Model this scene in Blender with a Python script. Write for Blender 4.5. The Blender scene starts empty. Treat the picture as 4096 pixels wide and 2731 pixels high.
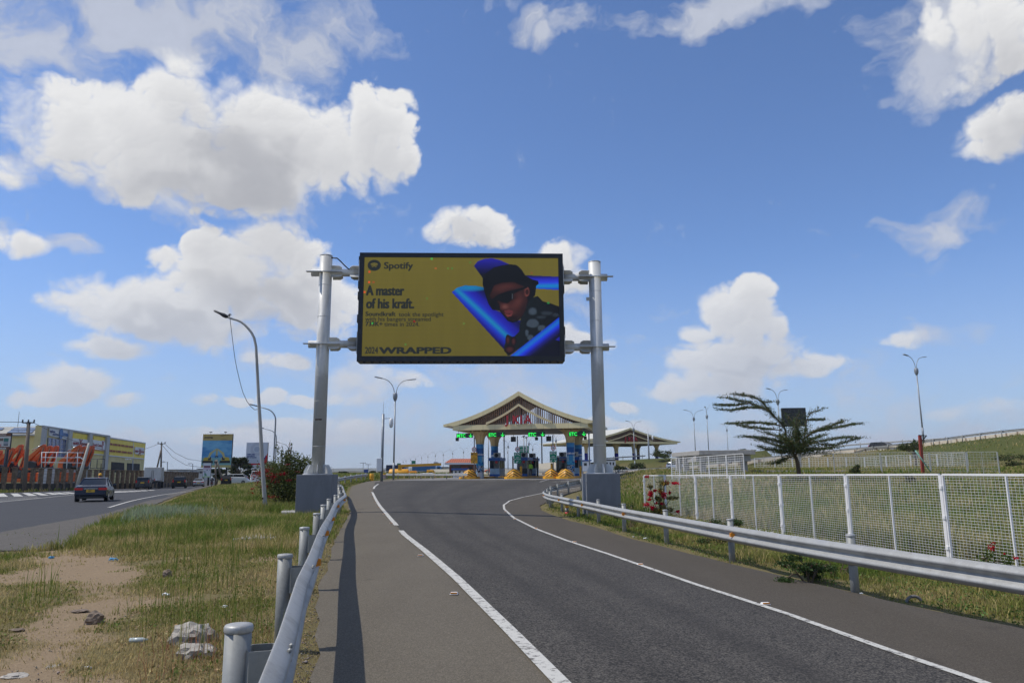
import bpy, math, random
import numpy as np
from mathutils import Vector, Matrix, noise as mnoise
rnd = random.Random(7)
nr = np.random.default_rng(11)
SC = bpy.context.scene
COL = SC.collection
# ---------------------------------------------------------------- camera
FPX = 2900.0                       # focal length in photograph pixels (4096 wide)
TH = math.atan(517/FPX); RO = math.asin(.0075); EYE = 1.65
ct, st = math.cos(TH), math.sin(TH); cr, sr = math.cos(RO), math.sin(RO)
V0, W0, FW = Vector((1,0,0)), Vector((0,-st,ct)), Vector((0,ct,st))
VR = V0*cr - W0*sr; VU = W0*cr + V0*sr
cam = bpy.data.cameras.new('camera'); cam_o = bpy.data.objects.new('camera', cam); COL.objects.link(cam_o)
cam.sensor_width = 36; cam.lens = FPX/4096*36; cam.clip_end = 20000; cam.clip_start = .05
m3 = Matrix((VR, VU, -FW)).transposed(); m4 = m3.to_4x4(); m4.translation = (0,0,EYE)
cam_o.matrix_world = m4; SC.camera = cam_o
HAZE = .0001
# ---------------------------------------------------------------- light
SUN_EL = math.radians(56); SD = Vector((1, .03, 0)).normalized()      # direction the shadows fall
SC.view_settings.view_transform = 'Standard'; SC.view_settings.look = 'None'
SC.view_settings.exposure = 0.0; SC.view_settings.gamma = 1
sun = bpy.data.lights.new('sun', 'SUN'); sun.energy = 3.6; sun.angle = math.radians(.53); sun.color = (1,.95,.87)
sun_o = bpy.data.objects.new('sun', sun); COL.objects.link(sun_o)
sdir = Vector((SD.x*math.cos(SUN_EL), SD.y*math.cos(SUN_EL), -math.sin(SUN_EL)))
sun_o.rotation_euler = sdir.to_track_quat('-Z','Y').to_euler()
def ray(px, py):
    return FW + VR*((px-2048)/FPX) + VU*(-(py-1365.5)/FPX)
def P(px, py, Y):                  # point of the real place seen at (px, py), Y metres ahead
    d = ray(px, py); t = Y/d.y; return Vector((d.x*t, Y, EYE+d.z*t))
def azel(px, py):
    d = ray(px, py).normalized(); return math.atan2(d.x, d.y), math.asin(d.z)
# ---------------------------------------------------------------- world: sky and clouds
W = bpy.data.worlds.new('World'); SC.world = W; W.use_nodes = True
nt = W.node_tree; N = nt.nodes; Lk = nt.links; N.clear()
def nd(tree, typ, **kw):
    n = tree.nodes.new(typ)
    for k, v in kw.items():
        if k == 'ins':
            for i, x in v.items():
                if hasattr(x, 'links') or isinstance(x, bpy.types.NodeSocket): tree.links.new(x, n.inputs[i])
                else: n.inputs[i].default_value = x
        else: setattr(n, k, v)
    return n
def mth(tree, op, a, b=None, c=None, clamp=False):
    ins = {0: a}
    if b is not None: ins[1] = b
    if c is not None: ins[2] = c
    return nd(tree, 'ShaderNodeMath', operation=op, use_clamp=clamp, ins=ins).outputs[0]
# blobs in photo-view coordinates (2352 wide): x, y, rx, ry, weight
K = 4096/2352
CUM = [(480,350,390,110,1),(415,215,90,78,1),(330,285,100,62,1),(862,300,98,100,1),(150,335,100,48,.9),(590,430,150,70,1),(925,370,50,50,.8),
 (610,285,190,85,1),(720,330,170,90,1),(270,400,130,55,.9),(560,640,160,105,1),(300,700,150,60,1),(640,570,110,62,1),(700,690,140,80,.9),
 (270,800,90,26,.8),(430,730,200,60,1),(190,690,55,40,.9),(480,560,60,50,1),(1075,530,115,42,.9),(1040,505,60,36,1),(1120,510,50,30,.9),(1290,592,75,34,.8),(1320,640,60,30,.7),
 (1320,785,100,34,.7),(1700,735,88,82,1),(1722,688,60,50,1),(1615,755,60,20,.8),(1690,822,160,58,1),(1780,760,30,40,.7),(1850,838,90,26,.7),(1650,885,130,34,.85),(1560,905,80,18,.6),
 (165,880,95,44,.95),(85,915,60,24,.8),(285,918,50,20,.6),(870,868,125,38,.75),(800,905,90,20,.6),(2265,45,140,55,.7),(2335,100,70,60,.7),
 (2225,180,60,38,.7),(2320,300,95,58,1),(2290,330,70,30,.8),(690,910,36,14,.6),(462,910,34,15,.6),(562,912,70,14,.55),(625,900,40,18,.6),
 (650,820,80,20,.6),(700,975,85,32,.72),(820,985,80,34,.72),(780,1010,120,20,.65),(600,1010,120,20,.5),(1450,985,60,22,.6),(1440,945,30,14,.55),(2235,940,90,20,.5),(1520,900,60,14,.45),
 (25,240,30,46,.55),(20,400,48,38,.6),(1400,985,90,22,.6),(1590,1000,70,20,.55),(440,1000,160,18,.4),(40,560,60,26,.55),(90,560,30,14,.6),(2085,787,48,20,.6),(1240,1000,250,20,.4)]
WSP = [(2230,75,200,100,1.2),(700,1005,270,42,.85),(1010,1015,300,38,.65),(300,1025,300,30,.5),(1600,1015,300,36,.6),(2100,1000,300,40,.45),(820,960,160,40,.5),(330,50,470,95,1.25),(600,90,200,70,1.0),(120,110,190,90,.8),(730,110,110,60,.9),(640,60,260,100,.95),(430,120,260,70,.8),(1215,55,55,36,.8),(1260,90,40,26,.8),(1640,30,110,50,.85),(1720,-10,180,40,.9),(1620,70,60,40,.6),
 (2210,465,110,44,.7),(2290,445,60,40,.6),(2130,530,70,34,.6),(2060,510,40,20,.6),(2140,785,60,22,.4),(40,330,60,160,.75),(50,540,90,40,.6),(15,330,40,120,.6),(720,640,120,90,.55),(1420,60,240,26,.4),
 (560,470,300,60,.5),(1320,640,80,120,.4),(1700,960,200,30,.35),(2200,930,220,50,.4),(1240,880,900,110,.22)]
SHD = [(600,425,110,85,1),(500,440,180,50,.8),(640,470,60,40,.9),(330,430,150,40,.4),(620,690,160,45,.8),(640,760,120,30,.7),(360,745,120,30,.7),(330,800,90,22,.5),(150,905,70,20,.5),(1080,560,80,20,.6),(1720,850,140,18,.6),(1690,890,120,20,.4),(2300,150,90,60,.5),(2320,340,60,30,.4),(860,890,90,22,.6)]
AZ0, AZ1, EL0, EL1 = -.75, .75, -.02, .72
def vnoise(x, y, s=0):
    xi = np.floor(x).astype(np.int64); yi = np.floor(y).astype(np.int64); fx = x-xi; fy = y-yi
    fx = fx*fx*fx*(fx*(fx*6-15)+10); fy = fy*fy*fy*(fy*(fy*6-15)+10)
    def h(a, b):
        n = (a*374761393+b*668265263+s*144665)&0xffffffff; n = ((n^(n>>13))*1274126177)&0xffffffff; return ((n^(n>>16))&0xffff)/65535.
    return (h(xi,yi)*(1-fx)+h(xi+1,yi)*fx)*(1-fy)+(h(xi,yi+1)*(1-fx)+h(xi+1,yi+1)*fx)*fy
def fbm(x, y, s=0, o=4, g=.5, billow=False):
    r = 0; a = 1.; t = 0; c_, s_ = .8, .6
    for i in range(o):
        n = vnoise(x, y, s+i)
        if billow: n = np.abs(2*n-1)
        r = r+a*n; t += a; a *= g; x, y = (c_*x-s_*y)*2.03+3.1, (s_*x+c_*y)*2.03+1.7
    return r/t
def make_sky(nx=2400, ny=1184):
    A, E_ = np.meshgrid(np.linspace(AZ0, AZ1, nx), np.linspace(EL0, EL1, ny))
    def field(bl, A, E_, lo=-1.5):
        F = np.full_like(A, lo)
        for x, y, rx, ry, w in bl:
            a, e = azel(x*K, y*K); q = ((A-a)*FPX/(rx*K))**2+((E_-e)*FPX/(ry*K))**2
            f = w*np.clip(1.2-q, 0, 1.2)+np.clip(1.2-q, -1.5, 0); h = np.clip(.5+.5*(F-f)/.3, 0, 1); F = f*(1-h)+F*h+.3*h*(1-h)
        return F
    wx = fbm(A*15, E_*19, 50, 4)-.5; wy = fbm(A*15+7, E_*19+3, 60, 4)-.5
    F = field(CUM, A+wx*.030, E_+wy*.024)
    n1 = fbm(A*22, E_*27, 1, 4, .55); bl = fbm((A+wx*.02)*28, (E_+wy*.02)*34, 11, 8, .50, True)
    D = F+(n1-.5)*.70+(bl-.36)*1.05
    soft = np.clip(fbm(A*9, E_*9, 80, 2), 0, 1)
    cov = np.clip((D-.02)/(.36+1.2*soft**2), 0, 1); cov = cov*cov*(3-2*cov)
    T = np.clip(D-.1, 0, 1.3); px = (AZ1-AZ0)/nx
    def shade(T, n, st, w):
        sh = np.zeros_like(T)
        for k in range(1, n):
            dx = int(round(.30*k*st/px)); dy = int(round(.95*k*st/px))
            S = np.zeros_like(T); S[:ny-dy, dx:] = T[dy:, :nx-dx]; sh += S*w
        return sh
    sh = shade(T, 9, .0019, .10); G = np.clip(field(CUM, A+wx*.05, E_+wy*.05, 0.), 0, 1.2)*(.75+.5*n1); sh2 = shade(G, 22, .0048, .075)
    S3 = np.clip(field(SHD, A+wx*.12, E_+wy*.10, 0.), 0, 1)
    l = .40+.26*np.exp(-sh*1.3)+.46*np.exp(-sh2*.9)-.34*S3
    fx = np.clip((D-np.roll(np.roll(D, -3, 0), 2, 1))*.38, -.09, .09); l = l+fx*np.clip(l, .2, 1)
    dark = np.array([.34,.35,.39]); lightc = np.array([.84,.84,.84])
    l = np.clip(l, 0, 1)[...,None]; C = dark*(1-l)+lightc*l
    hz = np.clip(1-E_/.30, 0, 1)[...,None]; C = C*(1-.6*hz)+np.array([.56,.58,.63])*.6*hz
    # wisps
    Fw = field(WSP, A+wx*.09, E_+wy*.06, -.6)
    nw = fbm(A*13+wx*.9, E_*19+wy*.9, 31, 8, .62)
    Dw = Fw*.8+(nw-.5)*2.6; cw = np.clip((Dw-.05)/1.0, 0, 1)**1.1*.85
    Cw = np.array([.60,.63,.71])*np.ones_like(C)*(.92+.25*(nw[...,None]-.5))
    cov = cov*(1-.25*np.clip(1-E_/.25, 0, 1))
    al = cov+cw*(1-cov); Co = (C*cov[...,None]+Cw*(cw*(1-cov))[...,None])/np.maximum(al, 1e-4)[...,None]
    return np.concatenate([Co, al[...,None]], 2)
SKYA = make_sky()
img = bpy.data.images.new('clouds', SKYA.shape[1], SKYA.shape[0], alpha=True, float_buffer=True); img.alpha_mode = 'CHANNEL_PACKED'
img.colorspace_settings.name = 'Non-Color'
img.pixels.foreach_set(SKYA.astype(np.float32).ravel()); img.update(); img.pack()
tc = nd(nt, 'ShaderNodeTexCoord')
sx_ = nd(nt, 'ShaderNodeSeparateXYZ', ins={0: tc.outputs['Generated']})
az = mth(nt, 'ARCTAN2', sx_.outputs[0], sx_.outputs[1]); el = mth(nt, 'ARCSINE', sx_.outputs[2])
def ramp(tree, x, a, b, va=0., vb=1.):
    return nd(tree, 'ShaderNodeMapRange', interpolation_type='SMOOTHSTEP', ins={0: x, 1: a, 2: b, 3: va, 4: vb}).outputs[0]
uu = mth(nt, 'MULTIPLY_ADD', az, 1/(AZ1-AZ0), -AZ0/(AZ1-AZ0)); vv = mth(nt, 'MULTIPLY_ADD', el, 1/(EL1-EL0), -EL0/(EL1-EL0))
it = nd(nt, 'ShaderNodeTexImage', image=img, extension='MIRROR', interpolation='Linear', ins={0: nd(nt, 'ShaderNodeCombineXYZ', ins={0: uu, 1: vv}).outputs[0]})
sky = nd(nt, 'ShaderNodeTexSky', sky_type='NISHITA', sun_disc=False, sun_elevation=SUN_EL, sun_rotation=math.atan2(-SD.x, -SD.y), altitude=1600, air_density=1.0, dust_density=1.0, ozone_density=3.0)
skyc = nd(nt, 'ShaderNodeVectorMath', operation='SCALE', ins={0: sky.outputs[0], 'Scale': .135}).outputs[0]
skyc = nd(nt, 'ShaderNodeVectorMath', operation='MULTIPLY', ins={0: skyc, 1: (.86,1.0,1.20)}).outputs[0]
hz = ramp(nt, el, 0., .30, 1.0, 0.)                       # pale air near the horizon
hzm = mth(nt, 'MULTIPLY', hz, .55)
mx0 = nd(nt, 'ShaderNodeMix', data_type='RGBA', ins={0: hzm, 6: skyc, 7: (.40,.47,.60,1)}).outputs[2]
mx2 = nd(nt, 'ShaderNodeMix', data_type='RGBA', ins={0: it.outputs[1], 6: mx0, 7: it.outputs[0]}).outputs[2]
bg = nd(nt, 'ShaderNodeBackground', ins={0: mx2, 1: 1.0})
wo = nd(nt, 'ShaderNodeOutputWorld'); Lk.new(bg.outputs[0], wo.inputs[0])
W.cycles.sampling_method = 'MANUAL'; W.cycles.sample_map_resolution = 512
# ---------------------------------------------------------------- terrain
def ss(a, b, x):
    t = max(0., min(1., (x-a)/(b-a))); return t*t*(3-2*t)
def XL(Y): return 1.8-.23*Y
def zR(X, Y):
    s = -.035*max(-1., min(8., X-XL(Y)))*(1-ss(45,70,Y))
    return s+.67*ss(35,90,Y)
def zL(Y): return -.05-.0075*max(0, min(Y,200)-45)
RAMP = [(92,40,9.4),(80,70,7.8),(67,96,6.0),(66,120,5.2),(62,138,4.6),(53,149,3.6),(44,155,2.5),(34,162,1.5),(22,170,1.0),(5,180,.8)]
def near_ramp(X, Y):
    best = None
    for i in range(len(RAMP)-1):
        ax, ay, az_ = RAMP[i]; bx, by, bz = RAMP[i+1]; dx, dy = bx-ax, by-ay
        t = max(0, min(1, ((X-ax)*dx+(Y-ay)*dy)/(dx*dx+dy*dy)))
        qx, qy = ax+dx*t, ay+dy*t; d = math.hypot(X-qx, Y-qy)
        if best is None or d < best[0]:
            side = (X-qx)*dy-(Y-qy)*dx            # camera side is negative
            best = (d, az_+(bz-az_)*t, side)
    return best
def TZ(X, Y):
    Yc = min(Y, 400)
    b = -9.5-.26*max(Yc-10, 0)
    t = ss(b-4-.03*Yc, b+4, X) if Yc > 0 else 1.
    z = zL(Yc)*(1-t)+zR(X, Yc)*t
    if X < -9 and Y < 60: pass
    # roadside dip by the sign pedestals and field rising on the right
    z -= .32*math.exp(-((X+9.3)/2.2)**2-((Y-31)/6)**2)
    if X > 2 and Y < 400:
        f = ss(7, 16, X-max(0,Y-30)*.05)
        z += f*(1.0*ss(28, 60, Y))*(1-.55*ss(90,150,Y))
        if Y > 30:
            d, zr, side = near_ramp(X, Y)
            if side < 0: zb = zr-.2-max(0,d-1.5)/2.3
            else: zb = zr-.2
            if side > 0 and X < 60 and Y > 172:
                zb += 3.4*ss(6, 14, d)*ss(14,24,X)
            if zb > z: z = zb
    if Y > 300: z = z*(1-ss(300,500,Y))-1.5*ss(300,600,Y)
    return z
def G0(px, py, z):
    d = ray(px, py); t = (z-EYE)/d.z; return Vector((d.x*t, d.y*t, z))
def GT(px, py, dz=0.):
    z = 0.
    for _ in range(50):
        g = G0(px, py, z); z += .5*(TZ(g.x, min(g.y, 400))+dz-z)
    return G0(px, py, z)
# ---------------------------------------------------------------- materials
def new_mat(name):
    m = bpy.data.materials.new(name); m.use_nodes = True; t = m.node_tree; t.nodes.clear()
    b = nd(t, 'ShaderNodeBsdfPrincipled'); o = nd(t, 'ShaderNodeOutputMaterial'); t.links.new(b.outputs[0], o.inputs[0])
    return m, t, b
MC = {}
def mat(name, col, rough=.6, metal=0., var=.12, scale=6., bump=0., spec=None, emis=None, estr=0., alpha=None, streak=0.):
    if name in MC: return MC[name]
    m, t, b = new_mat(name)
    c = (*col, 1)
    if var > 0:
        co = nd(t, 'ShaderNodeTexCoord').outputs['Object']
        if streak:
            co = nd(t, 'ShaderNodeVectorMath', operation='MULTIPLY', ins={0: co, 1: (1,1,streak)}).outputs[0]
        n = nd(t, 'ShaderNodeTexNoise', ins={'Vector': co, 'Scale': scale, 'Detail': 6., 'Roughness': .62})
        f = nd(t, 'ShaderNodeMapRange', ins={0: n.outputs[0], 1: .3, 2: .7, 3: 1-var, 4: 1+var*.6}).outputs[0]
        mx = nd(t, 'ShaderNodeVectorMath', operation='SCALE', ins={0: c[:3], 'Scale': f})
        t.links.new(mx.outputs[0], b.inputs['Base Color'])
        rr = nd(t, 'ShaderNodeMapRange', ins={0: n.outputs[0], 1: .3, 2: .7, 3: min(1,rough+.1), 4: max(0,rough-.1)}).outputs[0]
        t.links.new(rr, b.inputs['Roughness'])
        if bump:
            bp = nd(t, 'ShaderNodeBump', ins={'Strength': bump, 'Distance': .02, 'Height': n.outputs[0]})
            t.links.new(bp.outputs[0], b.inputs['Normal'])
    else:
        b.inputs['Base Color'].default_value = c; b.inputs['Roughness'].default_value = rough
    b.inputs['Metallic'].default_value = metal
    if spec is not None: b.inputs['Specular IOR Level'].default_value = spec
    if emis: b.inputs['Emission Color'].default_value = (*emis, 1); b.inputs['Emission Strength'].default_value = estr
    MC[name] = m; return m
def attr_mat(name, rough=.7, emission=0., transl=0., spec=.3):
    if name in MC: return MC[name]
    m, t, b = new_mat(name)
    a = nd(t, 'ShaderNodeAttribute', attribute_name='col', attribute_type='GEOMETRY')
    if emission:
        b.inputs['Base Color'].default_value = (.02,.02,.02,1); b.inputs['Roughness'].default_value = .6
        t.links.new(a.outputs[0], b.inputs['Emission Color']); b.inputs['Emission Strength'].default_value = emission
    else:
        t.links.new(a.outputs[0], b.inputs['Base Color']); b.inputs['Roughness'].default_value = rough
    b.inputs['Specular IOR Level'].default_value = spec
    if transl:
        tr = nd(t, 'ShaderNodeBsdfTranslucent'); t.links.new(a.outputs[0], tr.inputs[0])
        ms = nd(t, 'ShaderNodeMixShader', ins={0: transl}); t.links.new(b.outputs[0], ms.inputs[1]); t.links.new(tr.outputs[0], ms.inputs[2])
        o = [n for n in t.nodes if n.type == 'OUTPUT_MATERIAL'][0]; t.links.new(ms.outputs[0], o.inputs[0])
    MC[name] = m; return m
def s2l(r, g, b): return tuple(((c/255)/12.92 if c/255 <= .04045 else ((c/255+.055)/1.055)**2.4) for c in (r,g,b))
# ---------------------------------------------------------------- mesh helpers
class MB:
    def __init__(s): s.v = []; s.f = []; s.m = []; s.sm = []
    def add(s, vs, fs, mi=0, smooth=False):
        o = len(s.v); s.v += [tuple(v) for v in vs]; s.f += [tuple(i+o for i in f) for f in fs]
        s.m += [mi]*len(fs); s.sm += [smooth]*len(fs); return s
    def box(s, c, d, rz=0., mi=0, M=None):
        x, y, z = d[0]/2, d[1]/2, d[2]/2; vs = []
        R = Matrix.Rotation(rz, 3, 'Z') if M is None else M
        for a in (-1,1):
            for b in (-1,1):
                for e in (-1,1): vs.append(Vector(c)+R@Vector((a*x,b*y,e*z)))
        return s.add(vs, [(0,1,3,2),(4,6,7,5),(0,4,5,1),(2,3,7,6),(0,2,6,4),(1,5,7,3)], mi)
    def bar(s, a, b, w, h, mi=0, up=(0,0,1)):
        a = Vector(a); b = Vector(b); d = b-a; L = d.length
        if L < 1e-6: return s
        d.normalize(); u = Vector(up)
        if abs(d.dot(u)) > .98: u = Vector((0,1,0)) if abs(d.y) < .9 else Vector((1,0,0))
        x = d.cross(u).normalized(); z = x.cross(d)
        return s.box((a+b)/2, (w, L, h), M=Matrix((x, d, z)).transposed(), mi=mi)
    def tube(s, pts, r, n=8, cap=True, mi=0, smooth=True):
        pts = [Vector(p) for p in pts]; k = len(pts)
        rs = r if isinstance(r, (list, tuple)) else [r]*k
        vs = []; prev = None
        for i, p in enumerate(pts):
            t = (pts[min(i+1,k-1)]-pts[max(i-1,0)])
            t = t.normalized() if t.length > 1e-9 else Vector((0,0,1))
            if prev is None:
                u = Vector((0,0,1)) if abs(t.z) < .9 else Vector((1,0,0)); x = t.cross(u).normalized()
            else:
                x = prev-t*prev.dot(t); x = x.normalized() if x.length > 1e-6 else t.orthogonal().normalized()
            prev = x; y = t.cross(x)
            for j in range(n):
                a = 2*math.pi*j/n; vs.append(p+(x*math.cos(a)+y*math.sin(a))*rs[i])
        fs = [(i*n+j, i*n+(j+1)%n, (i+1)*n+(j+1)%n, (i+1)*n+j) for i in range(k-1) for j in range(n)]
        s.add(vs, fs, mi, smooth)
        if cap:
            o = len(s.v)-len(vs)
            s.f += [tuple(o+j for j in reversed(range(n))), tuple(o+(k-1)*n+j for j in range(n))]; s.m += [mi,mi]; s.sm += [False,False]
        return s
    def lathe(s, c, prof, n=20, mi=0, smooth=True, flute=0., nf=0):
        c = Vector(c); vs = []
        for r, z in prof:
            for j in range(n):
                a = 2*math.pi*j/n; rr = r*(1+flute*math.cos(a*nf)) if nf else r
                vs.append(c+Vector((rr*math.cos(a), rr*math.sin(a), z)))
        k = len(prof)
        fs = [(i*n+j, i*n+(j+1)%n, (i+1)*n+(j+1)%n, (i+1)*n+j) for i in range(k-1) for j in range(n)]
        s.add(vs, fs, mi, smooth); o = len(s.v)-len(vs)
        s.f += [tuple(o+j for j in reversed(range(n))), tuple(o+(k-1)*n+j for j in range(n))]; s.m += [mi,mi]; s.sm += [False,False]
        return s
    def prism(s, poly, a, b, mi=0):       # poly: list of 3-D points, extruded along vector from a-offset to b-offset
        n = len(poly); a = Vector(a); b = Vector(b)
        vs = [Vector(p)+a for p in poly]+[Vector(p)+b for p in poly]
        fs = [tuple(reversed(range(n))), tuple(range(n, 2*n))]+[(i, (i+1)%n, n+(i+1)%n, n+i) for i in range(n)]
        return s.add(vs, fs, mi)
    def ico(s, c, r, sub=1, jit=0., sq=(1,1,1), mi=0, seed=0):
        import bmesh
        bm = bmesh.new(); bmesh.ops.create_icosphere(bm, subdivisions=sub, radius=1)
        rg = random.Random(seed); vs = []
        for v in bm.verts:
            k = 1+jit*(mnoise.noise(v.co*1.7+Vector((seed*3.1,0,0))))+jit*.4*rg.uniform(-1,1)
            vs.append(Vector(c)+Vector((v.co.x*sq[0], v.co.y*sq[1], v.co.z*sq[2]))*r*k)
        fs = [tuple(v.index for v in f.verts) for f in bm.faces]; bm.free()
        return s.add(vs, fs, mi)
    def build(s, name, mats, parent=None, bevel=0.):
        me = bpy.data.meshes.new(name)
        off = wloc(parent) if parent else Vector((0,0,0))
        me.from_pydata([(v[0]-off.x, v[1]-off.y, v[2]-off.z) for v in s.v], [], s.f)
        for m in (mats if isinstance(mats, (list, tuple)) else [mats]): me.materials.append(m)
        me.polygons.foreach_set('material_index', s.m); me.polygons.foreach_set('use_smooth', s.sm)
        me.update(); o = bpy.data.objects.new(name, me); COL.objects.link(o)
        if parent: o.parent = parent
        if bevel:
            bv = o.modifiers.new('bevel', 'BEVEL'); bv.width = bevel; bv.segments = 2; bv.limit_method = 'ANGLE'
        return o
def wloc(o):
    v = Vector((0,0,0))
    while o: v += o.location; o = o.parent
    return v
def tag(o, label=None, cat=None, group=None, kind=None):
    if label: o['label'] = label
    if cat: o['category'] = cat
    if group: o['group'] = group
    if kind: o['kind'] = kind
    return o
def thing(name, label, cat, loc=(0,0,0), group=None):
    o = bpy.data.objects.new(name, None); COL.objects.link(o); o.location = loc; o.empty_display_size = .2
    return tag(o, label, cat, group)
def copy_tree(o, parent=None):
    c = o.copy(); COL.objects.link(c)
    if parent: c.parent = parent
    for ch in list(o.children): copy_tree(ch, c)
    return c
def place(o, loc, rz=0., sc=1.):
    o.location = loc; o.rotation_euler = (0,0,rz); o.scale = (sc,sc,sc); return o
ORD = ['first','second','third','fourth','fifth','sixth','seventh','eighth','ninth','tenth','eleventh','twelfth','thirteenth','fourteenth','fifteenth','sixteenth','seventeenth','eighteenth','nineteenth','twentieth','twenty-first','twenty-second','twenty-third','twenty-fourth','twenty-fifth']
def text(name, s, size, m, parent, M, ext=.004, off=0., xs=1., align='LEFT', bold=0.):
    """lettering as a mesh: M places the text plane (x along the line, y up, z out)"""
    cu = bpy.data.curves.new('t', 'FONT'); cu.body = s; cu.size = size; cu.extrude = ext; cu.offset = off; cu.align_x = align
    cu.resolution_u = 3
    o = bpy.data.objects.new('t', cu); COL.objects.link(o)
    dg = bpy.context.evaluated_depsgraph_get(); me = bpy.data.meshes.new_from_object(o.evaluated_get(dg))
    bpy.data.objects.remove(o); bpy.data.curves.remove(cu)
    off_ = wloc(parent) if parent else Vector((0,0,0))
    me.transform(Matrix.Diagonal((xs,1,1,1)))
    if bold:
        v0 = [v.co.copy() for v in me.vertices]; f0 = [tuple(p.vertices) for p in me.polygons]; vs, fs = [], []
        for q, (dx, dy) in enumerate(((-1,-.5),(-.5,.5),(0,-.4),(0,.5),(.5,-.5),(1,.5),(-1,.4),(1,-.4))):
            o2 = len(vs); vs += [v+Vector((dx*bold, dy*bold, q*.0004)) for v in v0]; fs += [tuple(i+o2 for i in f) for f in f0]
        me = bpy.data.meshes.new(name); me.from_pydata(vs, [], fs)
    me.transform(M); me.transform(Matrix.Translation(-off_))
    me.materials.clear(); me.materials.append(m)
    ob = bpy.data.objects.new(name, me); COL.objects.link(ob)
    if parent: ob.parent = parent
    return ob
def frame(o, x, y):      # matrix with origin o, x axis, y axis
    x = Vector(x).normalized(); y = Vector(y).normalized(); z = x.cross(y)
    M = Matrix((x, y, z)).transposed().to_4x4(); M.translation = Vector(o); return M
def panel(name, o, ux, uy, w, h, nx, ny, fn, m, parent):
    """flat printed or lit picture: a grid of small faces, colour by fn(U, V) -> rgb arrays (V down)"""
    o = Vector(o); ux = Vector(ux).normalized(); uy = Vector(uy).normalized(); off = wloc(parent) if parent else Vector((0,0,0))
    gx, gy = np.meshgrid(np.linspace(0,w,nx+1), np.linspace(0,h,ny+1))
    co = (np.array(o-off)[None,:]+gx.reshape(-1,1)*np.array(ux)[None,:]-gy.reshape(-1,1)*np.array(uy)[None,:])
    i = np.arange(nx*ny); r = i//nx; c = i%nx; a = r*(nx+1)+c
    fc = np.stack([a, a+nx+1, a+nx+2, a+1], 1)
    me = fast_mesh(name, co, fc); U, V = np.meshgrid((np.arange(nx)+.5)/nx, (np.arange(ny)+.5)/ny)
    rgb = fn(U, V).reshape(-1,3)
    face_col(me, rgb); me.materials.append(m)
    ob = bpy.data.objects.new(name, me); COL.objects.link(ob)
    if parent: ob.parent = parent
    return ob
def fast_mesh(name, co, fc):
    me = bpy.data.meshes.new(name); nv = len(co); nf = len(fc); k = fc.shape[1]
    me.vertices.add(nv); me.vertices.foreach_set('co', co.astype(np.float32).ravel())
    me.loops.add(nf*k); me.loops.foreach_set('vertex_index', fc.astype(np.int32).ravel())
    me.polygons.add(nf); me.polygons.foreach_set('loop_start', np.arange(0, nf*k, k, dtype=np.int32))
    me.update(calc_edges=True); me.validate(); return me
def face_col(me, rgb):
    a = me.attributes.new('col', 'FLOAT_COLOR', 'FACE')
    a.data.foreach_set('color', np.concatenate([rgb, np.ones((len(rgb),1))], 1).astype(np.float32).ravel())
def catmull(pts, step=1.):
    pts = [Vector(p) for p in pts]; out = []
    P_ = [pts[0]*2-pts[1]]+pts+[pts[-1]*2-pts[-2]]
    for i in range(1, len(P_)-2):
        p0, p1, p2, p3 = P_[i-1:i+3]; n = max(1, int((p2-p1).length/step))
        for j in range(n):
            t = j/n; out.append(.5*((2*p1)+(p2-p0)*t+(2*p0-5*p1+4*p2-p3)*t*t+(3*p1-p0-3*p2+p3)*t**3))
    out.append(pts[-1]); return out
# ---------------------------------------------------------------- road edges
def interp(pts):
    pts = sorted((p[1], p[0]) for p in pts); ys = [p[0] for p in pts]; xs = [p[1] for p in pts]
    return lambda Y: float(np.interp(Y, ys, xs))
def pxs(L): return [tuple(GT(*p)[:2]) for p in L]
far = 95; T12 = math.tan(math.radians(12))
RL = interp([(-.1,-6),(-.62,2),(-1.0,4),(-1.55,6),(-1.95,7.5),(-2.85,11.2),(-3.65,15),(-4.85,20.8),(-6.0,26.9),(-7.2,32.8),(-8.8,39.5),(-10.3,46.3)]+[(p[0],p[1]) for p in pxs([(1404,1946),(1438,1935),(1476,1924),(1519,1921)])]+[(-16,96),(-13,110),(-6,140),(1,170)])
RR = interp([(8.5,-6),(7.3,4)]+pxs([(4096,2518),(3701,2440),(3178,2318),(2839,2237),(2500,2149),(2359,2103),(2273,2082),(2204,2058)])+[(1.35,37),(1.45,41),(2.2,46),(3.4,51),(4.6,56),(6.4,62),(8.0,70),(9.4,78),(10.2,84),(12,92),(17,110),(25,140),(33,170)])
LL = interp([(1.6,0)]+pxs([(2238,2731),(2038,2525),(1828,2316),(1698,2203),(1620,2142),(1559,2072),(1506,2003),(1489,1968),(1498,1947),(1532,1924)]))
RLn = interp([(4.6,0)]+pxs([(3918,2731),(3570,2612),(3135,2455),(2786,2342),(2438,2220),(2264,2163),(2142,2116),(2055,2072),(2017,2037),(2015,2020),(2038,2003),(2090,1989),(2177,1971)])+[(4.2,59),(7,64)])
HRpts = pxs([(0,2203),(226,2200),(286,2171),(357,2129),(476,2073),(583,2013)])
HR = interp([(-9.6,-5),(-9.8,10),(-10.0,16.2),(-10.15,16.9),(-11,18.7),(-12.7,22),(-15.6,29.8),(-20.5,43),(-29.2,65),(-37,85),(-44,104),(-52,126),(-61,150),(-84,210),(-120,300),(-165,400)])
HL = interp([(-60,10),(-57,40),(-56,80),(-57,95),(-59,115),(-66,140),(-77,165),(-98,210),(-135,300),(-180,400)])
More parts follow.
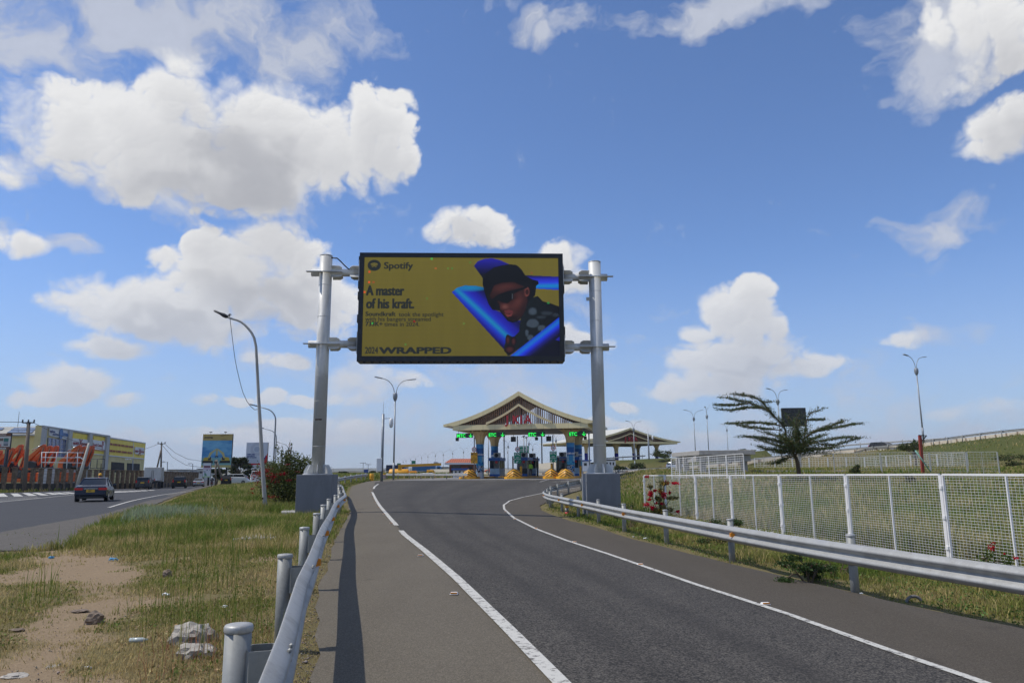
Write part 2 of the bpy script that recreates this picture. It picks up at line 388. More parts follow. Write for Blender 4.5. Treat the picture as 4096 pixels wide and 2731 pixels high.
# ---------------------------------------------------------------- ground sheet
def spread(a, b, fine, lo, hi, g=1.13):
    xs = list(np.arange(a, b, fine)); s = fine; x = xs[-1]
    while x < hi: s = min(s*g, 400); x += s; xs.append(x)
    s = fine; x = xs[0]; pre = []
    while x > lo: s = min(s*g, 400); x -= s; pre.append(x)
    return np.array(pre[::-1]+xs)
gxs = spread(-22, 16, .35, -6000, 6000, 1.06); gys = spread(2, 45, .45, -300, 9000, 1.05)
GZ = np.array([[TZ(float(x), float(y)) for x in gxs] for y in gys])
XX, YY = np.meshgrid(gxs, gys)
GZ += (fbm(XX*1.1, YY*1.1, 3)-.5)*.07*((XX < np.vectorize(RL)(YY)-.6)|(XX > np.vectorize(RR)(YY)+.5))*(YY < 60)*(np.vectorize(HR)(YY)+.4 < XX)
onroad = ((XX > np.vectorize(RL)(YY)-.1)&(XX < np.vectorize(RR)(YY)+.1)&(YY < 170))|((XX < np.vectorize(HR)(YY)+.1)&(XX > np.vectorize(HL)(YY)-.1)&(YY > 17)&(YY < 400))
GZ -= .03*onroad
# distant hills
GZ += (np.clip((YY-4500)/2500, 0, 1))*(20+34*fbm(XX/1500, YY/3000, 9))*(XX < 1500)
def gz(X, Y):
    i = np.clip(np.searchsorted(gxs, X)-1, 0, len(gxs)-2); j = np.clip(np.searchsorted(gys, Y)-1, 0, len(gys)-2)
    fx = (X-gxs[i])/(gxs[i+1]-gxs[i]); fy = (Y-gys[j])/(gys[j+1]-gys[j])
    return (GZ[j,i]*(1-fx)+GZ[j,i+1]*fx)*(1-fy)+(GZ[j+1,i]*(1-fx)+GZ[j+1,i+1]*fx)*fy
PATH = [tuple(GT(*p)[:2]) for p in [(-300,2900),(60,2731),(200,2600),(330,2480),(390,2380),(400,2310),(330,2240),(200,2212)]]
PATH2 = [tuple(GT(*p)[:2]) for p in [(-500,2300),(0,2330),(200,2260),(340,2230)]]
def dpath(X, Y, pth):
    d = np.full(np.shape(X), 1e9)
    for (ax, ay), (bx, by) in zip(pth[:-1], pth[1:]):
        dx, dy = bx-ax, by-ay; t = np.clip(((X-ax)*dx+(Y-ay)*dy)/(dx*dx+dy*dy), 0, 1)
        d = np.minimum(d, np.hypot(X-ax-t*dx, Y-ay-t*dy))
    return d
def sand(X, Y):
    s = np.exp(-(dpath(X, Y, PATH)/.62)**2)*1.1+np.exp(-(dpath(X, Y, PATH2)/.5)**2)*.55
    n = fbm(X*.9+5, Y*.9, 21); s = s+np.clip((n-.54)*2.6, -.5, .6)*(X < -2.5)*(Y < 17)*.9
    s = s+np.clip((-4.5-X)/3, 0, 1)*np.clip((9-Y)/3, 0, 1)*.42
    return np.clip(s, 0, 1)
me = fast_mesh('ground', np.stack([XX.ravel(), YY.ravel(), GZ.ravel()], 1),
    np.array([[j*len(gxs)+i, j*len(gxs)+i+1, (j+1)*len(gxs)+i+1, (j+1)*len(gxs)+i] for j in range(len(gys)-1) for i in range(len(gxs)-1)]))
at = me.attributes.new('sandy', 'FLOAT', 'POINT'); at.data.foreach_set('value', sand(XX.ravel(), YY.ravel()).astype(np.float32))
for p in me.polygons: p.use_smooth = True
gm, t, b = new_mat('ground_soil')
co = nd(t, 'ShaderNodeTexCoord').outputs['Object']
n1 = nd(t, 'ShaderNodeTexNoise', ins={'Vector': co, 'Scale': 1.6, 'Detail': 8., 'Roughness': .65}).outputs[0]
n2 = nd(t, 'ShaderNodeTexNoise', ins={'Vector': co, 'Scale': 28., 'Detail': 6., 'Roughness': .7}).outputs[0]
n3 = nd(t, 'ShaderNodeTexNoise', ins={'Vector': co, 'Scale': .035, 'Detail': 5., 'Roughness': .6}).outputs[0]
sa = nd(t, 'ShaderNodeAttribute', attribute_name='sandy').outputs['Fac']
c1 = nd(t, 'ShaderNodeMix', data_type='RGBA', ins={0: n2, 6: (.085,.075,.032,1), 7: (.24,.195,.095,1)}).outputs[2]
cg = nd(t, 'ShaderNodeMix', data_type='RGBA', ins={0: ramp(t, n3, .4, .6), 6: (.075,.085,.028,1), 7: (.16,.13,.06,1)}).outputs[2]
sx = nd(t, 'ShaderNodeSeparateXYZ', ins={0: co})
cf = nd(t, 'ShaderNodeMix', data_type='RGBA', ins={0: ramp(t, sx.outputs[1], 40, 90), 6: c1, 7: cg}).outputs[2]
c2 = nd(t, 'ShaderNodeMix', data_type='RGBA', ins={0: n2, 6: (.14,.095,.055,1), 7: (.39,.295,.19,1)}).outputs[2]
f1 = mth(t, 'MULTIPLY_ADD', n1, .9, -.45); f2 = mth(t, 'ADD', f1, sa)
c3 = nd(t, 'ShaderNodeMix', data_type='RGBA', ins={0: ramp(t, f2, .25, .6), 6: cf, 7: c2}).outputs[2]
t.links.new(c3, b.inputs['Base Color']); b.inputs['Roughness'].default_value = .95; b.inputs['Specular IOR Level'].default_value = .1
hh = mth(t, 'MULTIPLY_ADD', n2, .5, n1)
bp = nd(t, 'ShaderNodeBump', ins={'Strength': .7, 'Distance': .06, 'Height': hh}); t.links.new(bp.outputs[0], b.inputs['Normal'])
me.materials.append(gm); go_ = bpy.data.objects.new('ground', me); COL.objects.link(go_); tag(go_, kind='structure')
# ---------------------------------------------------------------- asphalt
def asphalt(name, dark, light, grain, wear=.3, tracks=()):
    m, t, b = new_mat(name); co = nd(t, 'ShaderNodeTexCoord').outputs['Object']
    a = nd(t, 'ShaderNodeTexNoise', ins={'Vector': co, 'Scale': grain, 'Detail': 3., 'Roughness': .8}).outputs[0]
    v = nd(t, 'ShaderNodeTexVoronoi', ins={'Vector': co, 'Scale': grain*1.3}).outputs['Color']
    vs = nd(t, 'ShaderNodeSeparateXYZ', ins={0: v}).outputs[0]
    l = nd(t, 'ShaderNodeTexNoise', ins={'Vector': co, 'Scale': .5, 'Detail': 6., 'Roughness': .6}).outputs[0]
    l2 = nd(t, 'ShaderNodeTexNoise', ins={'Vector': nd(t, 'ShaderNodeVectorMath', operation='MULTIPLY', ins={0: co, 1: (1.6,.12,1)}).outputs[0], 'Scale': 1.0, 'Detail': 4.}).outputs[0]
    g = mth(t, 'MULTIPLY', vs, a); g2 = ramp(t, g, .05, .6)
    f = mth(t, 'MULTIPLY_ADD', l, wear, mth(t, 'MULTIPLY_ADD', l2, wear, -wear)); g3 = mth(t, 'ADD', g2, f, clamp=True)
    c = nd(t, 'ShaderNodeMix', data_type='RGBA', ins={0: g3, 6: (*dark,1), 7: (*light,1)}).outputs[2]
    st = ramp(t, nd(t, 'ShaderNodeTexNoise', ins={'Vector': co, 'Scale': 1.7, 'Detail': 2.}).outputs[0], .68, .74, 0, .35)
    c = nd(t, 'ShaderNodeMix', data_type='RGBA', ins={0: st, 6: c, 7: (dark[0]*.7,dark[1]*.7,dark[2]*.7,1)}).outputs[2]
    if tracks:
        la = nd(t, 'ShaderNodeAttribute', attribute_name='lateral').outputs['Fac']; la = mth(t, 'MULTIPLY_ADD', l, .05, mth(t, 'SUBTRACT', la, .025)); tot = None
        for p0, wd, am in tracks:
            d = mth(t, 'ABSOLUTE', mth(t, 'SUBTRACT', la, p0)); k = ramp(t, d, 0, wd, am, 0); tot = k if tot is None else mth(t, 'ADD', tot, k)
        tot = mth(t, 'MULTIPLY', tot, ramp(t, l2, .25, .75, .45, 1.3)); c = nd(t, 'ShaderNodeMix', data_type='RGBA', ins={0: tot, 6: c, 7: (dark[0]*1.3,dark[1]*1.3,dark[2]*1.3,1)}).outputs[2]
    t.links.new(c, b.inputs['Base Color']); b.inputs['Roughness'].default_value = .85; b.inputs['Specular IOR Level'].default_value = .3
    bp = nd(t, 'ShaderNodeBump', ins={'Strength': .5, 'Distance': .006, 'Height': g2}); t.links.new(bp.outputs[0], b.inputs['Normal'])
    return m
M_sh = asphalt('shoulder_asphalt', (.093,.078,.056), (.188,.163,.122), 90, .35)
M_sr = asphalt('right_shoulder_asphalt', (.055,.045,.032), (.122,.103,.078), 90, .35)
M_ln = asphalt('lane_asphalt', (.019,.017,.015), (.140,.126,.106), 55, .30, tracks=((.24,.10,.42),(.62,.11,.42),(.43,.05,.25)))
M_hw = asphalt('highway_asphalt', (.035,.035,.038), (.075,.075,.078), 60, .3)
M_hs = asphalt('old_asphalt_edge', (.075,.066,.055), (.14,.125,.105), 40, .5)
def strip(name, fl, fr, y0, y1, dz, m, nx=14, step=.5, g=1.02, jag=0.):
    ys = []; y = y0; s = step
    while y < y1: ys.append(y); y += s; s = min(s*g, 3)
    ys.append(y1); co = []; fc = []
    for j, y in enumerate(ys):
        a, b_ = fl(y), fr(y)
        if jag: a += jag*(mnoise.noise(Vector((y*1.7,0,0)))+.5*mnoise.noise(Vector((y*6,3,0)))); b_ += jag*(mnoise.noise(Vector((y*1.7,9,0)))+.5*mnoise.noise(Vector((y*6,7,0))))
        for i in range(nx+1):
            x = a+(b_-a)*i/nx; co.append((x, y, TZ(x, y)+dz))
    n = nx+1
    fc = [[j*n+i, j*n+i+1, (j+1)*n+i+1, (j+1)*n+i] for j in range(len(ys)-1) for i in range(nx)]
    me = fast_mesh(name, np.array(co), np.array(fc)); me.materials.append(m)
    la = me.attributes.new('lateral', 'FLOAT', 'POINT'); la.data.foreach_set('value', np.tile(np.arange(nx+1)/nx, len(ys)).astype(np.float32))
    for p in me.polygons: p.use_smooth = True
    o = bpy.data.objects.new(name, me); COL.objects.link(o); tag(o, kind='structure'); return o
strip('ramp_road', RL, RR, -6, 170, .010, M_sh, 20, jag=.10)
strip('ramp_lane', LL, RLn, 0, 58, .016, M_ln, 14)
strip('right_shoulder', lambda y: RLn(y)-.02, lambda y: RR(y)+.02, 0, 56, .0145, M_sr, 8, jag=.08)
def LL2(y): return LL(58)+(y-58)*-.18 if y < 80 else -13.6+(y-80)*.15
def RL2(y): return RLn(58)+(y-58)*.42 if y < 85 else RLn(58)+27*.42+(y-85)*.21
strip('plaza_lane', LL2, RL2, 57.9, 84, .0165, M_ln, 14)
M_pl = asphalt('plaza_concrete', (.16,.155,.145), (.26,.25,.235), 12, .5)
strip('plaza_apron', lambda y: LL2(y)-1.0, lambda y: min(RR(y)-.5, 60), 84, 168, .017, M_pl, 14)
strip('highway', HL, HR, 16.4, 400, .012, M_hw, 16, jag=.12)
strip('highway_shoulder', lambda y: HR(y)-ss(19,34,y)*1.1-2.6*(1-ss(19,34,y)), HR, 16.5, 160, .018, M_hs, 4, jag=.12)
# ---------------------------------------------------------------- painted markings
def paint(name, wear):
    m, t, b = new_mat(name); co = nd(t, 'ShaderNodeTexCoord').outputs['Object']
    n = nd(t, 'ShaderNodeTexNoise', ins={'Vector': co, 'Scale': 14., 'Detail': 8., 'Roughness': .75}).outputs[0]
    c = nd(t, 'ShaderNodeMix', data_type='RGBA', ins={0: ramp(t, n, wear, wear+.08), 6: (.13,.12,.11,1), 7: (.52,.505,.455,1)}).outputs[2]
    t.links.new(c, b.inputs['Base Color']); b.inputs['Roughness'].default_value = .8; return m
M_wp = paint('white_road_paint', .40); M_wp2 = paint('faded_road_paint', .5)
def ribbon(mb, pts, w, dz):
    vs = []; n = len(pts)
    for i, p in enumerate(pts):
        a = Vector(pts[max(0,i-1)][:2]); b_ = Vector(pts[min(n-1,i+1)][:2]); d = (b_-a).normalized(); nrm = Vector((-d.y, d.x))
        for s in (-.5, .5):
            q = Vector(p[:2])+nrm*w*s; vs.append((q.x, q.y, TZ(q.x, q.y)+dz))
    mb.add(vs, [(2*i, 2*i+1, 2*i+3, 2*i+2) for i in range(n-1)], 0, True)
ys = [.2+.4*i for i in range(46)]
mb = MB(); ribbon(mb, [(LL(y), y) for y in np.arange(.2, 21.2, .4)], .15, .024)
ribbon(mb, [(LL(y), y) for y in np.arange(23, 54.5, .5)], .15, .024); ribbon(mb, [(LL(y), y) for y in np.arange(60, 72, 1)], .15, .026)
tag(mb.build('left_edge_line', M_wp), kind='structure')
mb = MB(); ribbon(mb, [(RLn(y), y) for y in np.arange(.2, 64, .4)], .11, .024); tag(mb.build('right_edge_line', M_wp), kind='structure')
def gline(mb, pl, w, dz=.03):
    ribbon(mb, [tuple(p) for p in catmull([(*GT(*q)[:2], 0) for q in pl], 2.)], w, dz)
mb = MB(); gline(mb, [(435,2031),(505,2010),(578,1993),(680,1975),(800,1962),(900,1951),(1000,1944)], .16)
gline(mb, [(-40,2014),(0,2009),(160,1993),(313,1978),(520,1964),(752,1954)], .18)
gline(mb, [(-40,1991),(0,1988),(160,1983),(313,1971),(430,1966),(620,1957)], .18)
for k in range(4): gline(mb, [(-40,2010-5*k),(0,2006-4.5*k),(160-10*k,1991-2.2*k)], .12)
for q in [((0,1974),(15,1987)),((56,1974),(75,1986)),((102,1972),(132,1983)),((141,1971),(180,1981)),((190,1971),(226,1978)),((225,1970),(262,1977)),((260,1969),(300,1975)),((447,1966),(463,1970)),((472,1965),(490,1969)),((493,1965),(508,1968)),((520,1964),(533,1967)),((545,1963),(556,1965.5)),((570,1961),(582,1964)),((600,1960),(610,1962))]:
    a, b_ = GT(*q[0]), GT(*q[1]); ribbon(mb, [a, b_], .62, .03)
tag(mb.build('highway_marking', M_wp), kind='structure')
mb = MB()
for q in [((1545,1921),(1720,1917)),((1900,1924),(1990,1920)),((1925,1928),(2030,1921)),((2160,1928),(2200,1917)),((2115,1922),(2160,1918)),((2210,1929),(2300,1920)),((2245,1928),(2320,1919)),((1790,1920),(1865,1915))]:
    gline(mb, [q[0], q[1]], .25, .033)
tag(mb.build('plaza_marking', M_wp2), kind='structure')
# ---------------------------------------------------------------- shared materials
def metal_mat(name, col, dirt, rough=.5, metal=.25, blot=1.3, amt=.55, streak=.25, grime=.3):
    m, t, b = new_mat(name); co = nd(t, 'ShaderNodeTexCoord').outputs['Object']
    st = nd(t, 'ShaderNodeVectorMath', operation='MULTIPLY', ins={0: co, 1: (1,1,streak)}).outputs[0]
    a = nd(t, 'ShaderNodeTexNoise', ins={'Vector': st, 'Scale': blot, 'Detail': 3., 'Roughness': .5, 'Distortion': .6}).outputs[0]
    f = nd(t, 'ShaderNodeTexNoise', ins={'Vector': st, 'Scale': 14., 'Detail': 6., 'Roughness': .7}).outputs[0]
    sp = nd(t, 'ShaderNodeSeparateXYZ', ins={0: nd(t, 'ShaderNodeTexVoronoi', ins={'Vector': co, 'Scale': 55.}).outputs['Color']}).outputs[0]
    c = nd(t, 'ShaderNodeMix', data_type='RGBA', ins={0: ramp(t, a, .47, .60, 0, amt), 6: (*col,1), 7: tuple(x*.45 for x in col)+(1,)}).outputs[2]
    c = nd(t, 'ShaderNodeMix', data_type='RGBA', ins={0: mth(t, 'MULTIPLY', sp, .22), 6: c, 7: tuple(min(1,x*1.35) for x in col)+(1,)}).outputs[2]
    c = nd(t, 'ShaderNodeMix', data_type='RGBA', ins={0: ramp(t, f, .56, .72, 0, grime), 6: c, 7: (*dirt,1)}).outputs[2]
    t.links.new(c, b.inputs['Base Color']); t.links.new(ramp(t, a, .3, .7, rough-.08, rough+.15), b.inputs['Roughness']); b.inputs['Metallic'].default_value = metal
    t.links.new(nd(t, 'ShaderNodeBump', ins={'Strength': .12, 'Distance': .01, 'Height': f}).outputs[0], b.inputs['Normal']); MC[name] = m; return m

GALV = metal_mat('galvanised_steel', (.36,.36,.345), (.20,.17,.13), .5, .25, 2.2, .30, .6, .35)
GALVD = metal_mat('dull_steel_post', (.27,.275,.26), (.17,.15,.12), .55, .2, 3.0, .45, .3, .4)

POLE = metal_mat('painted_steel_pole', (.60,.60,.575), (.30,.27,.22), .45, .12, .85, .62, .35, .3)

LAMPG = mat('lamp_post_grey', (.27,.29,.31), .5, .3, .12, 3)
BLACK = mat('black_paint', (.012,.013,.015), .45, 0, .1, 4)
DARK = mat('dark_metal', (.035,.036,.04), .5, .2, .15, 4)
WHITE = mat('white_paint', (.74,.74,.72), .5, 0, .07, 3)
ORANGE = mat('orange_plastic', (.80,.28,.02), .35, 0, .1, 8)
YEL = mat('yellow_paint', (.80,.38,.015), .5, 0, .16, 3)
CREAM = mat('cream_cladding', (.72,.58,.32), .5, 0, .1, 1.2)
CONC = mat('weathered_concrete', (.36,.345,.32), .85, 0, .22, 3, .25)
PEDG = metal_mat('grey_painted_concrete', (.175,.182,.195), (.42,.42,.41), .72, 0., 1.1, .22, .3, .16)
GLASS = mat('dark_car_glass', (.018,.021,.025), .08, 0, 0)
RUBBER = mat('black_rubber', (.018,.018,.018), .8, 0, .1, 8)
GREENS = mat('green_sign_face', (.0,.19,.095), .45, 0, .08, 2)
BARK = mat('brown_bark', (.12,.085,.055), .9, 0, .3, 6, .4)
WOODP = mat('weathered_wood_pole', (.17,.14,.11), .85, 0, .25, 5, .2, streak=.15)
# ---------------------------------------------------------------- guard rails
WPROF = [(0,.155),(.012,.150),(.045,.125),(.074,.100),(.082,.082),(.074,.062),(.04,.032),(.010,.012),(.006,0),(.010,-.012),(.04,-.032),(.074,-.062),(.082,-.082),(.074,-.100),(.045,-.125),(.012,-.150),(0,-.155)]
def path_at(pts, s):
    for a, b_ in zip(pts[:-1], pts[1:]):
        L = (b_-a).length
        if s <= L: return a+(b_-a)*(s/max(L,1e-6)), (b_-a).normalized()
        s -= L
    return pts[-1], (pts[-1]-pts[-2]).normalized()
def plen(pts): return sum((b_-a).length for a, b_ in zip(pts[:-1], pts[1:]))
def guard_rail(label, pts, side, zc=.63, zf=TZ, posts=None, sp=3.7, refl=(), ph=.86, detail=True, hidden=0, step=.6, bolts=0):
    """side=+1: road on the right of the travel direction (beam faces that way)"""
    pp = catmull([(x, y, 0) for x, y in pts], step)
    root = thing('guard_rail', label, 'guardrail', (pp[0].x, pp[0].y, zf(pp[0].x, pp[0].y)))
    def nrm(i):
        d = pp[min(i+1,len(pp)-1)]-pp[max(i-1,0)]; d.z = 0; d.normalize(); return Vector((d.y, -d.x, 0))*side
    mb = MB(); vs = []; k = len(WPROF); ring = [(n, z) for n, z in WPROF]+[(n-.005, z) for n, z in reversed(WPROF)]
    for i, p in enumerate(pp):
        n = nrm(i); z0 = zf(p.x, p.y)+zc
        for a, z in ring: vs.append(p+n*a+Vector((0,0,z0+z)))
    m = len(ring); fs = [(i*m+j, (i+1)*m+j, (i+1)*m+(j+1)%m, i*m+(j+1)%m) for i in range(len(pp)-1) for j in range(m)]
    if side < 0: fs = [tuple(reversed(f)) for f in fs]
    mb.add(vs, fs, 0, True); n = len(pp)-1
    mb.add([vs[j] for j in range(m)]+[vs[n*m+j] for j in range(m)], [tuple(range(m)), tuple(reversed(range(m, 2*m)))])
    mb.build('beam', GALV, root)
    L = plen(pp); ss_ = posts if posts else []
    if not ss_:
        s = .4
        while s < L: ss_.append(s); s += sp
    for i, s in enumerate(ss_):
        p, d = path_at(pp, s); nv = Vector((d.y, -d.x, 0))*side; c = p-nv*.19; z0 = zf(c.x, c.y)
        mb = MB(); mb.tube([(c.x,c.y,z0-.2),(c.x,c.y,z0+ph-.02)], .065, 16 if i < 8 else 8)
        po = mb.build('post', GALVD, root)
        if detail:
            mb = MB(); mb.lathe((c.x,c.y,z0+ph-.035), [(.068,0),(.071,.006),(.071,.026),(.066,.036)]+[(.03,.040)], 18 if i < 8 else 8)
            mb.build('cap', GALV, po)
        mb = MB(); w = .085; q = p-nv*.075; zz = z0+zc
        dv = Vector((d.x, d.y, 0)); hexa = [(-.075,-.03),(-.05,-w),(.05,-w),(.075,-.03),(.075,.03),(.05,w),(-.05,w),(-.075,.03)]
        hexi = [(a*.93, b_*.93) for a, b_ in hexa]; vs = []
        for z in (-.11, .115):
            for hx in (hexa, hexi):
                for a, b_ in hx: vs.append(q+nv*a+dv*b_+Vector((0,0,zz+z)))
        fs = []
        for j in range(8):
            j2 = (j+1)%8; fs += [(j,j2,16+j2,16+j),(8+j2,8+j,24+j,24+j2),(j,8+j,8+j2,j2),(16+j2,24+j2,24+j,16+j)]
        mb.add(vs, fs); mb.build('spacer', GALVD, root)
        if bolts and i < bolts:
            for dz in (.07, .115):
                for ds in (-.11, .0):
                    mb = MB(); q2 = p+nv*.070+dv*ds+Vector((0,0,z0+zc+dz)); mb.ico(q2, .014, 1); mb.build('bolt', GALVD, root)
    for s in refl:
        p, d = path_at(pp, s); nv = Vector((d.y, -d.x, 0))*side; z0 = zf(p.x, p.y)+zc; o_ = p+nv*.008+Vector((0,0,z0))
        dv = Vector((d.x, d.y, 0)); mb = MB()
        A = o_+Vector((0,0,.055)); B = o_-Vector((0,0,.055)); C1 = o_+nv*.095+Vector((0,0,.035)); C2 = o_+nv*.095-Vector((0,0,.035))
        mb.prism([A, C1, C2, B], -dv*.02, dv*.02); mb.build('reflector', ORANGE, root)
    return root
LP = [(-.38,.4),(-.80,1.5),(-1.00,3.0),(-1.23,4.0),(-1.45,4.9),(-1.72,6.0),(-2.05,7.5),(-2.9,11.2),(-3.72,15),(-5.0,20.8),(-6.2,26.9),(-7.45,32.8),(-9.1,39.5),(-10.8,46.3),(-12.8,53),(-14.6,60),(-15.4,66),(-15.9,72),(-16.3,78),(-16.8,85)]
guard_rail('W-beam guardrail along the left shoulder, nearest to the camera, ending at a yellow barrel', LP, 1, .63, posts=[.9,3.62,6.9,10.4,14.0,17.6,21.6,25.8]+[25.8+3.8*i for i in range(1,17)], refl=[8.2,12.2,16.0,22,28,34,42,52,62,70,76,82], bolts=4)
guard_rail('short distant W-beam guardrail between the pink-patched barrel and the brick hut', [(-18.6,107),(-14,101),(-9.5,95),(-5.6,91)], 1, .55, sp=3.2, refl=[4,9,14], detail=False)
RP = [(7.8,1),(7.05,4.2),(5.82,8.45),(5.0,11.5),(4.4,14.6),(3.85,18.6),(3.3,22.8),(2.85,27.9),(2.2,34.2),(1.8,37.8),(1.72,41.4),(1.95,44.6),(2.5,49),(3.6,53.5),(4.9,57.5),(6.5,61.5),(8.0,66),(9.2,71),(10.4,78),(12,86),(14,96)]
guard_rail('W-beam guardrail curving along the right verge in front of the white mesh fence', RP, -1, .585, posts=[7.35+3.95*i-.45 for i in range(0,22)], refl=[6.7,14.2,21.8,28.5,34,40], bolts=0)
# ---------------------------------------------------------------- LED billboard gantry
gx = Vector((math.cos(.044), math.sin(.044), 0)); gn = Vector((gx.y, -gx.x, 0)); UP = Vector((0,0,1))   # gn faces the camera
PLc = P(1272,1880,31.0); PRc = P(2401,1880,31.5)
root = thing('led_billboard', 'large LED advertising screen held between two grey steel poles over the ramp', 'billboard', ((PLc.x+PRc.x)/2, 31.25, 0))
def shaft(base, ztop, zb, seams):
    mb = MB(); x, y = base.x, base.y
    mb.tube([(x,y,zb),(x,y,ztop)], .275, 32); pole = mb.build('pole', POLE, root)
    for z in seams: mb = MB(); mb.lathe((x,y,z-.012), [(.276,0),(.281,.004),(.281,.018),(.276,.022)], 32); mb.build('weld_seam', POLE, pole)
    mb = MB(); mb.lathe((x,y,ztop-.01), [(.27,0),(.282,.0),(.282,.03),(.0,.045)][:3]+[(.05,.04)], 32); mb.build('pole_cap', POLE, pole)
    mb = MB(); mb.lathe((x,y,zb), [(.62,0),(.62,.035)], 32, smooth=False); mb.build('base_plate', POLE, pole)
    for k in range(8):
        a = math.pi/4*k+.2; d = Vector((math.cos(a), math.sin(a), 0)); c = Vector((x,y,zb+.03))
        mb = MB(); n = Vector((-d.y, d.x, 0))*.012
        mb.prism([c+d*.26, c+d*.58, c+d*.58+UP*.12, c+d*.44+UP*.37, c+d*.26+UP*.37], -n, n); mb.build('gusset', POLE, pole)
    return pole
zl = P(1295,1025,31).z; zr_ = P(2380,1050,31.5).z; zbl = P(1262,1897,30.9).z; zbr = P(2396,1893,31.4).z
z_l = [P(1280,y,31).z for y in (1143,1268,1370,1395,1505,1605,1680,1785)]; z_r = [P(2390,y,31.5).z for y in (1167,1285,1405,1520,1652,1780)]
poleL = shaft(PLc, zl, zbl, z_l); poleR = shaft(PRc, zr_, zbr, z_r)
mb = MB()                                           # old rust scar on the left pole
mb.box((PLc.x+.02, PLc.y-.277, P(1275,1679,31).z), (.26,.006,.05)); mb.box((PLc.x-.13, PLc.y-.255, P(1265,1679,31).z), (.05,.006,.03))
tag(mb.build('rust_scar', mat('rust_brown', (.06,.03,.02), .9, 0, .3, 20), poleL), 'dark rusty scar')
mb = MB(); mb.box((PRc.x-.34, PRc.y-.1, P(2350,1198,31.5).z), (.16,.02,.16)); mb.build('bracket', POLE, poleR)
for (bc, zt, lab) in ((PLc, zbl-.0, 'l'), (PRc, zbr-.0, 'r')):
    mb = MB(); R = Matrix((gx, -gn, UP)).transposed(); zb = -.9
    w = 1.42
    mb.box((bc.x, bc.y, (zt+zb)/2-.001), (w, w, zt-zb), M=R)
    pe = mb.build('pedestal', PEDG, root, bevel=.012)
    mb = MB(); mb.box((bc.x, bc.y, zt-.34), (w+.014, w+.014, .012), M=R); mb.build('shutter_line', PEDG, pe)
# cabinet
FY = .42
def GP(px, py): # point on the screen's front plane
    d = ray(px, py); o = PLc+gn*FY; n = gn; t = (o-Vector((0,0,EYE))).dot(n)/d.dot(n); return Vector((0,0,EYE))+d*t
tl, tr, bl_, br = GP(1440,1004), GP(2253,1022), GP(1427,1440), GP(2257,1450)
uL = min((tl-PLc).dot(gx), (bl_-PLc).dot(gx)+.0); uL = ((tl-PLc).dot(gx)+(bl_-PLc).dot(gx))/2; uR = ((tr-PLc).dot(gx)+(br-PLc).dot(gx))/2
zT = (tl.z+tr.z)/2; zB = (bl_.z+br.z)/2
O = PLc.copy(); O.z = 0
def SP(u, z, n=FY): return O+gx*u+gn*n+UP*z
mb = MB(); R = Matrix((gx, -gn, UP)).transposed(); c = SP((uL+uR)/2, (zT+zB)/2, 0)
mb.box(c+gn*.0, (uR-uL, .78, zT-zB), M=R)
cab = mb.build('cabinet', BLACK, root, bevel=.02)
bw = .21
mb = MB()
for (ua, ub, za, zb_) in ((uL,uR,zT-bw,zT),(uL,uR,zB,zB+bw*1.1),(uL,uL+bw,zB+bw*1.1,zT-bw),(uR-bw,uR,zB+bw*1.1,zT-bw)):
    mb.box(SP((ua+ub)/2,(za+zb_)/2,.42), (ub-ua-.002,.07,zb_-za-.002), M=R)
mb.build('bezel', BLACK, cab)
for i in range(26): mb = MB(); mb.box(SP(uL+.3+(uR-uL-.6)*i/25, zB-.03, .25), (.10,.25,.07), M=R); mb.build('vent', DARK, cab)
mb = MB()
for z in (zT-.3,zT-1.4,zT-1.9,zB+1.9,zB+.7): mb.box(SP(uL-.03,z,.1), (.07,.4,.35), M=R)
for z in (zT-.8,zT-1.5,zB+1.3): mb.box(SP(uR+.03,z,.1), (.06,.4,.5), M=R)
mb.build('hinge_box', BLACK, cab)
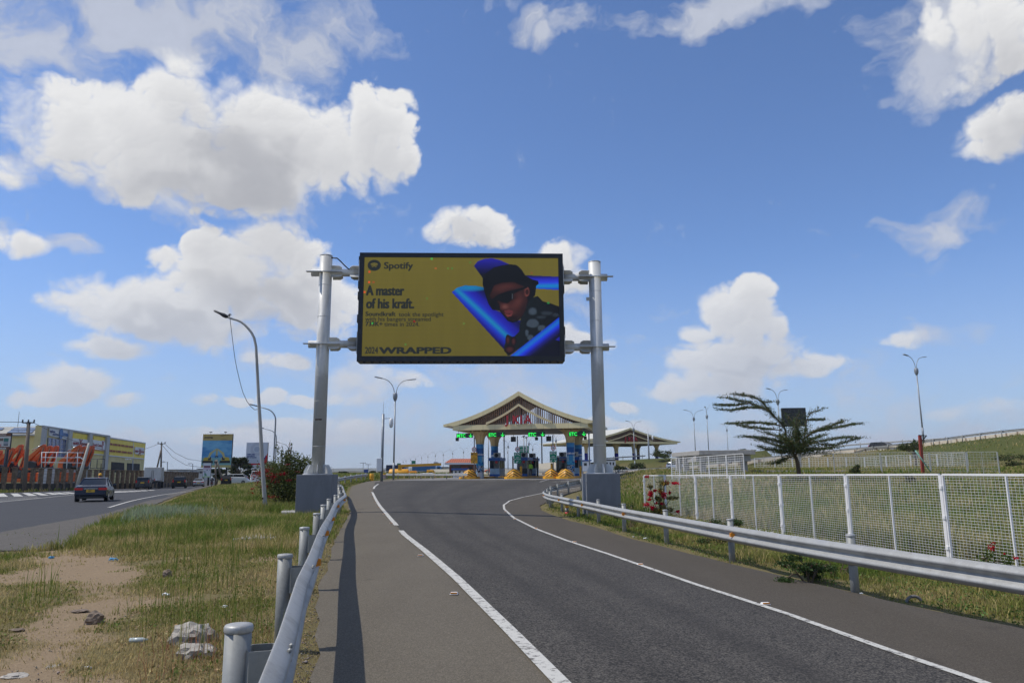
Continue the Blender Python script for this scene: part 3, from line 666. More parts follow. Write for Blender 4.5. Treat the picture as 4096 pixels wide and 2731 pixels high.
# picture on the screen, built LED by LED
sw, sh_ = (uR-uL)-2*bw, (zT-zB)-bw*2.1; su0, sz0 = uL+bw, zT-bw
def UVz(x, y):   # photo close-up coordinates -> 0..1
    v = (y-(118+(x-150)*.0217))/(1010-(x-150)*.011); xl = 150-25*v; xr = 2178+7*v; return ((x-xl)/(xr-xl), v)
def inpoly(U, V, poly):
    pts = [UVz(*p) for p in poly]; r = np.zeros(U.shape, bool); n = len(pts)
    for i in range(n):
        (x1, y1), (x2, y2) = pts[i], pts[(i+1)%n]
        if y1 == y2: continue
        c = ((V >= y1) != (V >= y2)) & (U < (x2-x1)*(V-y1)/(y2-y1)+x1); r ^= c
    return r
def ledpic(U, V):
    X = 150-25*V+U*(2028+32*V); Y = 118+(X-150)*.0217+V*(1010-(X-150)*.011)
    img = np.zeros(U.shape+(3,)); base = np.array(s2l(107,98,36)); k = 1-.16*V+.10*(fbm(U*40,V*2,5,3)-.5)
    img[:] = base*k[...,None]
    def col(mask, c): img[mask] = c[mask] if isinstance(c, np.ndarray) and c.ndim == 3 else c
    def lin(*c): return np.array(s2l(*c))
    def mixc(cs, t):
        t = np.clip(t, 0, 1)*(len(cs)-1); i = np.minimum(t.astype(int), len(cs)-2); f = (t-i)[...,None]
        cs = np.array([s2l(*c) for c in cs]); return cs[i]*(1-f)+cs[i+1]*f
    def sdist(x1, y1, x2, y2): d = math.hypot(x2-x1, y2-y1); return ((X-x1)*(y2-y1)-(Y-y1)*(x2-x1))/d
    col(inpoly(U, V, [(1290,228),(1330,180),(1400,155),(1480,150),(1560,170),(1660,215),(1720,260),(1720,430),(1420,420),(1365,330)]), mixc([(38,34,160),(26,24,125),(17,16,80),(8,8,24)], (Y-150)/170))
    col(inpoly(U, V, [(1800,330),(2180,352),(2182,488),(1935,470),(1880,440)]), mixc([(22,20,70),(36,36,175),(40,60,215),(14,130,195),(30,50,190)], (Y-340)/140))
    s = sdist(1070,500,1640,1020)
    c = mixc([(14,12,70),(26,28,150),(26,60,190),(20,130,180),(28,60,190),(32,34,170),(26,26,150),(18,16,100),(12,11,66),(26,24,140),(30,26,150),(22,18,110)], (s+60)/400)
    cone = inpoly(U, V, [(1058,495),(1110,450),(1190,427),(1300,430),(1400,452),(1440,560),(1500,680),(1560,700),(1700,800),(1790,785),(1790,900),(1640,1143),(1600,1080)])
    c = c*(1-.6*np.clip((Y-850)/300,0,1)*np.clip((X-1500)/200,0,1))[...,None]
    top = np.clip(1-((X-1250)/220)**2-((Y-450)/45)**2, 0, 1)[...,None]; c = c*(1-top)+lin(20,120,175)*top
    col(cone, c)
    jk = inpoly(U, V, [(1770,800),(1790,730),(1835,640),(1850,580),(1890,560),(1960,548),(2010,600),(2100,625),(2182,655),(2186,765),(1780,1060),(1700,1110),(1650,1143),(1610,1100),(1600,1050),(1620,990),(1640,930),(1700,960),(1760,900)])
    col(jk, mixc([(17,23,26),(12,17,20),(10,12,18)], (X-1780)/400))
    for cx, cy, rx, ry in ((1903,700,44,38),(1903,822,66,44),(1840,915,18,34),(2000,872,44,32),(1880,965,34,28),(2050,722,60,22),(2145,740,34,18),(1990,762,50,16)):
        m = (((X-cx)/rx)**2+((Y-cy)/ry)**2 < 1)&jk&((np.floor(X/13)+np.floor(Y/15))%2 == 0); col(m, lin(88,104,122)*(.35 if cy < 770 and cx > 1950 else .8))
    col(inpoly(U, V, [(1395,440),(1480,400),(1590,385),(1700,382),(1820,390),(1945,430),(1940,480),(1930,540),(1890,575),(1860,600),(1830,690),(1790,760),(1740,800),(1690,812),(1640,795),(1600,745),(1555,690),(1480,680),(1440,600)]), lin(9,9,13))
    face = inpoly(U, V, [(1455,440),(1560,405),(1700,398),(1800,440),(1850,470),(1845,545),(1850,600),(1830,680),(1790,750),(1740,785),(1690,795),(1650,780),(1610,735),(1575,695),(1550,660),(1556,625),(1535,600),(1470,565),(1440,510)])
    f = np.zeros(U.shape)+.35
    for cx, cy, rx, ry, a in ((1610,650,45,35,.55),(1760,590,60,70,.35),(1660,440,90,28,.25),(1560,470,80,40,.22),(1700,650,60,50,.2),(1665,715,50,22,.3),(1800,640,40,60,-.1),(1690,560,60,25,-.2),(1690,770,60,25,-.25),(1620,690,40,12,-.25)):
        f = f+a*np.exp(-((X-cx)/rx)**2-((Y-cy)/ry)**2)
    fc = mixc([(12,9,12),(38,19,18),(74,37,33),(108,66,60)], f); col(face, fc)
    col(inpoly(U, V, [(1600,690),(1650,682),(1690,690),(1700,705),(1660,722),(1620,715)]), lin(92,40,42)); col(inpoly(U, V, [(1610,722),(1660,724),(1695,708),(1680,745),(1640,755)]), lin(105,48,48))
    col(inpoly(U, V, [(1600,718),(1660,722),(1700,704),(1662,730)]), lin(25,12,14))
    col((((X-1842)/34)**2+((Y-500)/50)**2 < 1), mixc([(40,20,18),(110,58,52),(60,28,26)], (X-1808)/68))
    col((((X-1846)/15)**2+((Y-503)/28)**2 < 1), lin(45,22,20))
    col(inpoly(U, V, [(1478,570),(1540,525),(1640,492),(1760,468),(1850,445),(1850,462),(1770,490),(1705,520),(1692,575),(1640,617),(1585,607),(1550,588),(1500,600)]), lin(8,8,10))
    col(((X-1690)**2/16+(Y-545)**2/900 < 1), lin(70,76,84))
    col(inpoly(U, V, [(1380,415),(1383,330),(1430,295),(1500,245),(1590,225),(1660,215),(1740,225),(1790,270),(1830,335),(1900,375),(1965,392),(1970,420),(1935,452),(1900,432),(1820,405),(1700,392),(1600,400),(1500,430),(1470,500),(1440,560),(1425,575),(1400,500)]), mixc([(11,13,20),(7,8,12)], (Y-230)/160))
    col(inpoly(U, V, [(1420,560),(1450,540),(1500,600),(1560,640),(1555,690),(1480,680),(1440,620)]), lin(8,7,10))
    for cx, cy, rx, ry, a in ((1640,985,26,55,0),(1700,1000,30,50,0),(1660,1080,60,45,0)):
        m = ((X-cx)/rx)**2+((Y-cy)/ry)**2; col(m < 1, mixc([(68,34,34),(30,15,17),(12,8,12)], m))
    s2 = sdist(1655,1143,2185,760)
    col(inpoly(U, V, [(1655,1150),(2186,760),(2186,1160),(1655,1160)]), mixc([(24,40,190),(22,110,200),(30,50,215),(24,24,120),(12,12,50),(8,9,26)], -s2/170))
    col(inpoly(U, V, [(2140,990),(2186,955),(2186,1000)]), lin(26,26,150))
    for x, y, c3 in ((848,145,(80,170,70)),(200,272,(215,80,35)),(198,377,(230,85,35)),(243,378,(150,80,35)),(890,247,(160,95,40)),(1018,248,(95,125,45)),(1062,250,(80,120,50)),(150,480,(225,95,40)),(666,785,(140,20,20)),(235,800,(60,190,80)),(575,1017,(85,125,50)),(1182,815,(100,120,45)),(1897,308,(130,85,40)),(2070,618,(40,130,60)),(1250,190,(90,115,45)),(800,555,(90,115,45))):
        m = (np.abs(X-x) < 11)&(np.abs(Y-y) < 10); col(m, lin(*c3))
    sl = (np.floor(V*300)%2 == 0); img[sl] *= .93
    return img*.92
M_LED = attr_mat('led_picture', emission=1.0)
scr = panel('screen', SP(su0, sz0, .43), gx, UP, sw, sh_, 512, 256, ledpic, M_LED, root)
INK = mat('screen_black_lettering', (.02,.022,.02), .6, 0, 0, emis=s2l(30,33,28), estr=.8)
def stext(s, x, y, size_px, bold=0., xs=1., nm='lettering'):
    u, v = UVz(x, y); o = SP(su0+u*sw, sz0-v*sh_, .438)
    return text(nm, s, size_px/2040*sw, INK, scr, frame(o, gx, UP), .001, 0., xs, bold=bold)
stext('Spotify', 349, 240, 100, .014, 1.10); stext('A master', 170, 512, 148, .024, .70); stext('of his kraft.', 168, 645, 148, .024, .735)
stext('Soundkraft', 160, 724, 64, .010, 1.1); stext('took the spotlight', 505, 733, 64, .004, 1.0)
stext('with his bangers streamed', 160, 776, 64, .004, 1.0); stext('733K+', 160, 825, 64, .010, 1.02); stext('times in 2024.', 356, 831, 64, .004, 1.0)
stext('2024', 157, 1102, 96, .009, .70); stext('WRAPPED', 308, 1104, 92, .028, 1.75)
mb = MB(); u, v = UVz(250,204); cc = SP(su0+u*sw, sz0-v*sh_, .434); rr = 69/2040*sw
mb.add([cc]+[cc+gx*rr*math.cos(a*math.pi/24)+UP*rr*.87*math.sin(a*math.pi/24) for a in range(48)], [(0, 1+i, 1+(i+1)%48) for i in range(48)]); em = mb.build('emblem', INK, scr)
mb = MB()
for k, (rad, y0) in enumerate(((.66,.26),(.52,.02),(.40,-.22))):
    pts = [cc+gn*.012+gx*rr*(rad*math.sin(a))+UP*rr*.87*(y0+.30*math.cos(a*1.3)-.22) for a in [(-1+.2*i)*.95 for i in range(11)]]
    w = rr*(.085-.012*k); vs = []
    for p in pts: vs += [p-UP*w, p+UP*w]
    mb.add(vs, [(2*i, 2*i+2, 2*i+3, 2*i+1) for i in range(10)])
mb.build('emblem_wave', mat('screen_olive', (.02,.02,.02), .6, 0, 0, emis=s2l(107,98,36), estr=1), em)
# arms
def arm(px0, px1, py, pole, uP, side):
    z = GP((px0+px1)/2, py).z; a = SP((GP(px0,py)-PLc).dot(gx), z, 0); b_ = SP((GP(px1,py)-PLc).dot(gx), z, 0)
    mb = MB(); mb.tube([a, b_], .165, 20); ar = mb.build('arm', POLE, root)
    e = uR if side > 0 else uL
    for uu_, s_ in ((uP+side*-.28, -side), (e, side)):
        for k in range(4):
            an = math.pi/4+k*math.pi/2; rd = gn*math.cos(an)+UP*math.sin(an); c0 = SP(uu_, z, 0); ax = gx*s_
            n = ax.cross(rd)*.012
            mb = MB(); mb.prism([c0+rd*.15, c0+rd*.36, c0+rd*.36+ax*.34, c0+rd*.28+ax*.46, c0+rd*.15+ax*.46], -n, n); mb.build('gusset', POLE, ar)
    mb = MB(); mb.box(SP(e+side*.015, z, 0), (.03,.85,.95), M=R); mb.build('flange', POLE, ar)
    mb = MB(); ctr = SP(uP, z-.02, .0); mb.box(ctr+gx*(-side*.0)+gn*.27, (1.55,.16,.035), M=R); mb.build('collar_plate', POLE, ar)
uPL, uPR = 0., (PRc-PLc).dot(gx)
arm(1238, 1433, 1081, poleL, uPL, -1); arm(1226, 1427, 1370, poleL, uPL, -1)
arm(2258, 2434, 1100, poleR, uPR, 1); arm(2260, 2441, 1382, poleR, uPR, 1)
mb = MB(); z = zl-.1
mb.tube(catmull([SP(.2,z,.1),SP(.5,z-.02,.1),SP(1.0,z-.5,.1),SP(1.35,z-.62,.1),SP(1.6,z-.5,.1),SP(uL,z-.35,.1)], .2), .03, 6); mb.build('power_cable', BLACK, root)
# ---------------------------------------------------------------- street lamps
def leaning_lamp():
    Y0 = 34.; b0 = P(1064,2040,Y0); root = thing('street_lamp', 'leaning bare-steel street lamp with a loose hanging cable, rising from the left verge', 'street lamp', b0)
    L = [(1064,2062,9.0),(1058,1985,8.4),(1049,1850,7.8),(1041,1700,7.1),(1034,1583,6.4),(1028,1455,5.7),(1024,1385,5.4),(1017,1352,5.2),(1006,1330,5.0),(994,1315,4.9),(979,1299,4.7),(963,1287,4.5),(950,1281,4.4),(928,1275,4.2),(908,1268,4.0)]
    pts = [P(x, y, Y0) for x, y, r in L]; mb = MB(); mb.tube(pts, [r*Y0/FPX*.98 for x, y, r in L], 12)
    mb.build('pole', mat('bare_concrete_steel', (.40,.39,.36), .7, .1, .22, 3, .08, streak=.3), root)
    a, b_ = P(912,1269,Y0), P(856,1242,Y0); d = (b_-a); n = Vector((0,1,0)); u = d.cross(n).normalized()*-1
    mb = MB(); hw = .13
    sec = [(0,.05,.04),(.12,.12,.09),(.3,.13,.10),(.55,.12,.06),(.95,.09,.05),(1,.04,.03)]
    vs = []
    for t_, w, h in sec:
        c = a+d*t_
        for k in range(10): an = 2*math.pi*k/10; vs.append(c+n*w*math.cos(an)+u*h*math.sin(an))
    fs = [(i*10+j, i*10+(j+1)%10, (i+1)*10+(j+1)%10, (i+1)*10+j) for i in range(5) for j in range(10)]
    mb.add(vs, fs, 0, True); mb.build('luminaire', DARK, root)
    mb = MB(); c = P(918,1262,Y0)
    for i in range(5):
        mb.tube([c+Vector((rnd.uniform(-.1,.1), 0, rnd.uniform(-.12,.02))), c+Vector((rnd.uniform(-.1,.15), rnd.uniform(-.1,.1), rnd.uniform(0,.12))), c+Vector((rnd.uniform(-.1,.12), 0, rnd.uniform(-.1,.1)))], .014, 5)
    mb.build('loose_wiring', BLACK, root)
    mb = MB(); cb = [(920,1272),(928,1340),(941,1440),(956,1510),(972,1570),(988,1605),(1003,1625),(1018,1638),(1031,1637)]
    mb.tube(catmull([P(x,y,Y0) for x,y in cb], .3), .014, 5); mb.build('hanging_cable', BLACK, root)
    mb = MB(); c = P(1056,1992,Y0); mb.box(c-Vector((.03,.085,0)), (.06,.02,.09)); mb.build('hatch', mat('rust_brown', (.06,.03,.02), .9, 0, .3, 20), root)
leaning_lamp()
def lampM(name, label, base, hgt, mirror=False, lean=0.):
    """single-arm lamp: pole with an arm curving to the left"""
    root = thing('street_lamp', label, 'street lamp', base)
    s = -1
    pts = [base+Vector((0,0,z)) for z in (-.3, hgt*.4, hgt*.78)]; r = hgt*.009+.02
    arc = [base+Vector((s*hgt*.17*(1-math.cos(a)), 0, hgt*.80+hgt*.16*math.sin(a))) for a in [.1+.2*i for i in range(7)]]
    e = arc[-1]+Vector((s*hgt*.12, 0, hgt*.035)); mb = MB(); al = pts+arc+[e]
    mb.tube(al, [r*(1-.5*i/(len(al)-1)) for i in range(len(al))], 8); mb.build('pole', LAMPG, root)
    mb = MB(); mb.bar(e, e+Vector((s*.85,0,.22)), .28, .12); mb.build('luminaire', DARK, root, bevel=.03)
for i, (px, py, Y, hx, hy) in enumerate([(1092,1900,80,1017,1621),(1099,1895,118,1054,1711),(1149,1895,175,1111,1769),(1180,1893,215,1148,1803),(1214,1892,255,1191,1811),(1238,1892,300,1221,1827),(1334,1890,420,1319,1869),(1360,1889,500,1346,1878)]):
    b0 = P(px, 1893, Y); g0 = TZ(b0.x, min(Y,400)); b0.z = g0; hgt = P(hx, hy, Y).z-g0
    lampM('', '%s nearest of the upright single-arm street lamps lining the highway behind the red flowering bush' % ORD[i], b0, hgt)
def twin_lamp_proto():
    root = thing('twin_street_lamp', '', 'street lamp'); h = 12.
    mb = MB(); mb.tube([(0,0,-.5),(0,0,h-3)], [.11,.085], 10); mb.tube([(0,0,0),(0,0,1.6)], .135, 10); mb.build('pole', LAMPG, root)
    mb = MB(); prof = [(.02,-.65),(.16,-.5),(.27,-.2),(.29,.05),(.27,.3),(.20,.42),(.1,.43)]
    mb.lathe((0,0,h-2.45), prof, 14); o = mb.build('emblem_shield', LAMPG, root)
    for s in (-1,1):
        arc = [Vector((s*(.12+1.5*(1-math.cos(a))), 0, h-2.15+1.75*math.sin(a))) for a in [.05+.19*i for i in range(8)]]; e = arc[-1]+Vector((s*.35,0,.08))
        mb = MB(); mb.tube(arc+[e], .042, 6); ar = mb.build('arm', LAMPG, root)
        mb = MB(); mb.bar(e, e+Vector((s*.95,0,.14)), .30, .10); mb.build('luminaire', LAMPG, ar, bevel=.03)
    return root
TL = twin_lamp_proto(); n_tl = 0
def put_twin(jx, jy, bx, by, Y, span, label, rz=None, grp=None):
    """jx,jy: shield in the photo; span: arms' spread in pixels"""
    global n_tl
    o = TL if n_tl == 0 else copy_tree(TL); n_tl += 1
    b0 = P(bx, by, Y); j = P(jx, jy, Y); sc = (j.z-b0.z)/9.55; o.location = b0
    full = 5.3*sc*FPX/Y; k = max(-1, min(1, span/full)); o.rotation_euler = (0, 0, math.acos(k) if rz is None else rz); o.scale = (sc,sc,sc)
    tag(o, label, 'street lamp', grp)
put_twin(1580,1585,1574,1905,88,152,'tall twin-arm street lamp beside the slim camera pole, left of the toll plaza')
put_twin(3668,1484,3694,1755,112,131,'twin-arm street lamp above the embankment at right, behind the red post')
put_twin(3122,1607,3127,1830,125,105,'twin-arm street lamp right behind the black screen and the thorn tree')
put_twin(2779,1675,2783,1830,155,83,'twin-arm street lamp over the concrete shelter roof, left of its slimmer neighbour')
put_twin(2824,1666,2836,1825,165,34,'slim twin-arm street lamp seen side-on over the concrete shelter roof')
put_twin(2912,1720,2914,1830,205,55,'small twin-arm street lamp between the concrete shelter and the thorn tree')
put_twin(2536,1718,2540,1868,172,69,'twin-arm street lamp in front of the second toll canopy with red letters')
GS = 'twin-arm street lamps in a row on the horizon'
sm = [(712,1165),(750,1155),(812,1140),(880,1128),(960,1112),(1045,1098),(1145,1083),(1253,1073),(1378,1055),(1525,1037)]
for i, (x, y) in enumerate(sm):
    px, py = 1400+x/3.36, 1500+y/3.36; Y = 9.0*FPX/(1888-py) if i > 30 else 9.4*FPX/(1886-py); Y = min(Y, 470)
    put_twin(px, py, px, 1890, Y, 30, '%s from the left of the small twin-arm lamps between the camera pole and toll canopy' % ORD[i], grp=GS)
for px, py, Y, sp_, lb in ((2033,1786,310,41,'twin-arm lamp seen through the left half of the toll gate'),(2117,1775,165,88,'twin-arm lamp seen between the two middle lanes of the toll gate'),(2226,1763,190,60,'twin-arm lamp seen just left of the right blue columns'),(2031,1809,400,20,'faint small lamp behind the left half of the toll gate, beneath a larger one'),(2132,1797,260,24,'small lamp seen right of the green direction board through the gate')):
    put_twin(px, py, px, 1895, Y, sp_, lb)
# camera poles
def cam_pole(label, bx, by, tx, ty, Y, s=1.):
    b0 = P(bx,by,Y); t0 = P(tx,ty,Y); root = thing('camera_pole', label, 'camera pole', b0); t0.x = b0.x
    mb = MB(); mb.tube([b0-UP*.5, t0], .14*s, 12); mb.tube([t0, t0+UP*1.3*s], .02, 5); mb.build('pole', LAMPG, root)
    mb = MB(); c = t0-UP*.5*s; mb.tube([c, c+Vector((.75*s,0,.05))], .04, 6); arm_ = mb.build('bracket', WHITE, root)
    mb = MB(); c += Vector((.85*s,0,-.1)); mb.lathe(c, [(.06,.15),(.19,.05),(.2,-.2),(.22,-.45),(.17,-.75),(.05,-.85)], 12); mb.build('dome_camera', WHITE, root)
    if s >= 1: 
        mb = MB(); c = P(1518,1858,Y); mb.box(c, (.55,.4,1.3)); mb.build('control_box', WHITE, root, bevel=.02)
cam_pole('slim grey camera pole with white dome camera and control box, left of the twin-arm lamp', 1527,1905,1531,1655,76)
cam_pole('distant camera pole on the embankment, right of the second canopy gable', 2596,1828,2593,1733,170,1.2)
# ---------------------------------------------------------------- toll plaza
A12 = math.radians(12); TU = Vector((math.cos(A12), -math.sin(A12), 0)); TW = Vector((math.sin(A12), math.cos(A12), 0))
TM = Matrix((TU, TW, UP)).transposed(); TZ0 = .68; TO = Vector((-4.26, 95, 0))
def T(u, w, z): return TO+TU*u+TW*w+UP*z
def panels_mat(name, col, step, dk=.45):
    m, t, b = new_mat(name); co = nd(t, 'ShaderNodeTexCoord').outputs['Object']; x = nd(t, 'ShaderNodeSeparateXYZ', ins={0: co}).outputs[0]
    f = mth(t, 'FRACT', mth(t, 'MULTIPLY', x, 1/step)); g = mth(t, 'LESS_THAN', f, .035/step*1.2)
    n = nd(t, 'ShaderNodeTexNoise', ins={'Vector': co, 'Scale': .9, 'Detail': 5.}).outputs[0]
    c = nd(t, 'ShaderNodeMix', data_type='RGBA', ins={0: n, 6: tuple(v*.85 for v in col)+(1,), 7: tuple(min(1,v*1.1) for v in col)+(1,)}).outputs[2]
    c = nd(t, 'ShaderNodeMix', data_type='RGBA', ins={0: mth(t,'MULTIPLY',g,.6), 6: c, 7: tuple(v*dk for v in col)+(1,)}).outputs[2]
    t.links.new(c, b.inputs['Base Color']); b.inputs['Roughness'].default_value = .5; return m
CREAMP = panels_mat('cream_cladding_panels', (.84,.70,.38), 1.5)
TAN = mat('tan_slats', (.42,.25,.16), .6, 0, .15, 2); SOFF = mat('brown_soffit', (.17,.14,.105), .6, 0, .15, 1)
ROOFW = mat('pale_metal_roof', (.66,.63,.52), .45, .1, .08, .6); REDL = mat('red_lettering', (.42,.02,.03), .45, 0, .08, 3)
def canopy(label, T, M, uc, hw, hb, z0, w0, w1, k, cols, word, wsz, sub_slats=70, wrap=None, letter_gap=0.):
    """k scales the heights; z0 = ground"""
    root = thing('toll_canopy', label, 'toll gate', T(uc, (w0+w1)/2, z0)); zb, zt, ze, za = z0+6.05*k, z0+6.68*k, z0+6.8*k, z0+10.75*k
    def top(u): t = max(0, 1-abs(u-uc)/hw); return ze+(za-ze)*(.48*t+.52*t*t)
    us = [uc+hw*(-1+i/14) for i in range(29)]; th = .55*k
    poly = [(u, top(u)) for u in us]+[(u, max(top(u)-th*(1 if abs(u-uc) < hw*.9 else .55), zb+.3)) for u in reversed(us)]
    mb = MB(); n = len(poly); vs = [T(u, w0, z) for u, z in poly]+[T(u, w1, z) for u, z in poly]
    h = len(us); fs = [(i, i+1, n-2-i, n-1-i) for i in range(h-1)]; mb.add(vs, [tuple(reversed(f)) for f in fs]+[tuple(j+n for j in f) for f in fs], 0)
    mb.add(vs, [(i, (i+1)%n, n+(i+1)%n, n+i) for i in range(n)], 1); mb.build('roof', [CREAMP, ROOFW], root)
    mb = MB()
    for wa, wb in ((w0+.1, w0+.6), (w1-.6, w1-.1)): mb.box(T(uc, (wa+wb)/2, (zb+zt)/2), (2*hb, .5, zt-zb), M=M)
    for s in (-1, 1): mb.box(T(uc+s*(hb-.25), (w0+w1)/2, (zb+zt)/2), (.5, w1-w0-1.22, zt-zb-.006), M=M)
    mb.build('ring_beam', CREAMP, root)
    mb = MB(); mb.box(T(uc, (w0+w1)/2, zb+.12), (2*hb-1.02, w1-w0-1.22, .1), M=M); mb.build('soffit', SOFF, root)
    for wc, nm in ((w0+.42, 'front'), (w1-.42, 'rear')):
        mb = MB()
        for i in range(sub_slats):
            u = uc-hb*1.03+2.06*hb*(i+.5)/sub_slats; z2 = top(u)-th-.02
            if z2 > zt+.08: mb.box(T(u, wc, (zt+z2)/2), (.085*k, .12, z2-zt), M=M)
        mb.build('slat_screen', TAN, root)
    # raised inner gable
    hi = hw*.43; zi, zj = z0+9.2*k, z0+6.95*k
    def ti(u): t = 1-abs(u-uc)/hi; return zj+(zi-zj)*(.7*t+.3*t*t)
    us2 = [uc+hi*(-1+i/8) for i in range(17)]; mb = MB(); poly = [(u, ti(u)) for u in us2]+[(u, ti(u)-.3*k) for u in reversed(us2)]; n = len(poly)
    vs = [T(u, w0-.05, z) for u, z in poly]+[T(u, w0+.36, z) for u, z in poly]
    fs = [(i, i+1, n-2-i, n-1-i) for i in range(16)]; mb.add(vs, [tuple(reversed(f)) for f in fs]+[tuple(j+n for j in f) for f in fs]+[(i, (i+1)%n, n+(i+1)%n, n+i) for i in range(n)])
    mb.build('inner_gable', CREAM, root)
    # brace bars inside the gable, dark
    mb = MB()
    for s in (-1, 1): mb.bar(T(uc+s*hb*.8, w0+1.6, zt+.1), T(uc, w0+1.6, top(uc)-th-.3), .2, .25)
    mb.bar(T(uc, w0+1.6, zt), T(uc, w0+1.6, top(uc)-th), .2, .2); mb.build('truss', DARK, root)
    x = uc-wsz*1.12; adv = {'J': .56, 'K': .68, 'I': .38, 'A': .7}
    for i, ch in enumerate(word):
        x += 0 if i == 0 else wsz*adv[word[i-1]]
        text('letter', ch, wsz, REDL, root, frame(T(x, w0-.12, zt+.06), M.col[0], UP), .12, .02*wsz, .95)
    for u, w in cols:
        c = T(u, w, z0); mb = MB(); zc = 4.45*k; r = .5*k
        mb.lathe(c-UP*.3, [(r,0),(r,zc+.3)], 24); sh_ = mb.build('column', CREAM if wrap else CREAM, root)
        prof = [(r*1.02,zc),(r*1.06,zc+.3*k),(r*1.25,zc+.8*k),(r*1.75,zc+1.25*k),(r*2.6,zc+1.62*k)]
        mb = MB(); mb.lathe(c, prof, 48, flute=.06, nf=12); mb.build('capital', CREAM, root)
        for j in range(8):
            a = j*math.pi/4+.3; d = M@Vector((math.cos(a), math.sin(a), 0)); pts = []
            for q in range(7):
                b_ = q/6*1.35; pts.append(c+d*(r*.98+2.0*k*(1-math.cos(b_))*.75)+UP*(zc+.15+1.62*k*math.sin(b_)))
            mb = MB(); mb.tube(pts, .07*k, 6); mb.build('rib', CREAM, root)
        mb = MB(); mb.lathe(c+UP*zc, [(r*1.05,-.04),(r*1.16,-.04),(r*1.16,.04),(r*1.05,.04)], 24); mb.build('collar', CREAM, root)
        if wrap: wrap(c, r, zc, root)
    return root
M_PR = attr_mat('printed_graphic', rough=.35)
def blue_wrap(c, r, zc, root):
    n, m = 48, 56; co = []; r2 = r+.012
    for j in range(m+1):
        for i in range(n): a = 2*math.pi*i/n; co.append((c.x-wloc(root).x+r2*math.cos(a), c.y-wloc(root).y+r2*math.sin(a), c.z-wloc(root).z+.02+(zc-.05)*(1-j/m)))
    fc = np.array([[j*n+i, (j+1)*n+i, (j+1)*n+(i+1)%n, j*n+(i+1)%n] for j in range(m) for i in range(n)])
    me = fast_mesh('advert_wrap', np.array(co), fc[:, ::-1]); rgb = []
    for j in range(m):
        v = (j+.5)/m
        for i in range(n):
            a = i/n*2*math.pi; ph = (i/n*3)%1
            q = mnoise.noise(Vector((i*.35, j*.30, c.x))); c3 = (60,150,215) if v < .13 else (25,95,170)
            if .36 < v < .52: c3 = (60,150,200) if ph < .45 else ((165,200,215) if (j%3) else (120,170,200))
            elif .52 <= v < .62: c3 = (70,170,205) if q > -.1 else (20,110,180)
            elif .62 <= v < .82: c3 = (40,50,60) if q > .12 else ((190,190,190) if q > -.15 else (30,120,180))
            elif v >= .82: c3 = (205,210,215) if ph < .6 else (150,180,200)
            rgb.append([x*.85 for x in s2l(*c3)])
    face_col(me, np.array(rgb)); me.materials.append(M_PR); o = bpy.data.objects.new('advert_wrap', me); COL.objects.link(o); o.parent = root
    for f in me.polygons: f.use_smooth = True
    for da in (0, 1.3, -1.3):          # white word and ring printed round the wrap
        for s_, sz, xo in (('Midea', .34, -.30),):
            t = text('lettering', s_, sz, WHITE, None, Matrix.Identity(4), .004, .006, 1.)
            for v in t.data.vertices:
                a = -math.pi/2+da+(v.co.x+xo)/r2; rr = r2+.006+v.co.z; v.co = Vector((rr*math.cos(a), rr*math.sin(a), v.co.y+c.z+zc*.67))+Vector((c.x, c.y, 0))-wloc(o)
            t.parent = o
canopy('large cream toll canopy with green lane signs and red letters, spanning the road ahead', T, TM, 5.9, 9.75, 8.55, TZ0, -3.6, 10.9, 1.0,
       [(0,0),(0,8.15),(11.8,0),(11.8,8.15)], 'JKIA', 1.42, wrap=blue_wrap)
# second canopy
A2 = math.radians(-23); U2 = Vector((math.cos(A2), -math.sin(A2), 0)); W2 = Vector((math.sin(A2), math.cos(A2), 0)); M2 = Matrix((U2, W2, UP)).transposed()
c2 = P(2522,1710,199); O2 = Vector((c2.x, c2.y, 0)); zg2 = c2.z-10.75*.92
def Tb(u, w, z): return O2+U2*u+W2*w+UP*z
def indigo_wrap(c, r, zc, root):
    mb = MB(); mb.lathe(c, [(r+.02,.05),(r+.02,zc*.75)], 20); mb.build('advert_wrap', mat('indigo_wrap', (.03,.03,.22), .4, 0, .15, 1), root)
canopy('second cream toll canopy with red letters, farther away behind the right steel pole', Tb, M2, 0, 16.2, 15.2, zg2, 0, 24, .92,
       [(-12,3.5),(-12,13),(-2.5,3.5),(-2.5,13),(3,3.5),(3,13),(10.5,3.5),(10.5,13)], 'JKIA', 1.75, sub_slats=90, wrap=indigo_wrap)
# lane signs
GRN = mat('green_led', (.0,.1,.02), .5, 0, 0, emis=(.02,1.0,.10), estr=1.3)
FRONTX = TU; nrmF = -TW
def lane_sign(word, px, py, lab):
    Y = 91.2+ (px-1859)*-.0063; c = P(px, py, Y); root = thing('lane_sign', lab, 'LED sign', c+UP*.35, 'overhead lane signs of the toll canopy')
    mb = MB(); mb.box(c, (2.12,.16,.55), M=TM); bd = mb.build('panel', BLACK, root, bevel=.01)
    for s in (-1,1): mb = MB(); mb.bar(c+TU*s*.8+UP*.27, c+TU*s*.8+UP*.62, .04, .04); mb.build('hanger', DARK, root)
    o = c+TU*-1.0-TW*.085-UP*.21
    text('lettering', word, .58, GRN, bd, frame(o, TU, UP), .004, .010, .92)
    a = c+TU*.78-TW*.09; mb = MB()
    mb.bar(a+UP*.22, a-UP*.17, .06, .02, up=(0,1,0)); mb.bar(a-UP*.22, a+TU*.21+UP*.0, .06, .02, up=(0,1,0)); mb.bar(a-UP*.22, a-TU*.21+UP*.0, .06, .02, up=(0,1,0)); mb.build('arrow', GRN, bd)
lane_sign('MTC', 1859, 1741.5, 'green LED lane sign reading MTC with a down arrow')
lane_sign('ETC', 1986.5, 1738, 'leftmost of the three green LED lane signs reading ETC')
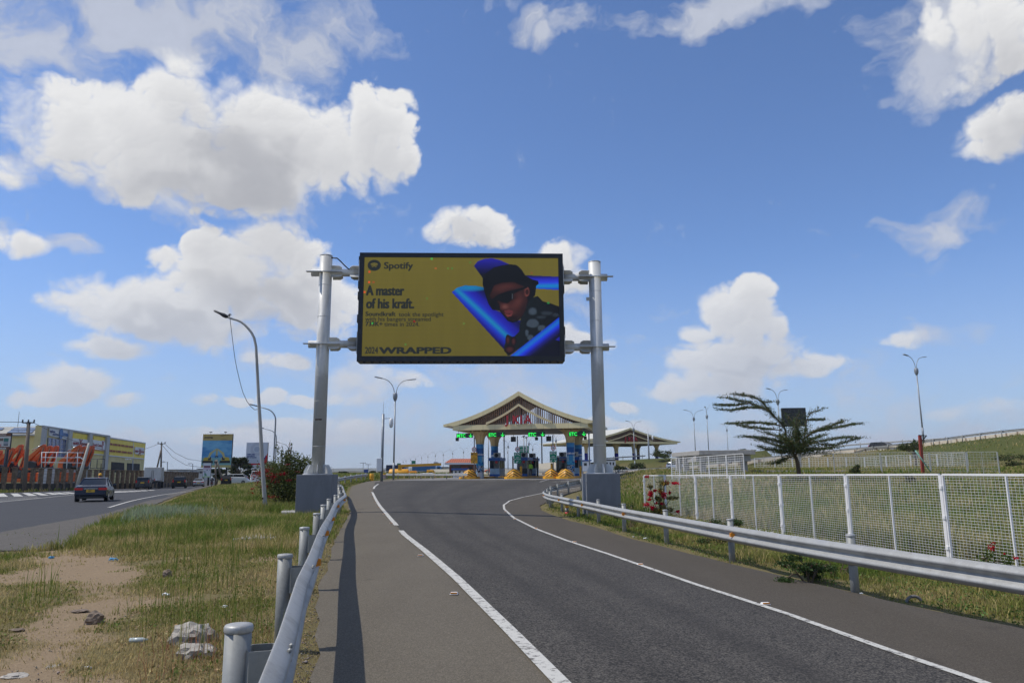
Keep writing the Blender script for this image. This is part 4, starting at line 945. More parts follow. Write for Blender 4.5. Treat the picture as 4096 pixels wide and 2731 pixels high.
lane_sign('ETC', 2146, 1736.5, 'middle one of the three green LED lane signs reading ETC')
lane_sign('ETC', 2310, 1734.5, 'rightmost green LED lane sign reading ETC, beside the right steel pole')
for px, py, s, lab in ((1829,1757,.38,'small floodlight hanging under the MTC lane sign'),(2053.5,1756,.6,'black box camera hanging left of the middle lane sign'),(2146,1754,.38,'small floodlight hanging under the middle ETC lane sign'),(2195,1754,.6,'black box camera hanging between the middle and right lane signs'),(2341,1751,.38,'small floodlight hanging under the rightmost lane sign')):
    c = P(px, py, 91.5); root = thing('floodlight', lab, 'floodlight', c)
    mb = MB(); mb.box(c, (s, s*.6, s*1.05), M=TM); mb.build('housing', BLACK, root, bevel=.03); mb = MB(); mb.bar(c+UP*s*.5, Vector((c.x,c.y,P(px,1738,91.5).z)), .05, .05); mb.build('stem', DARK, root)
# islands and crash cushions
STR, t_, b_ = new_mat('chevron_stripes'); co_ = nd(t_, 'ShaderNodeTexCoord').outputs['Object']; sp_ = nd(t_, 'ShaderNodeSeparateXYZ', ins={0: co_})
f_ = mth(t_, 'FRACT', mth(t_, 'MULTIPLY', mth(t_, 'ADD', sp_.outputs[2], mth(t_, 'MULTIPLY', mth(t_, 'ABSOLUTE', sp_.outputs[0]), .62)), 3.4))
c_ = nd(t_, 'ShaderNodeMix', data_type='RGBA', ins={0: mth(t_, 'LESS_THAN', f_, .40), 6: (.72,.36,.03,1), 7: (.035,.02,.01,1)}).outputs[2]
t_.links.new(c_, b_.inputs['Base Color']); b_.inputs['Roughness'].default_value = .5
def cushion(px, Y, lab, wd=1.0):
    c = P(px, 1905, Y); c.z = TZ0+.30; o = thing('crash_cushion', lab, 'crash barrier', c, 'striped crash cushions before the booths'); o.rotation_euler = (0,0,-A12*.5)
    vs = []; nA, nB = 16, 8; mb = MB()
    for j in range(nB+1):
        ph = j/nB*math.pi/2
        for i in range(nA*2):
            th_ = i/(nA*2)*2*math.pi; rr = math.cos(ph)**.95; x = .98*wd*rr*math.cos(th_); y = 1.3*rr*math.sin(th_); z = .82*math.sin(ph)+.10*max(0,1-abs(x)/.9)*math.sin(ph)
            if y < 0: y *= 1-.35*abs(x)/(.97*wd)      # keeled nose
            vs.append((x, y, max(z, 0)))
    n = nA*2; mb.add(vs, [(j*n+i, j*n+(i+1)%n, (j+1)*n+(i+1)%n, (j+1)*n+i) for j in range(nB) for i in range(n)], 0, False)
    b = mb.build('striped_shell', STR, None); b.parent = o
    return c
def island(px, Y, L, lab, w=1.08):
    c = P(px, 1905, Y); c.z = 0; o = thing('traffic_island', lab, 'traffic island', (c.x, c.y, TZ0-.1)); poly = []
    for x, y in ((0,-1.75),(.5,-1.72),(w,-.9),(w,L),(-w,L),(-w,-.9),(-.5,-1.72)): q = c+TU*x+TW*y; poly.append((q.x, q.y, TZ0-.1))
    mb = MB(); mb.prism(poly, (0,0,0), (0,0,.385)); mb.build('kerb', YEL, o)
    poly = []
    for x, y in ((0,-1.5),(.45,-1.45),(w-.15,-.8),(w-.15,L-.15),(-w+.15,L-.15),(-w+.15,-.8),(-.45,-1.45)): q = c+TU*x+TW*y; poly.append((q.x, q.y, TZ0+.285))
    mb = MB(); mb.prism(poly, (0,0,0), (0,0,.012)); mb.build('paving', CONC, o); return c
I1 = island(1877, 93.5, 17, 'yellow-kerbed island under the left blue columns'); I2 = island(2057, 91.5, 17, 'yellow-kerbed island in the middle, carrying the glass booth')
I3 = island(2206, 90, 9, 'short narrow yellow-kerbed island, second from the right', .92); I4 = island(2263, 89, 17, 'yellow-kerbed island under the right blue columns')
cushion(1877, 93.5, 'yellow and black striped crash cushion under the orange MTC board'); cushion(2057, 91.5, 'striped crash cushion in the middle, under the first green ETC board')
cushion(2206, 90, 'striped crash cushion second from the right, under the wider green ETC board', .88); cushion(2263, 89, 'rightmost striped crash cushion, before the right blue column')
# sign posts
RDR = mat('red_sign_border', (.45,.02,.03), .4, 0, 0)
def lane_post(px, Y, spd, dy, by0, by1, col, lines, arrows, lab, tcol):
    c = P(px, 1880, Y); root = thing('sign_post', lab, 'road sign', (c.x, c.y, TZ0)); mb = MB(); mb.tube([(c.x,c.y,TZ0),(c.x,c.y,TZ0+5.3)], .07, 10); mb.build('post', LAMPG, root)
    d = P(px, dy, Y)-TW*.09; mb = MB(); n = 28
    mb.prism([d+TU*.31*math.cos(a*2*math.pi/n)+UP*.31*math.sin(a*2*math.pi/n) for a in range(n)], TW*.01, -TW*.01); ds = mb.build('speed_disc', RDR, root)
    mb = MB(); mb.prism([d+TU*.24*math.cos(a*2*math.pi/n)+UP*.24*math.sin(a*2*math.pi/n) for a in range(n)], -TW*.006, -TW*.014); mb.build('disc_face', WHITE, ds)
    text('lettering', spd, .30, BLACK, ds, frame(d-TW*.018+TU*.0-UP*.105, TU, UP), .003, .006, .95, 'CENTER')
    z1, z0 = P(px, by0, Y).z, P(px, by1, Y).z; bc = P(px, (by0+by1)/2, Y)-TW*.09; bw_ = .88; mb = MB(); mb.box(bc, (bw_,.03,z1-z0), M=TM); bd = mb.build('board', col, root, bevel=.012)
    for s_, fy, sz, of in lines: text('lettering', s_, sz, tcol, bd, frame(Vector((bc.x,bc.y,z1-(z1-z0)*fy))-TW*.02, TU, UP), .003, of, 1., 'CENTER')
    for fx, dx in arrows:
        q = Vector((bc.x,bc.y,z0+.22))-TW*.022+TU*fx; e = q-UP*.11+TU*dx*.13; mb = MB(); mb.bar(q+UP*.12-TU*dx*.12, e, .05, .01, up=(0,1,0)); mb.bar(e, e+UP*.17, .045, .01, up=(0,1,0)); mb.bar(e, e-TU*dx*.17, .045, .01, up=(0,1,0)); mb.build('arrow', tcol, bd)
OSIG = mat('orange_sign_face', (.72,.36,.01), .4, 0, .05, 2)
lane_post(1897, 94.5, '5', 1797, 1808.5, 1852.5, OSIG, [('MTC',.26,.38,.008),('Cash',.50,.15,.001),('MTC CARD',.62,.15,.001),('MOBILE-PAY',.74,.14,.001)], [(0,-1)], 'round 5 speed sign above an orange MTC board on one post', BLACK)
lane_post(2070.5, 92.3, '20', 1796, 1808.5, 1852.5, GREENS, [('ETC',.26,.38,.008),('KEEP',.52,.17,.002),('DISTANCE',.66,.17,.002)], [(0,-1)], 'round 20 sign above the green ETC board left of the glass booth', WHITE)
lane_post(2213.5, 90.5, '20', 1791, 1804, 1848, GREENS, [('ETC',.26,.38,.008),('KEEP',.52,.17,.002),('DISTANCE',.66,.17,.002)], [(-.22,-1),(.22,1)], 'round 20 sign above the green ETC board with two arrows', WHITE)
# booths
BLUEB = mat('blue_booth_band', (.015,.10,.36), .4, 0, .1, 2); GLZ = mat('booth_glass', (.03,.04,.05), .05, 0, .2, 1.5); LBL = mat('pale_blue_panel', (.35,.50,.62), .4, 0, .3, 2.5)
def booth(u, w, L, lab, frame_=True, xoff=TO, style=0):
    c = xoff+TU*u+TW*w; c.z = TZ0+.3; root = thing('toll_booth', lab, 'toll booth', c); H_ = 2.45; wd = 1.35
    mb = MB(); mb.box(c+UP*.5, (wd, L, 1.0), M=TM); mb.build('lower_wall', LBL if style else BLACK, root)
    mb = MB(); mb.box(c+UP*1.5, (wd-.06, L-.06, 1.0), M=TM); mb.build('window', GLZ, root)
    for x in (-1,1):
        for y in (-1,-.3,.4,1): mb = MB(); mb.box(c+TU*x*(wd/2-.03)+TW*y*(L/2-.03)+UP*1.5, (.07,.07,1.0), M=TM); mb.build('mullion', LAMPG, root)
    mb = MB(); mb.box(c+UP*2.2, (wd+.25, L+.35, .42), M=TM); mb.build('roof_band', BLUEB, root, bevel=.03)
    mb = MB(); mb.box(c+UP*.13-TW*(L/2+.02), (wd+.05,.05,.26), M=TM); mb.build('kick_plate', BLUEB, root)
    mb = MB(); mb.box(c-TW*(L/2+.05)+UP*1.85+TU*.25, (.3,.05,.35), M=TM); mb.build('notice', RDR, root)
    return c
def ac_unit(c, lab, sz=1.):
    root = thing('air_conditioner', lab, 'air conditioner', c); mb = MB(); mb.box(c+UP*.32, (.85*sz,.35,.62*sz), M=TM); b = mb.build('casing', mat('off_white_metal', (.45,.45,.42), .5, .1, .1, 4), root, bevel=.02)
    mb = MB(); mb.lathe((0,0,0), [(.24*sz,0),(.24*sz,.03)], 20); 
    R_ = Matrix.Rotation(math.radians(90), 3, 'X'); mb.v = [tuple(c+UP*.32-TU*.08-TW*.18+TM@(R_@Vector(v))) for v in mb.v]; mb.build('fan_grille', BLACK, b)
b1 = booth(1.3, 4.2, 3.0, 'toll booth between the left pair of blue columns', style=1)
cM = P(2098, 1890, 98); b2 = booth(0, 0, 3.4, 'toll booth in the middle island with dark glass', xoff=Vector((cM.x, cM.y, 0)))
cN = P(2130, 1890, 103); b3 = booth(0, 0, 2.4, 'second booth on the middle island, behind the dark glass one', xoff=Vector((cN.x, cN.y, 0)), style=1)
cR = P(2252, 1890, 98); b4 = booth(0, 0, 3.0, 'toll booth in dark glass just left of the right blue columns', xoff=Vector((cR.x, cR.y, 0)))
cS = P(2300, 1890, 97); b5 = booth(0, 0, 2.6, 'pale blue toll booth right of the right front column', xoff=Vector((cS.x, cS.y, 0)), style=1)
for c, lab in ((b1,'air conditioner on the left toll booth'),(b2,'air conditioner on the dark glass middle booth'),(b3,'air conditioner on the rear booth of the middle island'),(b4,'air conditioner left of the right front column'),(b5,'air conditioner between the two right columns')): ac_unit(c+UP*2.42, lab, 1.1)
def lane_frame(px0, px1, Y0, Y1, lab):
    a = P(px0, 1890, Y0); b = P(px1, 1890, Y1); root = thing('portal_gate', lab, 'metal frame', ((a.x+b.x)/2, (a.y+b.y)/2, TZ0+.28))
    for q in (a, b): mb = MB(); mb.box((q.x,q.y,TZ0+1.55), (.16,.16,2.6), M=TM); mb.build('post', mat('hazard_black', (.05,.035,.012), .5, 0, .6, 3), root)
    mb = MB(); mb.bar((a.x,a.y,TZ0+2.45), (b.x,b.y,TZ0+2.45), .14, .12); mb.build('beam', mat('brass_beam', (.28,.18,.07), .5, .1, .2, 3), root)
    mb = MB(); m_ = (a+b)/2; mb.box((m_.x,m_.y,TZ0+1.2), (.18,.14,1.9), M=TM); mb.build('reader', BLACK, root)
lane_frame(2052, 2150, 95, 101, 'dark portal frame around the middle toll booths'); lane_frame(2233, 2318, 94, 97, 'dark portal frame around the right toll booths')
def bollard(px, py, Y, h, lab):
    c = P(px, py, Y); c.z = TZ0+.28; root = thing('yellow_post', lab, 'bollard', c); mb = MB(); mb.box(c+UP*h/2, (.26,.26,h), M=TM); mb.build('body', YEL, root, bevel=.03)
    mb = MB(); mb.box(c+UP*(h+.04), (.2,.2,.1), M=TM); mb.build('top_light', DARK, root)
bollard(2084,1890,93.5,1.25,'square yellow post beside the middle crash cushion'); bollard(2207,1880,92,1.5,'slim yellow post behind the second crash cushion from the right'); bollard(2322,1890,93,1.2,'yellow post at the far right toll booth')
for px, Y, z0, z1, lab in ((2017,104,0,6.2,'slim steel pole right of the left blue columns'),(2096,112,0,6.3,'slim steel pole left of the green direction board'),(2106.5,116,0,6.3,'slim steel pole right across the green direction board'),(2168.5,100,1.9,6.0,'slim pole between the two middle lanes ending above ground'),(1954,112,0,6.2,'slim steel pole between the left blue columns'),(2359,90,0,5.6,'slim pole just left of the right gantry pole')):
    c = P(px,1880,Y); root = thing('slim_pole', lab, 'pole', (c.x,c.y,TZ0)); mb = MB(); mb.tube([(c.x,c.y,TZ0+z0),(c.x,c.y,TZ0+z1)], .085, 8); p_ = mb.build('shaft', LAMPG, root)
    mb = MB(); mb.lathe((c.x,c.y,TZ0+z1-.25), [(.09,0),(.22,.1),(.22,.25)], 10); mb.build('head', LAMPG, p_)
# green direction board beyond the gate
def road_board(x0, y0, x1, y1, Y, m, posts, lab, lines=(), tm=WHITE, name='direction_sign'):
    a = P(x0,y0,Y); b = P(x1,y1,Y); root = thing(name, lab, 'road sign', ((a.x+b.x)/2, Y, .3)); mb = MB(); mb.box(((a.x+b.x)/2, Y, (a.z+b.z)/2), (b.x-a.x, .12, a.z-b.z)); bd = mb.build('board', m, root)
    for px in posts: q = P(px, y1, Y); mb = MB(); mb.tube([(q.x,Y+.15,-1),(q.x,Y+.15,a.z-.1)], .1+Y*.0002, 8); mb.build('post', LAMPG, root)
    for s_, fx, fy, sz in lines: text('lettering', s_, sz*(a.z-b.z), tm, bd, frame((a.x+(b.x-a.x)*fx, Y-.07, a.z-(a.z-b.z)*fy), (1,0,0), UP), .01, .01*sz, 1.)
    return bd, a, b
bd, a, b = road_board(2077, 1783, 2115, 1812.5, 150, GREENS, (2097,2106), 'green direction board seen through the toll gate', [('UPPER KIGALI',.04,.18,.16),('EASTERN',.04,.55,.16),('BYPASS',.04,.75,.16)])
mb = MB(); q = Vector((a.x+(b.x-a.x)*.82, 149.9, b.z+.45)); mb.bar(q+UP*.85, q, .14, .03, up=(0,1,0)); mb.bar(q, q+Vector((-.32,0,.28)), .12, .03, up=(0,1,0)); mb.build('arrow', WHITE, bd)
road_board(1987, 1828, 2007, 1849, 180, LAMPG, (2006,), 'grey back of a board on a post, right of the left blue columns')
road_board(1646, 1841.5, 1662, 1854.5, 330, GREENS, (1648,), 'smaller distant green direction board, above the yellow tanker'); road_board(1589,1852,1603,1864,330,GREENS,(1587,),'smallest distant green direction board, left of the blue trucks')
road_board(1735, 1847, 1751, 1859, 300, mat('grey_board', (.35,.36,.36), .6, 0, .1, 1), (1740,1753), 'pale grey slatted board standing on two posts on the horizon')
road_board(1456, 1877, 1472, 1896, 210, mat('blue_board', (.03,.07,.28), .5, 0, .1, .5), (1464,), 'blue board standing behind the left guardrail')
# hut with tiled roof
TILE, t_, b_ = new_mat('red_clay_tiles'); co_ = nd(t_, 'ShaderNodeTexCoord').outputs['Object']; sp_ = nd(t_, 'ShaderNodeSeparateXYZ', ins={0: co_})
wv = mth(t_, 'ABSOLUTE', mth(t_, 'SINE', mth(t_, 'MULTIPLY', sp_.outputs[0], 9.))); wz = mth(t_, 'FRACT', mth(t_, 'MULTIPLY', sp_.outputs[2], 3.2))
nn = nd(t_, 'ShaderNodeTexNoise', ins={'Vector': co_, 'Scale': 1.6, 'Detail': 4.}).outputs[0]
cc_ = nd(t_, 'ShaderNodeMix', data_type='RGBA', ins={0: mth(t_, 'MULTIPLY', wv, mth(t_, 'ADD', mth(t_, 'MULTIPLY', wz, .6), nn)), 6: (.16,.035,.015,1), 7: (.55,.16,.06,1)}).outputs[2]
t_.links.new(cc_, b_.inputs['Base Color']); b_.inputs['Roughness'].default_value = .7
t_.links.new(nd(t_, 'ShaderNodeBump', ins={'Strength': .8, 'Distance': .05, 'Height': wv}).outputs[0], b_.inputs['Normal'])
BRK, t_, b_ = new_mat('red_brick'); co_ = nd(t_, 'ShaderNodeTexCoord').outputs['Object']
bt = nd(t_, 'ShaderNodeTexBrick', ins={'Vector': nd(t_, 'ShaderNodeMapping', ins={0: co_, 'Rotation': (math.pi/2,0,0)}).outputs[0], 'Scale': 4., 'Color1': (.20,.06,.035,1), 'Color2': (.26,.085,.05,1), 'Mortar': (.2,.15,.12,1), 'Mortar Size': .015})
t_.links.new(bt.outputs[0], b_.inputs['Base Color']); b_.inputs['Roughness'].default_value = .85
def hut():
    Y = 118; a = P(1797, 1895, Y); b = P(1925, 1895, Y); e0 = P(1780,1852,Y); e1 = P(1930,1852,Y); zt = P(1800,1833,Y).z; zg = TZ(a.x, Y)
    root = thing('gatehouse', 'small red brick gatehouse with a clay tile roof, left of the toll canopy', 'building', ((a.x+b.x)/2, Y+3, zg))
    mb = MB(); mb.box(((a.x+b.x)/2, Y+3, (zg+e0.z)/2-.3), (b.x-a.x, 6, e0.z-zg+.55)); mb.build('wall', BRK, root)
    mb = MB(); mb.box(((e0.x+e1.x)/2, Y+3, e0.z-.08), (e1.x-e0.x, 7.4, .3)); mb.build('eave', WHITE, root)
    x0, x1, y0, y1, z0 = e0.x, e1.x, Y-.7, Y+6.7, e0.z+.07; r0, r1 = P(1798,1833,Y).x, x1-2
    vs = [(x0,y0,z0),(x1,y0,z0),(x1,y1,z0),(x0,y1,z0),(r0,Y+3,zt),(r1,Y+3,zt)]; mb = MB(); mb.add(vs, [(0,1,5,4),(1,2,5),(2,3,4,5),(3,0,4),(3,2,1,0)]); rf = mb.build('roof', TILE, root)
    mb = MB(); c = P(1824,1876,Y-.03); mb.box(c, (1.5,.08,1.2)); w = mb.build('window', GLASS, root); mb = MB(); mb.box(c+Vector((0,-.02,-.68)), (1.7,.12,.12)); mb.build('sill', CONC, w)
    mb = MB(); c = P(1882,1876,Y-.03); mb.box(c, (.6,.08,.9)); mb.build('window', GLASS, root)
hut()
def kiosk(x0, x1, y0, y1, Y, lab, roofm, win=2, dep=3.):
    a = P(x0, y1, Y); b = P(x1, y0, Y); root = thing('kiosk', lab, 'building', ((a.x+b.x)/2, Y+dep/2, a.z)); w = b.x-a.x; h = b.z-a.z
    mb = MB(); mb.box(((a.x+b.x)/2, Y+dep/2, (a.z+b.z)/2-.4), (w, dep, h+.8-.35)); mb.build('wall', WHITE, root)
    mb = MB(); mb.box(((a.x+b.x)/2, Y+dep/2, b.z+.02), (w+.5, dep+.5, .25)); mb.build('roof', roofm, root)
    for i in range(win): mb = MB(); mb.box((a.x+w*(i+.7)/(win+.4), Y-.01, a.z+h*.5), (w/(win+1)*.55, .08, h*.36)); mb.build('window', GLASS, root)
BLUER = mat('blue_roof_sheet', (.02,.09,.35), .4, 0, .1, 1)
kiosk(1812, 1866, 1876, 1897, 112, 'low white kiosk with a thin blue roof before the brick gatehouse', BLUER, 3, 2.5)
kiosk(2321, 2362, 1841, 1872, 165, 'white cabin with a blue roof just left of the right gantry pole', BLUER, 1, 6)
kiosk(2420, 2462, 1838, 1870, 175, 'long white building with small square windows right of the gantry pole', mat('dark_roof_edge', (.08,.08,.08), .6, 0, .1, 1), 3, 14)
# water tank
c = P(1997,1890,170); root = thing('water_tank', 'black plastic water tank beyond the left lanes', 'tank', c); c.z -= .8; mb = MB(); mb.lathe(c, [(.95,0),(.98,.8),(.95,1.9),(.6,2.3),(.3,2.5),(.3,2.65)], 18); mb.build('body', BLACK, root)
mb = MB(); mb.lathe(c-UP*1.2, [(1.1,0),(1.1,1.18)], 12, smooth=False); mb.build('base', CONC, root)
# parapets of the roads beyond
BEI, t_, b_ = new_mat('beige_parapet'); co_ = nd(t_, 'ShaderNodeTexCoord').outputs['Object']; x_ = nd(t_, 'ShaderNodeSeparateXYZ', ins={0: co_})
fr = mth(t_, 'FRACT', mth(t_, 'MULTIPLY', mth(t_, 'ADD', x_.outputs[0], mth(t_, 'MULTIPLY', x_.outputs[1], .8)), .62)); nn = nd(t_, 'ShaderNodeTexNoise', ins={'Vector': co_, 'Scale': .6, 'Detail': 5.}).outputs[0]
c_ = nd(t_, 'ShaderNodeMix', data_type='RGBA', ins={0: nn, 6: (.50,.43,.33,1), 7: (.68,.62,.52,1)}).outputs[2]
c_ = nd(t_, 'ShaderNodeMix', data_type='RGBA', ins={0: mth(t_, 'MULTIPLY', mth(t_, 'LESS_THAN', fr, .16), .8), 6: c_, 7: (.16,.10,.06,1)}).outputs[2]
t_.links.new(c_, b_.inputs['Base Color']); b_.inputs['Roughness'].default_value = .8
BEI2 = mat('pale_concrete_wall', (.62,.56,.45), .8, 0, .12, .5)
def parapet(pts, h, m, lab, th=.3, below=0.):
    P_ = [Vector(p) for p in pts]; root = thing('parapet_wall', lab, 'wall', P_[len(P_)//2]); mb = MB(); vs = []; n = len(P_)
    for i, p in enumerate(P_):
        d = (P_[min(i+1,n-1)]-P_[max(i-1,0)]); d.z = 0; d.normalize(); nv = Vector((-d.y, d.x, 0))*th/2
        vs += [p-nv-UP*below, p+nv-UP*below, p+nv+UP*h, p-nv+UP*h]
    mb.add(vs, [(4*i+j, 4*i+4+j, 4*i+4+(j+1)%4, 4*i+(j+1)%4) for i in range(n-1) for j in range(4)]+[(3,2,1,0),(4*n-4,4*n-3,4*n-2,4*n-1)]); mb.build('wall', m, root); return root
parapet([P(1722,1886,215),P(1850,1886,205),P(2000,1886.5,195),P(2150,1887,190),P(2330,1886,185),P(2420,1883,180)], .72, BEI2, 'pale roadside wall running behind the toll booths', below=.6)
parapet([P(2140,1872,230),P(2190,1869,225),P(2240,1864,220),P(2290,1861,215),P(2330,1858,212)], 1.4, BEI2, 'sloping pale flyover wall seen between the right toll lanes', below=.5)
parapet([P(1320,1893,420),P(1365,1889,430),P(1420,1888.5,440),P(1500,1891,440),P(1560,1892,430)], .8, BEI2, 'faint pale bridge wall far away left of the yellow barrels', below=.4)
# ---------------------------------------------------------------- right side: embankment, fences, shelter
def rz(x, y): return near_ramp(x, y)[1]-.15
guard_rail('W-beam guardrail climbing the embankment at right, seen from behind its posts', [(p[0], p[1]) for p in RAMP], 1, .63, zf=rz, sp=4., detail=False, step=2.5)
def offr(d, i0=0, i1=None):
    out = []
    R_ = RAMP[i0:i1]
    for i, p in enumerate(R_):
        a = R_[max(0,i-1)]; b = R_[min(len(R_)-1,i+1)]; v = Vector((b[0]-a[0], b[1]-a[1], 0)).normalized(); n = Vector((v.y, -v.x, 0)); out.append((p[0]+n.x*d, p[1]+n.y*d, p[2]))
    return out
parapet([(x, y, z-.15) for x, y, z in offr(1.0)], .55, BEI, 'slotted pale concrete kerb wall under the climbing guardrail', below=.3)
mb = MB(); L_, R2_ = offr(1.6), offr(9.5); vs = []
for a, b in zip(L_, R2_): vs += [(a[0],a[1],a[2]-.12),(b[0],b[1],b[2]-.12)]
mb.add(vs, [(2*i, 2*i+1, 2*i+3, 2*i+2) for i in range(len(L_)-1)]); tag(mb.build('embankment_road', M_hw), kind='structure')
g2 = [P(3180,1792,152),P(3300,1788,150),P(3441,1776,146),P(3606,1765,140),P(3759,1755,134),P(3860,1750,130)]
guard_rail('farther guardrail on the far side of the embankment road, left of the red post', [(p.x, p.y) for p in g2], 1, .45, zf=lambda x, y: float(np.interp(x, [p.x for p in g2], [p.z for p in g2]))-.45, sp=4., detail=False, step=3)
g3 = [P(2415,1833,178),P(2490,1828,182),P(2581,1822,186)]
guard_rail('short guardrail on the bank in front of the second toll canopy', [(p.x, p.y) for p in g3], 1, .45, zf=lambda x, y: float(np.interp(x, [p.x for p in g3], [p.z for p in g3]))-.45, sp=3.2, detail=False, step=3)
g4 = [P(2421,1880,168),P(2520,1874,164),P(2600,1870,160),P(2700,1862,152)]
FW_ = mat('white_fence_paint', (.74,.73,.715), .5, 0, .08, 3)
def mesh_fence(label, base, pxs_, ztop, zbot, m, wire=.006, dx=.10, dz=.062, post=.06, mid=True, clips=True, tilt=None, lsub=''):
    """base: two ground points of the fence line; pxs_: photo x of the panel joints"""
    a, b = Vector(base[0]), Vector(base[1]); d = (b-a); d.z = 0; d.normalize()
    def at(px, py=1960):
        r = ray(px, py); # intersect the vertical plane
        n = Vector((-d.y, d.x, 0)); t = (a-Vector((0,0,EYE))).dot(n)/r.dot(n); q = Vector((0,0,EYE))+r*t; q.z = 0; return q
    J = [at(x) for x in pxs_]; root = thing('mesh_fence', label, 'fence', (J[0].x, J[0].y, zbot(J[0])))
    for i in range(len(J)-1):
        p, q = J[i], J[i+1]; e = (q-p).normalized(); p2, q2 = p+e*.05, q-e*.05; z0p, z0q, z1p, z1q = zbot(p), zbot(q), ztop(p), ztop(q)
        def pt(t, v): x = p2.lerp(q2, t); zb_ = z0p+(z0q-z0p)*t; zt_ = z1p+(z1q-z1p)*t; return Vector((x.x, x.y, zb_+(zt_-zb_)*v))
        mb = MB(); w = post*.75
        for A, B in ((pt(0,0),pt(0,1)),(pt(1,0),pt(1,1)),(pt(0,1)-UP*.0,pt(1,1)),(pt(0,.0),pt(1,.0))): mb.bar(A, B, w, w)
        if mid: mb.bar(pt(.5,0), pt(.5,1), w*.8, w*.8)
        pn = mb.build('panel_frame', m, root)
        mb = MB(); L = (q2-p2).length; n = int(L/dx)
        for k in range(1, n): mb.bar(pt(k/n,0), pt(k/n,1), wire, wire)
        H_ = z1p-z0p; n = int(H_/dz)
        for k in range(1, n): mb.bar(pt(0,k/n), pt(1,k/n), wire*1.45, wire*1.45)
        mb.build('wire_mesh', m, pn)
    for p in J:
        mb = MB(); mb.bar(Vector((p.x,p.y,zbot(p)-.3)), Vector((p.x,p.y,ztop(p)-.02)), post, post); po = mb.build('post', m, root)
        if clips:
            for v in (.15,.5,.85): mb = MB(); z = zbot(p)+(ztop(p)-zbot(p))*v; mb.box(p+UP*z, (.10,.10,.07)); mb.build('clip', m, po)
fa, fb = GT(2577,2050), GT(3776,2243)
ft = lambda p: float(np.interp(p.y, [fb.y, fa.y], [P(3776,1897,fb.y).z, P(2577,1901,fa.y).z]))
mesh_fence('long white wire-mesh fence nearest to the camera, just behind the right guardrail', (fa, fb), [2577,2661,2783,2924,3121,3388,3771,4360,5330], ft, lambda p: TZ(p.x, p.y)+.02, FW_, wire=.0036, dx=.088, dz=.056)
def fence_line(label, q0, q1, pxl, hb, m=FW_, **k):
    a, b = P(*q0), P(*q1); zt = lambda p: float(np.interp(p.x, [a.x, b.x], [a.z, b.z])); mesh_fence(label, (a, b), pxl, zt, lambda p: zt(p)-hb, m, clips=False, **k)
fence_line('rusty white mesh fence stepping up behind the front fence, left of the thorn tree', (2690,1834,62), (2983,1813,54), [2690,2722,2776,2841,2912,2983], 1.9, wire=.016, dx=.2, dz=.16)
GFP = mat('grey_fence_wire', (.42,.43,.41), .6, .1, .1, 3)
fence_line('low white mesh fence behind the thorn tree, along the foot of the bank', (3025,1831,105), (3470,1827,100), [3025,3107,3178,3245,3321,3395,3470], 1.75, wire=.022, dx=.35, dz=.25)
fence_line('leaning white mesh fence left and right of the red post', (3468,1826,88), (3900,1808,82), [3468,3556,3655,3762,3885], 1.8, wire=.02, dx=.3, dz=.2)
fence_line('thin grey wire fence in front of the leaning white one, ending at the far right', (3344,1811,66), (4008,1806,58), [3344,3534,3732,3880,4008], 1.95, GFP, wire=.012, dx=.22, dz=.2, post=.05)
# low wall
w0_, w1_ = P(2900,1880,68), P(3380,1881,64); mb = MB(); root = thing('low_wall', 'low grey concrete wall at the foot of the thorn tree', 'wall', ((w0_.x+w1_.x)/2, 66, w0_.z-.4)); mb.bar(w0_-UP*.4, w1_-UP*.4, .3, .8); mb.build('body', CONC, root)
# concrete shelter
def shelter():
    Y = 66; c0, c1 = P(2795,1798,Y), P(3021,1801,Y-1); l = P(2686,1805,Y+9); root = thing('concrete_shelter', 'flat-roofed grey concrete shelter on square columns, left of the thorn tree', 'shelter', (c0.x, Y+4, TZ(c0.x, Y)))
    zt = (c0.z+c1.z)/2; th = .42; poly = [(c0.x,c0.y),(c1.x,c1.y),(c1.x-1.0,c1.y+10),(l.x,l.y)]
    mb = MB(); mb.prism([(x,y,zt-th) for x,y in poly], (0,0,0), (0,0,th)); mb.build('roof_slab', CONC, root, bevel=.03)
    mb = MB()
    for (x0,y0),(x1,y1) in (((c0.x+.3,c0.y+.5),(c1.x-.3,c1.y+.5)),((c0.x+.1,c0.y+.9),(l.x+.8,l.y-.6))): mb.bar((x0,y0,zt-th-.3),(x1,y1,zt-th-.3), .3, .55)
    mb.build('beam', CONC, root)
    for px, y in ((2717,Y+7.5),(2812,Y+.8),(2978,Y+.2),(2745,Y+5)):
        q = P(px,1890,y); z0 = TZ(q.x,q.y); mb = MB(); mb.box((q.x,q.y,(z0+zt-th)/2-.2), (.48,.48,zt-th-z0+.3)); mb.build('column', CONC, root)
shelter()
# black screen on its post
c = P(3175,1668,118); root = thing('blank_screen', 'switched-off black LED screen standing behind the thorn tree', 'billboard', (c.x, c.y, TZ(c.x,118)))
mb = MB(); w_ = P(3222,1668,118).x-P(3128,1668,118).x; h_ = P(3175,1632,118).z-P(3175,1706,118).z; mb.box(c, (w_,.5,h_), rz=-.08); mb.build('cabinet', BLACK, root, bevel=.04)
mb = MB(); mb.box(c-Vector((0,.27,0)), (w_*.94,.04,h_*.93), rz=-.08); mb.build('dark_panel', mat('unlit_screen', (.01,.011,.013), .25, 0, .1, 3), root)
mb = MB(); mb.tube([(c.x+.6,c.y+.3,TZ(c.x,118)-1),(c.x+.6,c.y+.3,c.z)], .2, 10); mb.build('post', LAMPG, root)
